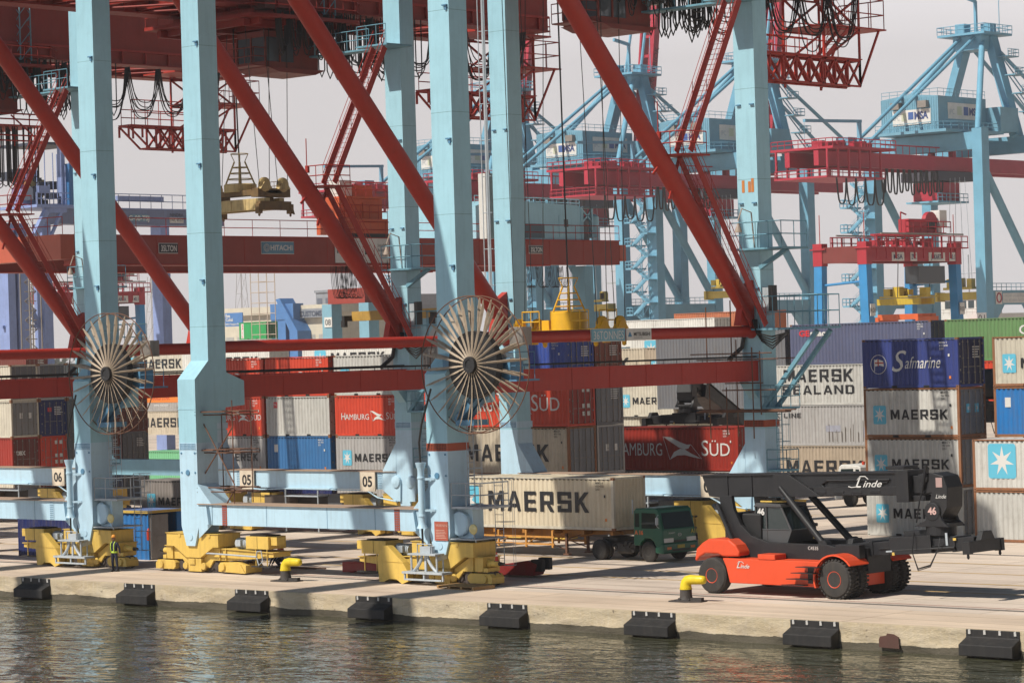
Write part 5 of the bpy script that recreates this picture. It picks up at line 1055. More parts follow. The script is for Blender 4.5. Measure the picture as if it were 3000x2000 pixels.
# ---------------------------------------------------------------- tractor, trailer and its container
def truck(label, loc, rz, cabm, marks, name='yard_truck'):
    t = thing(name, label, 'truck', loc, rz)
    c = MB()
    side = [(-1.55, .78), (-1.5, 2.45), (-1.35, 2.58), (.0, 2.62), (.16, 2.5), (.42, 1.55), (.45, .95), (.45, .75), (-.05, .75), (-.2, 1.0), (-.42, 1.14), (-.78, 1.14), (-1.05, .95), (-1.12, .78)]
    c.prism(side, 'y', -1.15, 1.15, 0); c.prism([(.40, .95), (.52, .92), (.54, .45), (.40, .42), (-.05, .45), (-.05, .75), (.2, .8)], 'y', -1.2, 1.2, 0)
    cab = c.build('cab', cabm, t, bevel=.06)
    g = MB(); g.poly([(.205, -1.0, 2.38), (.43, -1.05, 1.62), (.43, 1.05, 1.62), (.205, 1.0, 2.38)], 0)
    for y in (-1.156, 1.156):
        q = [(-.98, y, 1.62), (-.05, y, 1.62), (.16, y, 1.72), (-.02, y, 2.36), (-.95, y, 2.38)]; g.poly(q if y < 0 else q[::-1], 0); q = [(-1.42, y, 1.68), (-1.12, y, 1.68), (-1.12, y, 2.36), (-1.40, y, 2.34)]; g.poly(q if y < 0 else q[::-1], 0)
    g.build('windows', GLASS, cab)
    l = MB()
    for y in (-.78, .78): l.cb((.46, y, 1.06), (.06, .62, .2), 0); l.cb((.5, y*1.05, .68), (.08, .3, .12), 1)
    l.cb((.47, 0, 1.0), (.03, .9, .1), 2); l.cb((.535, 0, .74), (.02, .5, .16), 3); l.cb((.535, 0, .58), (.02, 1.2, .1), 2); l.build('lamps_and_grille', [flat('lamp_glass', (.6, .6, .58), .2), flat('amber', (.7, .18, .03), .4), CABLE, flat('plate_yellow', (.45, .33, .03), .5)], t)
    mr = MB(); mr.cb((.22, -1.32, 2.0), (.05, .16, .34)); mr.path([(.15, -1.15, 2.3), (.22, -1.32, 2.2), (.22, -1.32, 1.75), (.2, -1.15, 1.65)], .018, 5); mr.tube((-1.6, -1.1, 2.3), (-1.6, -1.1, 3.0), .03, 6); mr.build('mirror', GREYST, t)
    ch = MB(); ch.box(-4.6, .2, -.45, -.3, .62, .9); ch.box(-4.6, .2, .3, .45, .62, .9); ch.box(-3.0, -1.6, -1.0, -.4, .45, .85); ch.lathe((-2.9, -.75, .55), 'x', [(.2, 0), (.24, .05), (.24, .9), (.2, .95)], 12); ch.box(-4.2, -3.2, -.6, .6, .9, 1.08)
    for k in range(14): ch.cb((-2.4+random.uniform(-.7, .7), -.95, .65+random.uniform(-.2, .2)), (.16, .2, .14))
    ch.box(-1.15, -1.1, -1.15, -.75, .25, .8); ch.build('chassis', paint('chassis_black', (.03, .028, .027), .6, da=.5, dirt=(.12, .1, .08)), t)
    for y, sy in ((-1.0, -1), (1.0, 1)): wheel(t, (-.6, y, .5), .5, .28, False, HUB, .46, sy)
    for y, sy in ((-1.08, -1), (-.74, -1), (.74, 1), (1.08, 1)): wheel(t, (-3.9, y, .5), .5, .28, False, HUB, .5, sy)
    m = MB()
    if marks: m.text('A 16', (-1.45, -1.162, 1.32), (1,0,0), (0,0,1), .2, 0, bold=.04); m.text('PK260CT', (.456, -.75, 1.36), (0,1,0), (0,0,1), .08, 1); m.text('A16', (.46, .78, 1.32), (0,1,0), (0,0,1), .2, 2, bold=.03); m.path([(.46, .12*cos(a), 1.3+.07*sin(a)) for a in [2*pi*i/16 for i in range(16)]], .012, 4, 1, closed=True); m.cb((.46, 0, 1.3), (.01, .2, .015), 1); m.build('lettering', [flat('mark_orange2', (.7, .16, .03), .5), INKW, flat('gold', (.45, .38, .05), .5)], t)
    return t
truck('dark green lorry tractor with yellow plate pulling the cream container', (-87.95, 20.3, 0), R(-4), paint('truck_green', (.008, .11, .065), .35, da=.2, dirt=(.05, .09, .06)), True)
t = thing('container_trailer', 'orange skeletal trailer carrying the cream container', 'trailer', (-97.2, 20.85, 0))
b = MB()
for y in (-.5, .5): b.prism([(-6.2, 1.36), (6.1, 1.36), (6.1, 1.2), (3.6, 1.15), (2.6, .95), (-6.2, .95)], 'y', y-.07, y+.07)
for x in (-6, -4, -2, 0, 2, 4, 5.9): b.box(x-.08, x+.08, -1.2, 1.2, 1.2, 1.38)
b.build('chassis_rails', paint('trailer_orange', (.40, .17, .03), .6, da=.4, rust=.4), t)
b = MB()
for y in (-1.22, 1.22):
    for z in (.62, .98): b.box(-3.6, 2.1, y-.03, y+.03, z, z+.09)
    for x in (-3.6, -1.7, .2, 2.0): b.box(x-.05, x+.05, y-.04, y+.04, .5, 1.36)
    for x in (-3.6, -1.7, .2): b.tube((x, y, .65), (x+.7, y, 1.0), .02, 5)
b.build('side_guard', paint('guard_orange', (.60, .28, .06), .55, da=.35, rust=.2), t)
for y in (-.8, .8): b = MB(); b.box(2.5, 2.62, y-.06, y+.06, .2, 1.2); b.box(2.4, 2.75, y-.12, y+.12, .12, .2); b.tube((2.6, y, .9), (3.5, y*.6, 1.2), .03, 5); b.tube((1.4, y, .7), (2.5, y, .4), .03, 5); b.build('landing_leg', RUSTY, t)
for x in (-4.6, -5.7):
    for y, sy in ((-1.08, -1), (-.74, -1), (.74, 1), (1.08, 1)): wheel(t, (x, y, .5), .5, .28, False, HUB, .5, sy)
m = MB(); m.prism([(-4.25, 1.36), (-4.0, 1.36), (-3.9, .9), (-4.05, .9)], 'y', -1.22, -.5); m.build('mudguard', paint('guard_orange', (.6, .28, .06), .55), t)
C('cream container with big black letters riding on the orange trailer', -91.1-L40, 19.62, 1.42, L40, Hc, paint('container_trailer_cream', (.66, .58, .43), .5, da=.3, rust=.14, dirt=(.36, .24, .12)), 'm40|idk', False, OFFW, RUST, group='cargo on the road trailer', seed=77)
truck('white lorry half hidden behind the grey star containers', (on(2448, 1440, 1, 58.5).x+.5, 59.6, 0), pi, WHITE, False)
tr = bpy.data.objects.get('yard_truck.001') or [o for o in bpy.data.objects if o.name.startswith('yard_truck')][-1]
b = MB(); b.lathe((-1.2, .4, 2.6), 'z', [(.1, 0), (.1, .2)], 10); b.build('beacon', HRED, tr)

# ---------------------------------------------------------------- small things on the quay
t = thing('lifting_beam', 'long red lifting beam lying on the quay behind the right bogies', 'beam', (-93.2, 9.6, 0), R(10))
b = MB(); b.box(-5.0, -.6, -.35, -.25, .12, .55, 0); b.box(-5.0, -.6, .25, .35, .12, .55, 0); b.box(-5.2, 5.2, -.4, .4, .48, .56, 0); b.box(-.6, 5.4, -.4, .4, .08, .5, 0); b.box(-4.6, -.8, -.38, .38, .56, .60, 1); b.prism([(3.8, .1), (5.4, .1), (5.6, .6), (5.1, .78), (3.4, .55)], 'y', -.45, .45, 0)
b.build('beam_body', [paint('lifting_red', (.26, .02, .02), .5, da=.25), STEEL], t, bevel=.02)
b = MB(); b.cb((5.55, -.25, .55), (.6, .3, .55), 0); b.cb((5.6, .3, .6), (.6, .3, .55), 0); b.cb((-5.2, 0, .3), (.7, .6, .5), 1); b.build('end_blocks', [BLACK, paint('lifting_red', (.26, .02, .02), .5)], t, bevel=.03)
p = thing('wooden_pallet', 'wooden pallet lying flat by the right crane wheels', 'pallet', (-86.75, 4.55, 0), R(-6)); b = MB()
for k in range(8): b.box(-1.25, 1.25, -.62+.158*k, -.49+.158*k, .13, .155)
WOOD = paint('pallet_wood', (.42, .25, .10), .8, da=.4, dirt=(.2, .12, .06)); b.build('deck_boards', WOOD, p); b = MB()
for x in (-1.2, -.4, .4, 1.2): b.box(x-.06, x+.06, -.62, .62, .03, .13)
for y in (-.55, 0, .55): b.box(-1.25, 1.25, y-.05, y+.05, 0, .03)
b.build('bearers', WOOD, p)
def cone(loc, label, s):
    t = thing('traffic_cone', label, 'cone', loc, 0, 'orange traffic cones'); b = MB(); b.lathe((0, 0, 0), 'z', [(.17*s, .03*s), (.03*s, .75*s)], 16, 0); b.lathe((0, 0, .4*s), 'z', [(.1*s, 0), (.075*s, .14*s)], 16, 1) if s < .9 else None; b.build('cone_body', [paint('cone_red', (.55, .05, .02), .5), INKW], t, smooth=40)
    b = MB(); b.prism([(.24*s*cos(q), .24*s*sin(q)) for q in [pi/4+i*pi/2 for i in range(4)]], 'z', 0, .04*s); b.build('base', CABLE, t)
cone((-112.7, 17.2, 0), 'orange cone standing on the apron behind the crouching worker', 1.15)
cone((-86.1, 5.9, 1.12), 'small banded cone on the buffer of the right bogie', .55)
b = MB(); rn = random.Random(2)
for k in range(10): b.lathe((rn.uniform(-.25, .25), rn.uniform(-.2, .2), 0), 'z', [(.16, 0), (.2, .1), (.12, rn.uniform(.2, .38)), (.03, rn.uniform(.39, .45))], 9)
tag(b.build('rubble_sack', paint('sack_grey', (.35, .33, .31), .8), smooth=50, loc=(-105.2, 8.6, 0)), 'pale sack lying beside the crouching worker', 'sack')
for dx, dy, ln in ((0, 0, 2.7), (.6, .25, 2.3), (-.1, -.16, 1.9)):
    b = MB(); b.tube((-ln/2, 0, .05), (ln/2, .1, .05), .04, 6); tag(b.build('steel_bar', RUSTY, loc=(-102.9+dx, 9.3+dy, 0)), 'rusty steel bar lying by the crouching worker', 'bar', 'rusty steel bars by the crouching worker')
# ---------------------------------------------------------------- people
def skin_body(name, joints, edges, parent, mat):
    me = bpy.data.meshes.new(name); me.from_pydata([j[0] for j in joints], edges, []); o = bpy.data.objects.new(name, me); col.objects.link(o); o.parent = parent
    md = o.modifiers.new('skin', 'SKIN'); md.use_smooth_shade = True
    for i, j in enumerate(joints): me.skin_vertices[0].data[i].radius = (j[1], j[1]*(j[2] if len(j) > 2 else 1)); 
    me.skin_vertices[0].data[0].use_root = True; o.modifiers.new('sub', 'SUBSURF').levels = 1; o.modifiers['sub'].render_levels = 2; me.materials.append(mat); return o
SKIN = paint('skin', (.30, .16, .10), .6, da=0); DNIM = paint('dark_overalls', (.018, .022, .05), .8, da=.15, dirt=(.05, .05, .06)); HIV = flat('hi_vis', (.55, .75, .05), .6); HATY = flat('hat_orange', (.75, .30, .02), .4); SHOE = flat('boots', (.02, .016, .014), .7)
def head(parent, c, hat, tilt=0):
    h = thing_part('head', parent, c); h.rotation_euler = (tilt, 0, 0)
    m = MB(); m.lathe((0, 0, -.12), 'z', [(.03, 0), (.065, .02), (.082, .08), (.088, .14), (.08, .2), (.04, .245)], 14); m.cb((0, -.092, .01), (.025, .04, .045))
    for s in (-1, 1): m.cb((s*.088, 0, .01), (.015, .04, .06)); m.cb((s*.032, -.082, .03), (.02, .012, .01), 1)
    m.cb((0, -.08, -.05), (.05, .012, .01), 2); m.build('face', [SKIN, INK, flat('lips', (.2, .07, .06), .6)], h, smooth=50)
    m = MB(); m.lathe((0, 0, .05), 'z', [(.108, 0), (.11, .03), (.10, .08), (.065, .125), (.02, .14)], 16); m.prism([(.1, -.06), (.05, -.16), (-.05, -.16), (-.1, -.06)], 'z', .05, .065); m.build('hard_hat', hat, h, smooth=50)
def hand(parent, c, d):
    m = MB(); c = Vector(c); d = Vector(d).normalized(); s = Vector((1, 0, 0)) if abs(d.x) < .8 else Vector((0, 1, 0))
    m.tube(c, c+d*.09, .036, 6, .032)
    for k in range(4): b_ = c+d*.085+s*(.028-.019*k); m.path([b_, b_+d*(.03+.004*k*(3-k)), b_+d*.05+Vector((0, -.025, -.01)), b_+d*.055+Vector((0, -.045, -.015))], .010, 5)
    m.path([c+d*.03-s*.035, c+d*.06-s*.06, c+d*.085-s*.055+Vector((0, -.02, 0))], .011, 5); m.build('hand', SKIN, parent, smooth=50)
# standing worker
t = thing('person', 'standing worker in dark overalls and lime hi-vis stripes with an orange hard hat', 'person', (-110.75, 4.3, 0), R(8))
J = [((0, 0, .95), .145, .8), ((0, 0, 1.15), .15, .75), ((0, .01, 1.36), .17, .65), ((0, 0, 1.47), .09, .8), ((0, -.01, 1.55), .055), ((-.10, 0, .88), .095), ((-.12, -.02, .5), .068), ((-.13, .02, .1), .05), ((.10, 0, .88), .095), ((.13, .02, .5), .068), ((.15, .05, .1), .05),
     ((-.2, .01, 1.40), .07), ((-.28, .04, 1.13), .052), ((-.22, .02, .90), .042), ((.2, .01, 1.40), .07), ((.30, .06, 1.14), .052), ((.25, .12, .92), .042)]
skin_body('body', J, [(0,1),(1,2),(2,3),(3,4),(0,5),(5,6),(6,7),(0,8),(8,9),(9,10),(2,11),(11,12),(12,13),(2,14),(14,15),(15,16)], t, DNIM)
head(t, (0, -.02, 1.66), HATY); hand(t, (-.215, .02, .89), (0, -.2, -1)); hand(t, (.245, .12, .91), (0, -.2, -1))
m = MB()
for x in (-.10, .10): m.path([(x, -.135, 1.02), (x*1.05, -.155, 1.2), (x*1.1, -.135, 1.4), (x*1.05, -.03, 1.50)], .024, 5)
for z in (1.0, .955): m.path([(.165*cos(a), .135*sin(a), z) for a in [2*pi*i/20 for i in range(20)]], .026, 5, closed=True)
m.build('hi_vis_vest', HIV, t, smooth=50)
for x, y in ((-.13, .02), (.15, .05)): m = MB(); m.prism([(x-.05, y+.09), (x+.05, y+.09), (x+.055, y-.12), (x, y-.17), (x-.055, y-.12)], 'z', 0, .07); m.tube((x, y+.03, .05), (x, y+.02, .16), .06, 8); m.build('boot', SHOE, t, bevel=.015)
# crouching worker
t = thing('person', 'crouching worker in dark clothes and red helmet bent over the rails', 'person', (-104.25, 9.5, 0), R(-60))
J = [((0, .15, .42), .16, .85), ((0, -.02, .6), .17, .8), ((0, -.18, .74), .16, .7), ((0, -.26, .76), .08), ((0, -.32, .76), .055), ((-.12, .1, .4), .10), ((-.16, -.24, .42), .075), ((-.15, -.05, .09), .052), ((.12, .1, .4), .10), ((.16, -.22, .36), .075), ((.15, .0, .09), .052),
     ((-.2, -.2, .7), .07), ((-.26, -.36, .42), .052), ((-.2, -.5, .16), .042), ((.2, -.2, .7), .07), ((.25, -.36, .44), .052), ((.18, -.5, .2), .042)]
skin_body('body', J, [(0,1),(1,2),(2,3),(3,4),(0,5),(5,6),(6,7),(0,8),(8,9),(9,10),(2,11),(11,12),(12,13),(2,14),(14,15),(15,16)], t, DNIM)
head(t, (0, -.40, .78), flat('hat_red', (.62, .05, .02), .4), R(35)); hand(t, (-.2, -.5, .15), (0, -.3, -1)); hand(t, (.18, -.5, .19), (0, -.3, -1))
for x in (-.15, .15): m = MB(); m.prism([(x-.05, .06), (x+.05, .06), (x+.055, -.16), (x, -.2), (x-.055, -.16)], 'z', 0, .08); m.build('boot', SHOE, t, bevel=.015)
# ---------------------------------------------------------------- red rail-mounted yard gantry
YB = paint('yard_blue', (.22, .42, .52), .5, da=.12); YR = paint('yard_red', (.33, .05, .035), .55, da=.15, dirt=(.16, .04, .03)); SIGNK = flat('sign_black', (.02, .022, .03), .5)
t = thing('yard_gantry', 'red girdered yard gantry on pale blue legs with a 35LTON plate', 'gantry crane', (-156.5, 60, 0))
gx, gl = 6.4, -6.6
for x in (gx, gl):
    g = MB(); g.box(x-.6, x+.6, -27, 28.4, 17.0, 18.9, 0); g.box(x-.7, x+.7, -27.05, 28.45, 18.9, 18.96, 1); g.box(x-.68, x+.68, -27, 20, 16.9, 17.0, 1)
    for y in range(-24, 28, 4): g.box(x+.6, x+.615, y, y+.04, 17, 18.9, 1)
    g.build('girder', [YR, REDST], t)
for a_, b_, c_ in ((-28.2, -27.05, 18.95), (28.46, 29.2, 18.6)): g = MB(); g.box(gl-.7, gx+.6, a_, b_, 17.3, c_); g.build('end_beam', paint('yard_orange_red', (.52, .11, .06), .5, da=.1), t)
g = MB(); g.rail([(gx+.6, -27, 18.96), (gx+.6, 28.4, 18.96)], 1.15, 2.6, .03); g.rail([(gl-.6, -28, 18.96), (gx+.6, -28, 18.96)], 1.15, 1.6, .03); g.build('guard_rails', REDST, t)
for x in (gx, gl):
    for y in (-15.5, 24.5):
        l = MB(); l.box(x-.68, x+.68, y-.5, y+.5, 0.9, 16.9); l.prism([(x-.68, 5.2), (x+.68, 5.2), (x+.68, 2.2), (x-2.3, 2.2), (x-2.3, 3.4)] if x > 0 else [(x-.68, 5.2), (x+.68, 5.2), (x+2.3, 3.4), (x+2.3, 2.2), (x-.68, 2.2)], 'y', y-.52, y+.52); l.box(x-1.5, x+1.5, y-.7, y+.7, 0, .9); l.build('leg', YB, t)
for y in (-15.9, 24.1): g = MB(); g.box(gl, gx, y, y+.8, 2.3, 3.4); g.build('sill_beam', YB, t)
def plate(o, y, w_, txt, bgm, fgm, x, z0, h, ts):
    m = MB(); m.box(x, x+.06, y, y+w_, z0, z0+h, 0); m.box(x-.02, x, y-.05, y+w_+.05, z0-.05, z0+h+.05, 1); m.text(txt, (x+.07, y+w_/2, z0+(h-ts)/2), (0,1,0), (0,0,1), ts, 1, bold=.03, align='CENTER', width=w_*.86); m.build('sign', [bgm, fgm], o)
def gy(px): return on(px, 730, 0, -149.5).y-60
plate(t, gy(466), gy(519)-gy(466), '35LTON', SIGNK, INKW, gx+.62, 17.75, .62, .40)
plate(t, gy(1550), gy(1589)-gy(1550), '35LTON', SIGNK, INKW, gx+.62, 17.9, .55, .36)
y0, y1 = gy(766), gy(859); m = MB(); m.box(gx+.62, gx+.68, y0, y1, 17.75, 18.55, 0); m.box(gx+.60, gx+.62, y0-.05, y1+.05, 17.7, 18.6, 1); m.text('HITACHI', (gx+.69, y0+(y1-y0)*.26, 17.98), (0,1,0), (0,0,1), .36, 1, bold=.03, width=(y1-y0)*.69)
for r_ in (.11, .2, .27): m.path([(gx+.69, y0+.42+r_*cos(a), 18.15+r_*sin(a)) for a in [2*pi*i/24 for i in range(24)]], .02, 4, 1, closed=True)
m.build('sign', [paint('hitachi_blue', (.13, .30, .42), .5, da=.1), INKW], t)
y0, y1 = gy(980), gy(1138); m = MB(); m.box(gx+.62, gx+.66, y0, y1, 17.1, 18.9, 0); m.text('IPC', (gx+.67, y0+.2, 17.8), (0,1,0), (0,0,1), .55, 1, bold=.02); m.box(gx+.662, gx+.668, y0+3.0, y0+3.5, 17.7, 18.4, 1)
for i, tx in enumerate(('Jujurlah', 'Bekerja', 'Andal')): m.text(tx, (gx+.67, y1-.25, 18.3-.36*i), (0,1,0), (0,0,1), .22, 1, align='RIGHT')
m.build('banner', [WHITE, INK], t)
c = MB(); rn = random.Random(8)
for y, dp in [(gy(q), 2.3) for q in (986, 1000, 1016, 1040)]+[(gy(q), 1.6) for q in (1550, 1588, 1622, 1650)]:
    for k in range(5): c.path([(gx-.1+.1*k, y+1.1*u+.05*k, 16.9-dp*(1-(2*u-1)**4)-.1*rn.random()) for u in [i/10 for i in range(11)]], .025, 4)
c.build('cable_loops', CABLE, t)
h = MB(); ya, yb_ = gy(1405), gy(1712); h.box(gl+3, gx+.3, ya, yb_, 19.0, 21.5, 0); h.prism([(ya, 21.5), (yb_, 21.5), (yb_-.4, 21.75), (ya+2, 22.0)], 'x', gl+3, gx+.3, 0); h.rail([(gx+.2, ya, 21.7), (gx+.2, yb_, 21.6)], .6, 1.4, .03); h.box(gx+.3, gx+.32, gy(1545), gy(1605), 19.1, 20.2, 1); h.box(gx+.3, gx+.33, gy(1648), gy(1678), 19.2, 20.9, 0); h.box(gx+.33, gx+.34, gy(1662), gy(1674), 20.0, 20.6, 2); h.box(gx-.5, gx+.35, yb_, yb_+.1, 19.0, 21.6, 0); h.box(gx-1, gx+.6, yb_, gy(1765), 21.55, 21.65, 1)
for yy in (yb_+.2, gy(1745)): h.beam((gx+.3, yy, 19), (gx+.3, yy, 21.5), .12, .12, 0)
h.beam((gx+.3, yb_+.2, 21.4), (gx+.3, gy(1745), 20.4), .1, .1, 0); h.beam((gx+.3, yb_+.2, 20.4), (gx+.3, gy(1745), 21.4), .1, .1, 0); h.lathe((gx-.6, (yb_+gy(1745))/2+.2, 19), 'z', [(.75, 0), (.75, 1.6), (.5, 1.9)], 16, 3); h.lathe((gx-.6, gy(1770), 19.2), 'z', [(.55, 0), (.55, 1.7), (.3, 1.9)], 14, 0); h.build('machine_house', [BLUE, flat('dark_blue_panel', (.10, .16, .2), .6), GLASS, DKG], t, smooth=30)  # dark blue goes on a side panel and the canopy plate
tr = thing('gantry_trolley', 'bright orange trolley house on top of the red yard gantry', 'trolley', (-156.5, 60, 18.96)); ORR = paint('trolley_orange', (.62, .11, .035), .5, da=.2)
b = MB(); ya, yb_ = gy(1012), gy(1145); b.box(gx-2.4, gx+.4, ya, yb_, .3, 1.4, 0); b.box(gx-2.2, gx-.2, gy(1020), yb_, 1.4, 2.9, 0); b.box(gx-2.5, gx+.3, ya+.5, yb_, 2.9, 3.05, 0); b.cb((gx-1.5, gy(1060), 3.7), (1.2, 1.2, 1.2), 1); b.cb((gx-1.8, gy(1110), 3.5), (1.5, 2.2, .9), 0); b.cb((gx-1.5, gy(1090), 3.4), (1, .6, .7), 0); b.box(gx-.19, gx-.15, gy(1088), gy(1128), 1.5, 2.6, 0); b.box(gx+.4, gx+.45, ya, yb_, -.1, .3, 2); b.build('trolley_house', [ORR, WHITE, CABLE], tr)
b = MB(); b.rail([(gx+.35, ya, 1.4), (gx+.35, yb_, 1.4)], 1.0, 1.0, .03); b.rail([(gx+.25, ya+.5, 3.05), (gx+.25, yb_, 3.05)], 1.0, 1.0, .03); b.build('guard_rails', REDST, tr)
sp = thing('container_spreader', 'rusty yellow spreader with dark ends hanging under the red yard gantry', 'spreader', (on(1165, 895, 1, 62).x, 62, 12.7)); b = MB(); b.box(-4.5, 4.5, -.4, .4, .2, .9, 0); b.cb((0, 0, 1.6), (1.5, 1.4, 1.6), 0)
for s in (-1, 1): b.prism([(-1.2, .2), (1.2, .2), (1.2, .6), (-1.2, .6)], 'x', s*4.5, s*4.75, 1); b.cb((s*4.6, -1.1, 0), (.4, .3, .5), 1)
b.build('spreader_frame', [paint('spreader_amber', (.50, .30, .06), .6, da=.4, rust=.3), BLACK], sp); b = MB()
for s in (-1, 1): b.tube((s*.7, 0, 2.2), (s*1.2, 0, 6.3), .04, 5)
b.build('hoist_ropes', CABLE, sp)
# a second gantry behind, only its legs in view
t = thing('yard_gantry', 'pale blue gantry legs with an 08 plate behind the red girder', 'gantry crane', (0, 112, 0))
for px in (972, 1080):
    x = on(px, 900, 1, 112).x; l = MB(); l.box(x-.7, x+.7, -.7, .7, 0, 15.5); l.build('leg', YB, t)
x = on(962, 915, 1, 111.3).x; m = MB(); m.box(x-.55, x+.55, -.78, -.72, 13.2, 14.2, 0); m.text('08', (x, -.8, 13.4), (1,0,0), (0,0,1), .6, 1, align='CENTER'); m.build('number_plate', [WHITE, INK], t)
m = MB(); xa, xb = on(972, 900, 1, 112).x, on(1080, 900, 1, 112).x; m.box(xa, xb, -.5, .5, 15.5, 17.0); m.build('top_beam', YR, t)
# ---------------------------------------------------------------- rubber-tyred gantries
VB = paint('rtg_blue', (.035, .26, .56), .45, da=.15); VR = paint('rtg_red', (.42, .025, .04), .5, da=.15, dirt=(.15, .02, .02))
def rtg(loc, label):
    t = thing('tyred_gantry', label, 'gantry crane', loc, 0, 'blue and red tyred gantries')
    W, S = 3.4, 19.5
    for x in (-W, W):
        for y in (0, S):
            l = MB(); s = 1 if x > 0 else -1
            l.prism([(x-.6, 19.6), (x+.6, 19.6), (x+.6+s*.5, 1.2), (x-.6+s*.5, 1.2)], 'y', y-.55, y+.55, 0); l.box(x-.7, x+.7, y-.6, y+.6, 19.6, 22.4, 1); l.build('leg', [VB, VR], t)
            wheel(t, (x+s*.5, y, .75), .75, .5)
    for y in (0, S): b = MB(); b.box(-W+.7, W-.7, y-.5, y+.5, 19.9, 21.9, 0); b.build('end_beam', paint('rtg_dark_red', (.20, .035, .03), .5), t); b = MB(); b.tube((-W+.6, y, 17.2), (W-.6, y, 17.5), .16, 8); b.build('tie_rod', VB, t); b = MB(); b.box(-W-1.2, W+1.2, y-.4, y+.4, 1.4, 2.2); b.build('wheel_beam', VB, t)
    for x in (-W, W):
        b = MB(); b.box(x-.5, x+.5, .6, S-.6, 20.0, 21.6, 0); b.box(x-1.0, x+1.3, -.8, S+1.4, 21.6, 21.75, 0); b.rail([(x+1.25, .5, 21.75), (x+1.25, S+1.3, 21.75)], 1.4, 1.5, .07); b.tube((x+1.1, 2, 23.4), (x+1.1, S+.5, 23.4), .12, 6, m=1)
        for y in range(1, int(S), 2): b.beam((x+1.2, y, 20.3), (x+1.2, y, 23.2), .18, .18, 0)
        b.build('girder', [VR, STEEL], t)
    b = MB(); b.box(-2.5, 3.0, 9.5, 18.5, 23.4, 23.7, 0); b.box(1.2, 2.8, 10.5, 14.5, 23.7, 25.4, 0); b.lathe((2, 14.5, 24.7), 'y', [(.6, 0), (.6, 2.6)], 14, 1); b.lathe((2, 16.2, 25.0), 'x', [(1.4, -.3), (1.4, .3)], 18, 0); b.cb((2, 18.3, 25.5), (1.4, 1.6, 2.2), 2); b.cb((2.3, 17.5, 23.9), (.8, .8, 1), 2); b.rail([(3, 9.5, 23.7), (3, 19.5, 23.7)], 1.4, 1.6, .07); b.tube((2.9, 8.6, 23.7), (2.9, 8.6, 26.2), .1, 5, m=0); b.beam((2.9, 8.6, 26.2), (2.9, 9.8, 25.9), .15, .15, 0)
    for k in range(10): b.cb((random.uniform(0, 2.8), random.uniform(5, 18), 22.4), (.8, .9, random.uniform(.5, 1.2)), 0)
    b.build('hoist_trolley', [VR, CABLE, WHITE], t)
    b = MB(); b.box(1.5, 3.6, 11.2, 17, 17.2, 19.4, 0); b.build('driver_cab', flat('cab_dark', (.03, .035, .04), .3), t)
    for k, (y, w_, tx) in enumerate(((5, 2.6, 'MSA'), (9.0, 1.4, 'ZPMC'), (13, 3.6, 'JAKARTA'), (17.6, 1.3, '40.1'))): m = MB(); m.box(W+.52, W+.58, y, y+w_, 20.0, 21.1, 0); m.text(tx, (W+.6, y+w_/2, 20.25), (0,1,0), (0,0,1), .6, 1, bold=.02, align='CENTER', width=w_*.75); m.build('sign', [WHITE, flat('sign_navy', (.02, .03, .12), .5)], t)
    for y in (0, S): m = MB(); m.box(W+.95, W+1.03, y-.5, y+.5, 13.2, 14.7, 0); m.text('R01', (W+1.05, y, 13.6), (0,1,0), (0,0,1), .6, 1, align='CENTER'); m.build('number_plate', [WHITE, INK], t)
    for x, y in ((-W, 0), (W, 0), (W, S)): m = MB(); m.tube((x, y, 22.4), (x, y, 26), .06, 5); m.build('aerial', REDST, t)
    m = MB(); m.box(-3.2, 3.2, 11.5, 12.1, 14.6, 15.4, 0); m.box(-3.2, 3.2, 14.5, 15.1, 14.6, 15.4, 0); m.box(-2.8, 3.0, 11.5, 16.5, 15.5, 15.7, 0)
    for k in range(8): m.cb((random.uniform(-2, 3), random.uniform(11.5, 15.5), 16.2), (1, 1, random.uniform(.6, 1.5)), 0)
    m.box(-3, 3.2, 11.3, 12.3, 12.7, 13.4, 1); m.box(-3, 3.2, 14.3, 15.3, 12.7, 13.4, 1); m.box(-.8, .8, 12.3, 14.3, 12.8, 13.3, 1)
    for xx in (-3, 3.2): m.cb((xx, 13.3, 12.7), (.5, 4.4, .7), 1)
    for y in (8, 15): m.tube((2.5, y, 15.5), (2.5, y+.4, 21), .06, 5, m=2)
    m.build('lifting_frame', [paint('rtg_yellow', (.60, .42, .03), .5, da=.25), paint('rtg_orange', (.70, .13, .03), .5, da=.15), CABLE], t)
    return t
ra, rb = on(2526, 770, 1, 200), on(2397, 770, 1, 200)
r1 = rtg(((ra.x+rb.x)/2, 200.5, 0), 'blue and red tyred gantry with MSA and 40.1 signs above the container rows')
r2 = copy_tree(r1); r2.location = (-368.5, 197, 0); r2['label'] = 'smaller blue and red tyred gantry far off between the two left legs'

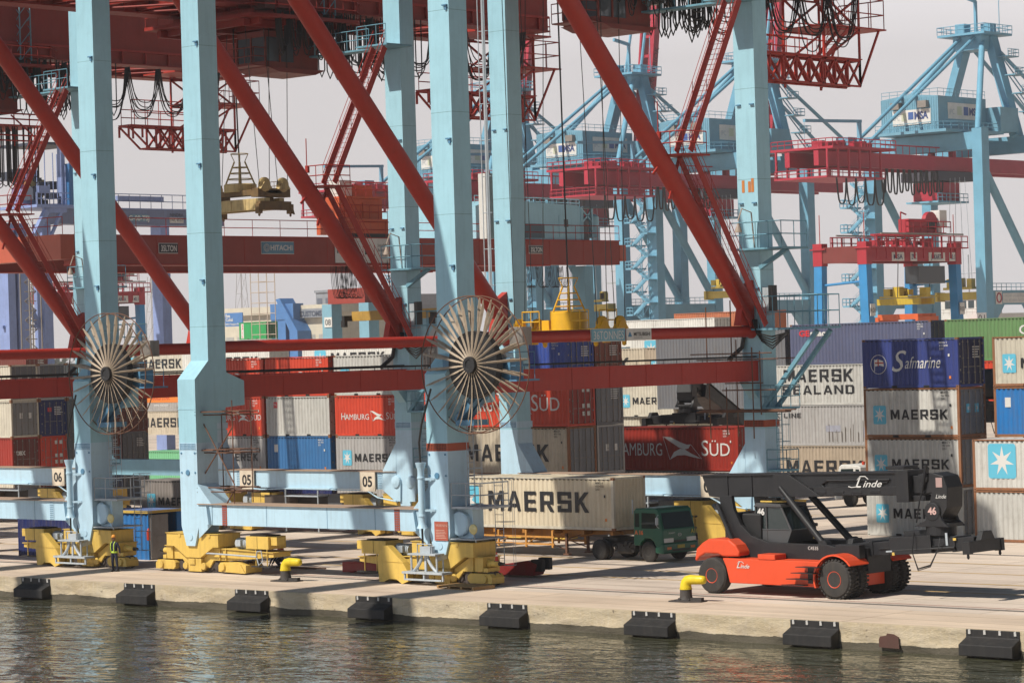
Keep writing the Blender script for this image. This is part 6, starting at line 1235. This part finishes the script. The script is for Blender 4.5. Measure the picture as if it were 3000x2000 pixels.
# ---------------------------------------------------------------- violet-grey crane at the left
VI = paint('violet_blue', (.25, .33, .60), .5, da=.2); VG = paint('violet_grey', (.17, .21, .34), .55, da=.3)
yv = 127; t = thing('harbour_gantry', 'violet-blue gantry with a G-08-TSJ sign at the left behind the quay cranes', 'gantry crane', (-253, yv, 0))
vy = lambda px, py=640: on(px, py, 0, -253).y-yv
m = MB(); m.box(-1.2, 1.0, vy(150), vy(640), 25.9, 27.7, 0); m.box(-1.4, 1.2, vy(150), vy(640), 27.7, 27.8, 1); m.rail([(1.1, vy(200), 27.8), (1.1, vy(640), 27.8)], 1.6, 1.6, .05); m.box(.6, 1.0, vy(330), vy(465), 28.6, 29.2, 1); m.build('girder', [VG, VI], t)
m = MB(); m.box(1.02, 1.06, vy(364), vy(418), 26.3, 27.1, 0); m.text('G-08-TSJ', (1.08, vy(390), 26.42), (0,1,0), (0,0,1), .55, 1, bold=.02, align='CENTER', width=3.0); m.box(1.02, 1.06, vy(480), vy(520), 26.2, 26.8, 2); m.text('SWL 40.6T', (1.08, vy(500), 26.35), (0,1,0), (0,0,1), .34, 3, align='CENTER', width=2.0); m.text('NINDRA', (1.08, vy(500), 26.95), (0,1,0), (0,0,1), .35, 3, align='CENTER', width=2.0); m.build('sign', [paint('tsj_blue', (.16, .30, .40), .5), INKW, WHITE, INK], t)
for px, w_ in ((475, 1.3), (128, 1.2), (58, 1.6), (22, 1.0)):
    y = on(px, 900, 0, -253).y-yv; m = MB(); m.box(-.9, .9, y-w_/2, y+w_/2, 0, 25.9); m.build('leg', VI, t)
m = MB()
for a, b_, z0, z1 in ((128, 75, 18, 24), (75, 150, 17, 11), (140, 75, 10, 4)): m.beam((0, vy(a), z0), (0, vy(b_), z1), .5, .5)
m.beam((0, vy(5, 950), 14.5), (0, vy(145, 950), 14.6), .35, .35); m.build('bracing', VI, t)
m = MB(); rn = random.Random(4); m.box(-4, 3, vy(60), vy(212), 27.6, 27.9, 1); m.box(1.5, 3, vy(158), vy(185), 27.9, 32.5, 2); m.box(-5, 2, vy(85), vy(212), 34.6, 34.9, 0); m.box(1.5, 2.3, vy(148), vy(157), 28, 35.5, 1); m.box(-1, 2, vy(186), vy(212), 28, 30.5, 0)
for k in range(26): m.cb((rn.uniform(-3, 2.5), vy(rn.uniform(70, 150)), rn.uniform(28.2, 31.5)), (rn.uniform(.6, 2), rn.uniform(.6, 2), rn.uniform(.4, 1.8)), rn.choice((0, 0, 1, 3, 4)))
for k in range(12): q = vy(65+12*k); m.tube((2.8, q, 27.9), (2.8, q, rn.uniform(29.5, 34.6)), .06, 5, m=1)
m.rail([(2.9, vy(60), 27.9), (2.9, vy(212), 27.9)], 1.3, 1.3, .05, m=1); m.beam((2, vy(95, 640), 27.5), (2, vy(160, 610), 27.6), .4, 1.0, 1); m.beam((2, vy(112), 24.2), (2, vy(150), 27.4), .3, .3, 1); m.beam((2.5, vy(60, 660), 24.5), (2.5, vy(95), 27.2), .6, .6, 1)
m.build('machinery_deck', [flat('deck_dark', (.04, .05, .08), .6), VI, BLU, WHITE, paint('deck_yellow', (.45, .33, .12), .5)], t)
m = MB()
for a in (on(78, 900, 0, -240).y-yv, on(112, 900, 0, -240).y-yv):
    for x in (12, 13.5): m.tube((x, a, 8), (x, a, 24), .08, 5)
a, b_ = on(78, 900, 0, -240).y-yv, on(112, 900, 0, -240).y-yv
for z in range(8, 24): m.tube((12.7, a, z), (12.7, b_, z), .05, 4); m.tube((12.7, a if z % 2 else b_, z), (12.7, b_ if z % 2 else a, z+1), .05, 4)
m.build('stair_cage', STEEL, t)

# ---------------------------------------------------------------- far ship-to-shore cranes
FB = paint('far_crane_blue', (.16, .39, .54), .5, da=.05, rust=0); FH = paint('far_house_blue', (.16, .36, .48), .5, da=.05); FR = paint('far_crane_red', (.42, .02, .045), .5, da=.05, rust=0)
def far_crane(loc, label):
    t = thing('distant_quay_crane', label, 'crane', loc, 0, 'pale blue ship cranes with red booms on the far quay')
    W = 11.45
    for x in (-W, W):
        for y in (0, 17.5):
            m = MB(); m.box(x-1.0, x+1.0, y-1.1, y+1.1, 0, 46.2 if y == 0 else 44); m.build('leg', FB, t)
        m = MB(); m.box(x-.8, x+.8, 1.1, 16.4, 15.6, 18.1); m.prism([(1.1, 15.6), (5, 15.6), (1.1, 11.5)], 'x', x-.7, x+.7); m.prism([(16.4, 15.6), (12.5, 15.6), (16.4, 11.5)], 'x', x-.7, x+.7); m.rail([(x+.7, 1.1, 18.1), (x+.7, 16.4, 18.1)], 1.2, 1.6, .06); m.build('tie_beam', FH, t)
        m = MB(); m.tube((x, 1, 39), (x, 16.6, 19.5), .75, 12); m.build('diagonal_brace', FH, t, smooth=40)
        m = MB(); m.tube((x*.2, 15.5, 63.5), (x*.95, .2, 46), .55, 12); m.build('front_stay', FB, t, smooth=40)
        m = MB(); m.beam((x*.22, 17.8, 64), (x*.72, 16.5, 45.5), 1.5, 2.2, up=(0,1,0)); m.build('mast_leg', FB, t)
        m = MB(); m.tube((x*.13, 15, 64.2), (x*.13, -19.5, 43.4), .34, 10); m.tube((x*.2, 18, 63), (x*.3, 44, 48), .35, 8); m.build('back_stay', FB, t, smooth=40)
    for y in (0, 17.5): m = MB(); m.box(-W+1, W-1, y-1.0, y+1.0, 42.6, 45.6); m.build('top_beam', FB, t)
    m = MB(); m.box(-5, 5, 12, 21, 64, 64.4); m.rail([(5, 12, 64.4), (5, 21, 64.4), (-5, 21, 64.4), (-5, 12, 64.4), (5, 12, 64.4)], 1.4, 1.5, .07); m.box(-3, 3, 14, 19, 61.5, 64); m.cb((-1.5, 15, 65.4), (2, 2, 1.8)); m.cb((2, 18, 65.4), (2, 2, 1.8)); m.beam((0, 17, 64.4), (0, 17, 70.5), .5, .5); m.beam((0, 17, 70.5), (0, 12.5, 71.2), .5, .6); m.tube((3, 20, 64.4), (3, 20, 72), .08, 5); m.build('apex_platform', FB, t)
    m = MB()
    for k in range(5):
        z = 60-3.4*k; x = 3.6+1.35*(k+.3); m.box(x+.4, x+2.6, 17, 20.5, z, z+.2); m.rail([(x+2.6, 17, z+.2), (x+2.6, 20.5, z+.2), (x+.4, 20.5, z+.2)], 1.2, 1.2, .06); m.stair((x+2.4, 20, z-3.2), (x+1.4, 17.5, z), .8, (1,0,0), rail=False)
    m.build('mast_galleries', FH, t)
    h = MB(); h.box(-6, 6, -4.5, 10.3, 46.2, 52.1); h.prism([(-6, 52.1), (6, 52.1), (0, 52.7)], 'y', -4.5, 10.3)
    for k in range(24): h.box(-6+.5*k, -5.85+.5*k, -4.56, -4.5, 46.3, 52.0)
    h.box(-6.5, 8.5, -6, 12, 45.7, 46.2); h.rail([(-6.4, -5.9, 46.2), (6.4, -5.9, 46.2), (8.4, -2, 46.2), (8.4, 11.8, 46.2)], 1.3, 1.6, .06); h.rail([(-5.9, -4.4, 52.2), (5.9, -4.4, 52.2), (5.9, 10.2, 52.2)], 1.2, 1.8, .05); h.box(6, 9, 10.3, 16, 46.2, 50.5); ho = h.build('machinery_house', FH, t)
    g = MB(); g.box(-3.5, 4.5, -4.64, -4.58, 47.4, 50.0, 0); g.box(-.2, .9, -4.66, -4.64, 48.3, 49.6, 1); g.text('MSA', (1.1, -4.67, 48.3), (1,0,0), (0,0,1), 1.25, 2, bold=.04, width=2.9); g.text('IPC', (-3.2, -4.67, 48.3), (1,0,0), (0,0,1), .9, 3, width=1.2); g.box(-1.6, -.6, -4.66, -4.64, 48.1, 49.5, 4)
    g.box(6.02, 6.08, -1.6, 8.6, 48.2, 51.0, 0); g.box(6.08, 6.1, 3.2, 4.6, 48.9, 50.4, 1); g.text('MSA', (6.11, 4.9, 49.0), (0,1,0), (0,0,1), 1.25, 2, bold=.04, width=3.2); g.text('IPC', (6.11, -1.2, 49.0), (0,1,0), (0,0,1), .9, 3, width=1.5); g.box(6.08, 6.1, 1.2, 2.6, 48.9, 50.4, 4)
    g.cb((-2.5, -5, 50.8), (1.8, .9, 1.2), 5); g.cb((3.2, -5, 50.8), (1.8, .9, 1.2), 5); g.build('sign', [WHITE, flat('msa_blue', (.05, .12, .35), .5), flat('msa_navy', (.03, .06, .2), .5), GREYST, flat('ipc_pale', (.55, .58, .42), .5), STEEL], ho)
    for x in (-3, 3): m = MB(); m.box(x-.5, x+.5, -36, 40, 39.3, 41.8); m.build('boom_girder', FR, t)
    m = MB(); m.box(-6.5, 6.5, -36, -18, 42.0, 42.4); m.rail([(-6.4, -35.9, 42.4), (6.4, -35.9, 42.4), (6.4, -18, 42.4)], 1.3, 1.5, .08)
    rn = random.Random(6)
    for k in range(16): m.cb((rn.uniform(-5, 5), rn.uniform(-34, -19), 43), (rn.uniform(.8, 2.4), rn.uniform(.8, 2.4), rn.uniform(.6, 2)))
    m.box(-5.5, 5.5, -36.5, -20, 37.2, 37.5); m.rail([(-5.4, -36.4, 37.5), (5.4, -36.4, 37.5), (5.4, -20, 37.5)], 1.2, 1.5, .08)
    for y in range(-36, -19, 3): m.beam((5.3, y, 37.4), (5.3, y, 42), .3, .3); m.beam((-5.3, y, 37.4), (-5.3, y, 42), .3, .3)
    for y in range(-16, 12, 2): m.tube((3.6, y, 41.8), (3.6, y, 43.4), .08, 4)
    m.box(3.3, 3.7, -18, 12, 43.2, 43.4); m.box(-.6, .4, 1.5, 2.4, 41.8, 46); m.box(2.4, 3.4, 3.5, 4.4, 41.8, 46); m.build('backreach_platform', FR, t)
    m = MB(); m.beam((0, -19.5, 42), (0, -19.5, 47.6), .6, .6); m.beam((0, -19, 47.5), (0, -35, 47.0), .5, .5); m.tube((0, -35, 47), (0, -35, 42.5), .04, 4); m.cb((2, -26, 43.6), (2.5, 2.5, 1.4)); m.build('service_jib', FB, t)
    m = MB()
    ys = [-34+2.7*i for i in range(5)]+[-19+1.7*i for i in range(11)]
    for i, y in enumerate(ys):
        d = 2.7 if i < 5 else 1.3; dp = rn.uniform(3.6, 4.6)
        for k in range(3): m.path([(5.5 if i < 5 else 3.9, y+d*u+.12*k, (37.2 if i < 5 else 39.2)-dp*(1-(2*u-1)**4)) for u in [j/10 for j in range(11)]], .09, 4)
    m.build('cable_loops', CABLE, t)
    m = MB(); m.box(-2.5, 2.5, -.5, 6.5, 34.2, 37.4, 0); m.box(-3.4, 3.4, -1.5, 8, 33.8, 34.1, 1); m.rail([(3.3, -1.4, 34.1), (3.3, 7.9, 34.1)], 1.3, 1.3, .07, m=1); m.box(-4, 4, -2, 9, 37.6, 39.2, 2); m.build('driver_cab', [FR, FB, flat('far_trolley_dark', (.05, .05, .07), .6)], t)  # third colour is a dark box below the girders
    m = MB(); x = -W-1.9
    for a in (-.8, .8):
        for b_ in (-1.2, 1.2): m.tube((x+a, b_, 0), (x+a, b_, 40), .12, 5)
    for k in range(8):
        z = 4.4*k+3; m.stair((x-1.4, -3.0, z), (x+1.4, -3.0, z+2.2), .8, (0,1,0), sw=.4); m.stair((x+1.4, -2.0, z+2.2), (x-1.4, -2.0, z+4.4), .8, (0,1,0), sw=.4); m.box(x-2.9, x-1.4, -3.6, .8, z-.15, z+.15); m.rail([(x-2.9, -3.6, z+.1), (x-2.9, .8, z+.1)], 1.3, 1.0, .09); m.rail([(x-2.9, -3.6, z+.1), (x-1.4, -3.6, z+.1)], 1.3, 1.0, .09); m.box(x+1.2, x+2.8, -3.6, -.8, z+2.05, z+2.3); m.rail([(x+2.8, -3.6, z+2.3), (x+1.2, -3.6, z+2.3)], 1.3, 1.0, .09); m.beam((x+.8, -1.1, z), (x+2.6, -1.1, z+2.2), .2, .2)
    for z in range(0, 40, 2): m.tube((x-.8, -1.2, z), (x+.8, -1.2, z+2), .07, 4)
    m.build('stair_tower', FB, t)
    m = MB(); m.box(-1.9, -.7, 0, 1.6, 0, 52); m.box(.7, 1.9, 0, 1.6, 0, 52)
    for z in range(2, 52, 4): m.box(-.7, .7, .3, 1.2, z, z+.6)
    m.text('TANJUNG PRIOK', (1.95, .1, 15), (0, .12, 1), (0, -1, .12), 1.2, 1, bold=.02); bo = m.build('raised_boom', [FR, flat('boom_letters', (.12, .01, .02), .6)], t); bo.location = (0, 18.6, 42.5); bo.rotation_euler = (R(-8), 0, 0)
    m = MB(); m.tube((-2, 18, 64.5), (-1.6, 24.5, 92), .3, 6); m.tube((2, 18, 64.5), (1.6, 24.5, 92), .3, 6); m.build('boom_links', FB, t)
    return t
fc = far_crane((on(2719, 700, 1, 329).x, 329, 0), 'rightmost distant pale blue crane with red machinery deck and white house signs')
for px, lb in ((2200, 'distant pale blue crane half hidden by the right-hand near leg'), (1823, 'distant pale blue crane in the middle, its raised red boom behind the red diagonal'), (1443, 'farthest left distant pale blue crane, between the two central near legs')):
    o = copy_tree(fc); o.location = (on(px, 700, 1, 329).x-11.45, 329, 0); o['label'] = lb
for c_ in list(fc.children):
    if c_.name.startswith(('raised_boom', 'boom_links')): bpy.data.objects.remove(c_)
m = MB(); m.box(10.5, 12.4, -1.2, -1.12, 12.4, 14.3, 0); m.text('01', (11.45, -1.22, 12.75), (1,0,0), (0,0,1), 1.2, 1, align='CENTER'); m.build('number_plate', [WHITE, INK], fc)
m = MB(); m.box(12.3, 12.34, 2.0, 4.0, 15.7, 17.9, 0); m.box(12.3, 12.34, 4.3, 12.5, 15.9, 17.6, 0); m.path([(12.36, 3+.7*cos(a), 16.8+.8*sin(a)) for a in [2*pi*i/14 for i in range(14)]], .14, 5, 1, closed=True); m.text('S.W.L. 40T UNDER SPREADER', (12.36, 4.6, 16.9), (0,1,0), (0,0,1), .5, 2, width=7.4); m.text('S.W.L. 45T UNDER CARGO BEAM', (12.36, 4.6, 16.1), (0,1,0), (0,0,1), .5, 2, width=7.4); m.build('load_sign', [WHITE, flat('logo_red', (.4, .03, .06), .5), GREYST], fc)
# yellow spreaders of the far cranes
for px, py, lb in ((2880, 880, 'distant yellow spreader beside the right leg of the tyred gantry'), (2130, 860, 'distant yellow spreader seen just left of the right near leg'), (1740, 900, 'distant yellow spreader behind the bright yellow near one')):
    p = on(px, py, 1, 330) if px != 2880 else on(2815, 865, 1, 330); t = thing('distant_spreader', lb, 'spreader', (p.x, 330, p.z), 0, 'distant yellow spreaders'); m = MB(); m.box(-4.2, 4.2, -.6, .6, -.8, .5, 0); m.box(-4.6, -4.1, -1.2, 1.2, -1, .6, 0); m.box(4.1, 4.6, -1.2, 1.2, -1, .6, 0); m.box(-3, 3, -1, 1, 1.0, 1.4, 0)
    for k in range(6): m.cb((random.uniform(-3, 3), 0, 2.1), (1, 1.2, random.uniform(.8, 1.8)), 0)
    m.build('spreader_frame', paint('far_yellow', (.52, .38, .05), .5, da=.2), t); m = MB()
    for x in (-2.5, -.8, .8, 2.5): m.tube((x, 0, 1.4), (x*.6, 0, 38-p.z), .05, 4)
    m.build('hoist_ropes', GREYST, t)
# ---------------------------------------------------------------- buildings and the skyline behind
def bd(px0, px1, py0, py1, yy): a = on(px0, py0, 1, yy); b_ = on(px1, py1, 1, yy); return a.x, b_.x, max(0, min(a.z, b_.z)), max(a.z, b_.z)
CRM = paint('facade_cream', (.60, .55, .44), .7, da=.1); CBL = paint('facade_blue', (.07, .20, .46), .6, da=.1); GRB = paint('facade_grey', (.26, .28, .31), .7, da=.15)
yy = 330; x0, x1, _, zt = bd(655, 965, 905, 1000, yy)
t = thing('customs_building', 'cream and blue customs office with grey lettering behind the container rows', 'building', (0, yy, 0))
m = MB(); m.box(x0, x1, 0, 25, 0, zt*.92, 0); m.box(x0-1, x1+1, -1, 26, zt*.92, zt, 0)
for i in range(9): m.box(x0+(x1-x0)*(i+.15)/9, x0+(x1-x0)*(i+.85)/9, -.06, 0, zt*.45, zt*.7, 1); m.box(x0+(x1-x0)*(i+.15)/9, x0+(x1-x0)*(i+.85)/9, -.06, 0, zt*.1, zt*.35, 1)
m.build('facade', [CRM, paint('facade_band', (.40, .40, .38), .6)], t); m = MB()
a, b_ = on(795, 950, 1, yy-3).x, on(900, 950, 1, yy-3).x; c1 = on(862, 950, 1, yy-3).x
m.box(a, a+4.5, -3, 0, 0, zt*.98, 0); m.prism([(c1-4.6, zt+1.4), (c1-3.4, zt+1.6), (c1+2, zt*.74), (c1+2, 0), (c1-.5, 0), (c1-.5, zt*.74)], 'y', -4, 0, 0); m.box(a, c1, -3.2, -.2, zt*.86, zt*1.02, 0); m.box(a+4.5, c1-.5, -2.5, -.2, zt*.28, zt*.42, 0); m.build('blue_portal', CBL, t)
m = MB(); xa, xb = on(878, 915, 1, yy-1.2).x, on(943, 915, 1, yy-1.2).x; z = on(900, 925, 1, yy-1.2).z; m.box(xa-.4, xb+.6, -1.2, -1.0, z-.4, z+1.5, 0); m.text('CUSTOMS', (xa, -1.25, z-.1), (1,0,0), (0,0,1), 1.1, 1, bold=.04, width=xb-xa); m.build('sign', [GRB, flat('sign_slate', (.06, .08, .12), .6)], t)
m = MB(); p = on(662, 957, 1, yy-6); q_ = on(712, 915, 1, yy-6); m.box(p.x, q_.x, -6.2, -6, p.z, q_.z, 0); h = q_.z-p.z
for i, (tx, s_) in enumerate((('Bea', .24), ('Cukai', .24), ('KPU Tanjung Priok', .14))): m.text(tx, (p.x+.3, -6.25, p.z+h*(.68-.29*i)), (1,0,0), (0,0,1), h*s_, 1, bold=.02, width=None if i < 2 else (q_.x-p.x)*.9)
m.build('sign', [CBL, INKW], t)
for (a, b_, c_, d_, y_, lb, mt, nm) in ((925, 965, 858, 1000, 400, 'small dark grey block behind the customs lettering', GRB, 'office_block'), (960, 1215, 880, 1000, 420, 'long grey office block behind the dark leg at centre left', paint('block_grey', (.30, .32, .36), .7), 'office_block'), (1010, 1100, 905, 1000, 380, 'low grey warehouse in front of the long grey block', GRB, 'warehouse')):
    x0, x1, z0, z1 = bd(a, b_, c_, d_, y_); t = thing(nm, lb, 'building', ((x0+x1)/2, y_, 0)); w2 = (x1-x0)/2; m = MB(); m.box(-w2, w2, 0, 20, 0, z1); m.box(-w2-.3, w2+.3, -.3, 20.3, z1, z1+.6); m.build('wall', mt, t)
    m = MB()
    for k in range(max(3, int(w2*2/3))):
        for z in range(2, int(z1)-1, 3): m.box(-w2+3*k+.5, -w2+3*k+2.3, -.05, .02, z, z+1.5)
    m.build('windows', flat('far_windows', (.10, .12, .16), .3), t)
def mast(px, py, yy, w_, label, mt, name='radio_mast'):
    p = on(px, py, 1, yy); m = MB(); n = int(p.z/ (w_*1.2)); tp = .35
    for sx_, sy_ in ((-1, -1), (1, -1), (1, 1), (-1, 1)): m.tube((sx_*w_/2, sy_*w_/2, 0), (sx_*w_/2*tp, sy_*w_/2*tp, p.z), .09, 4)
    for k in range(n):
        r0, r1 = w_/2*(1-(1-tp)*k/n), w_/2*(1-(1-tp)*(k+1)/n); z0, z1 = p.z*k/n, p.z*(k+1)/n
        m.tube((-r0, -r0, z0), (r1, -r1, z1), .05, 4); m.tube((r0, -r0, z0), (r0*.9, r0, z1), .05, 4); m.tube((-r0, -r0, z0), (r0, -r0, z0), .05, 4); m.tube((r0, r0, z0), (-r1, r1, z1), .05, 4)
    tag(m.build(name, mt, loc=(p.x, yy, 0)), label, 'mast', 'lattice masts behind the yard')
MG = flat('mast_grey', (.35, .33, .32), .6)
mast(706, 800, 420, 4.5, 'lattice radio mast left of the white ladder frame under the red girder', MG); mast(442, 812, 400, 3.5, 'slim lattice mast just left of the tall middle leg', MG); mast(1700, 790, 460, 5, 'lattice mast between the distant blue legs right of centre', MG); mast(1625, 830, 500, 4, 'faint slim lattice mast behind the yellow cable basket', MG)
p = on(768, 795, 1, 200); m = MB()
for sx_ in (-1.8, 0, 1.8):
    for sy_ in (-.8, .8): m.tube((sx_, sy_, 8), (sx_, sy_, p.z), .07, 5)
for k in range(9):
    z = 9+(p.z-9)*k/9
    for sy_ in (-.8, .8): m.tube((-1.8, sy_, z), (1.8, sy_, z), .06, 4)
tag(m.build('ladder_frame', paint('ladder_cream', (.55, .45, .36), .6), loc=(p.x, 200, 0)), 'cream ladder-like frame hanging above the bright green container', 'frame')
# ship at the right
t = thing('ship', 'white ship superstructure with red trim behind the tyred gantry legs', 'ship', (on(2815, 930, 1, 430).x, 430, 0)); k = 1/13.5
m = MB(); m.box(-9, 9, 0, 14, 0, 15, 0); m.box(-5, 4, 0, 10, 15, 18.5, 0); m.box(-5.6, 4.6, -.5, 10.5, 18.5, 19.1, 1); m.rail([(-9, 0, 15), (9, 0, 15)], 1.2, 1.5, .08, m=0); m.box(2, 9.5, -3, 0, 0, 13.4, 0); m.box(2, 9.5, -3.3, .3, 13.4, 14.0, 1); m.build('superstructure', [WHITE, paint('ship_red', (.45, .04, .04), .5)], t); m = MB()
for x in (-4, -2, 0, 2): m.box(x, x+1.5, -.05, 0, 16.3, 17.9)
m.build('windows', flat('ship_windows', (.03, .05, .06), .2), t); m = MB(); m.tube((-1, 5, 19), (-1, 5, 28), .2, 6); m.tube((-3, 5, 24), (1, 5, 24), .1, 5); m.build('mast', GREYST, t)
t = thing('ship', 'pale ship upperworks with a mast behind the distant blue legs', 'ship', (on(1790, 880, 1, 450).x, 450, 0)); m = MB(); m.box(-7, 7, 0, 12, 0, 17, 0); m.box(-4, 4, 0, 9, 17, 20.5, 0); m.tube((0, 3, 20), (0, 3, 32), .35, 8); m.box(-3.5, 3.5, 2.5, 3.5, 26, 26.4, 0); m.box(-2, 2, 2.5, 3.5, 29, 29.3, 0); m.build('superstructure', paint('ship_grey', (.45, .47, .48), .5), t)
# far wooded shoreline: one mass of foliage
m = MB(); rn = random.Random(9)
for k in range(2600):
    x = rn.uniform(-1190, -430); y = 780+rn.uniform(0, 40); h = 9+4*math.sin(x*.02)+3*math.sin(x*.067+1)
    c = Vector((x, y, rn.uniform(0, h))); a = Vector((rn.uniform(-1, 1), rn.uniform(-1, 1), rn.uniform(-.4, 1))).normalized(); b_ = a.cross(Vector((.3, .5, .8))).normalized(); s = rn.uniform(1.2, 2.8); d = a.cross(b_)
    m.add([c+a*s, c+b_*s*.7, c-a*s, c-b_*s*.7], [(0, 1, 2, 3)]); m.add([c+d*s*.8, c+b_*s*.6, c-d*s*.8, c-b_*s*.6], [(0, 1, 2, 3)])
tag(m.build('far_trees', paint('foliage_far', (.055, .085, .045), .9, da=0, sc_=.1)), 'distant low belt of trees along the horizon', 'trees', kind='stuff')

# ---------------------------------------------------------------- haze over the port
def haze(density, colr):
    m = MB(); m.box(-1300, 350, -330, 930, -5, 118); mt = bpy.data.materials.new('haze_air'); mt.use_nodes = True; n = mt.node_tree; n.nodes.remove(n.nodes['Principled BSDF'])
    v = n.nodes.new('ShaderNodeVolumePrincipled'); v.inputs['Color'].default_value = (*colr, 1); v.inputs['Density'].default_value = density; v.inputs['Anisotropy'].default_value = .2; n.links.new(v.outputs[0], n.nodes['Material Output'].inputs['Volume'])
    tag(m.build('haze', mt), kind='stuff')
haze(0.00013, (.93, .94, 1.0))
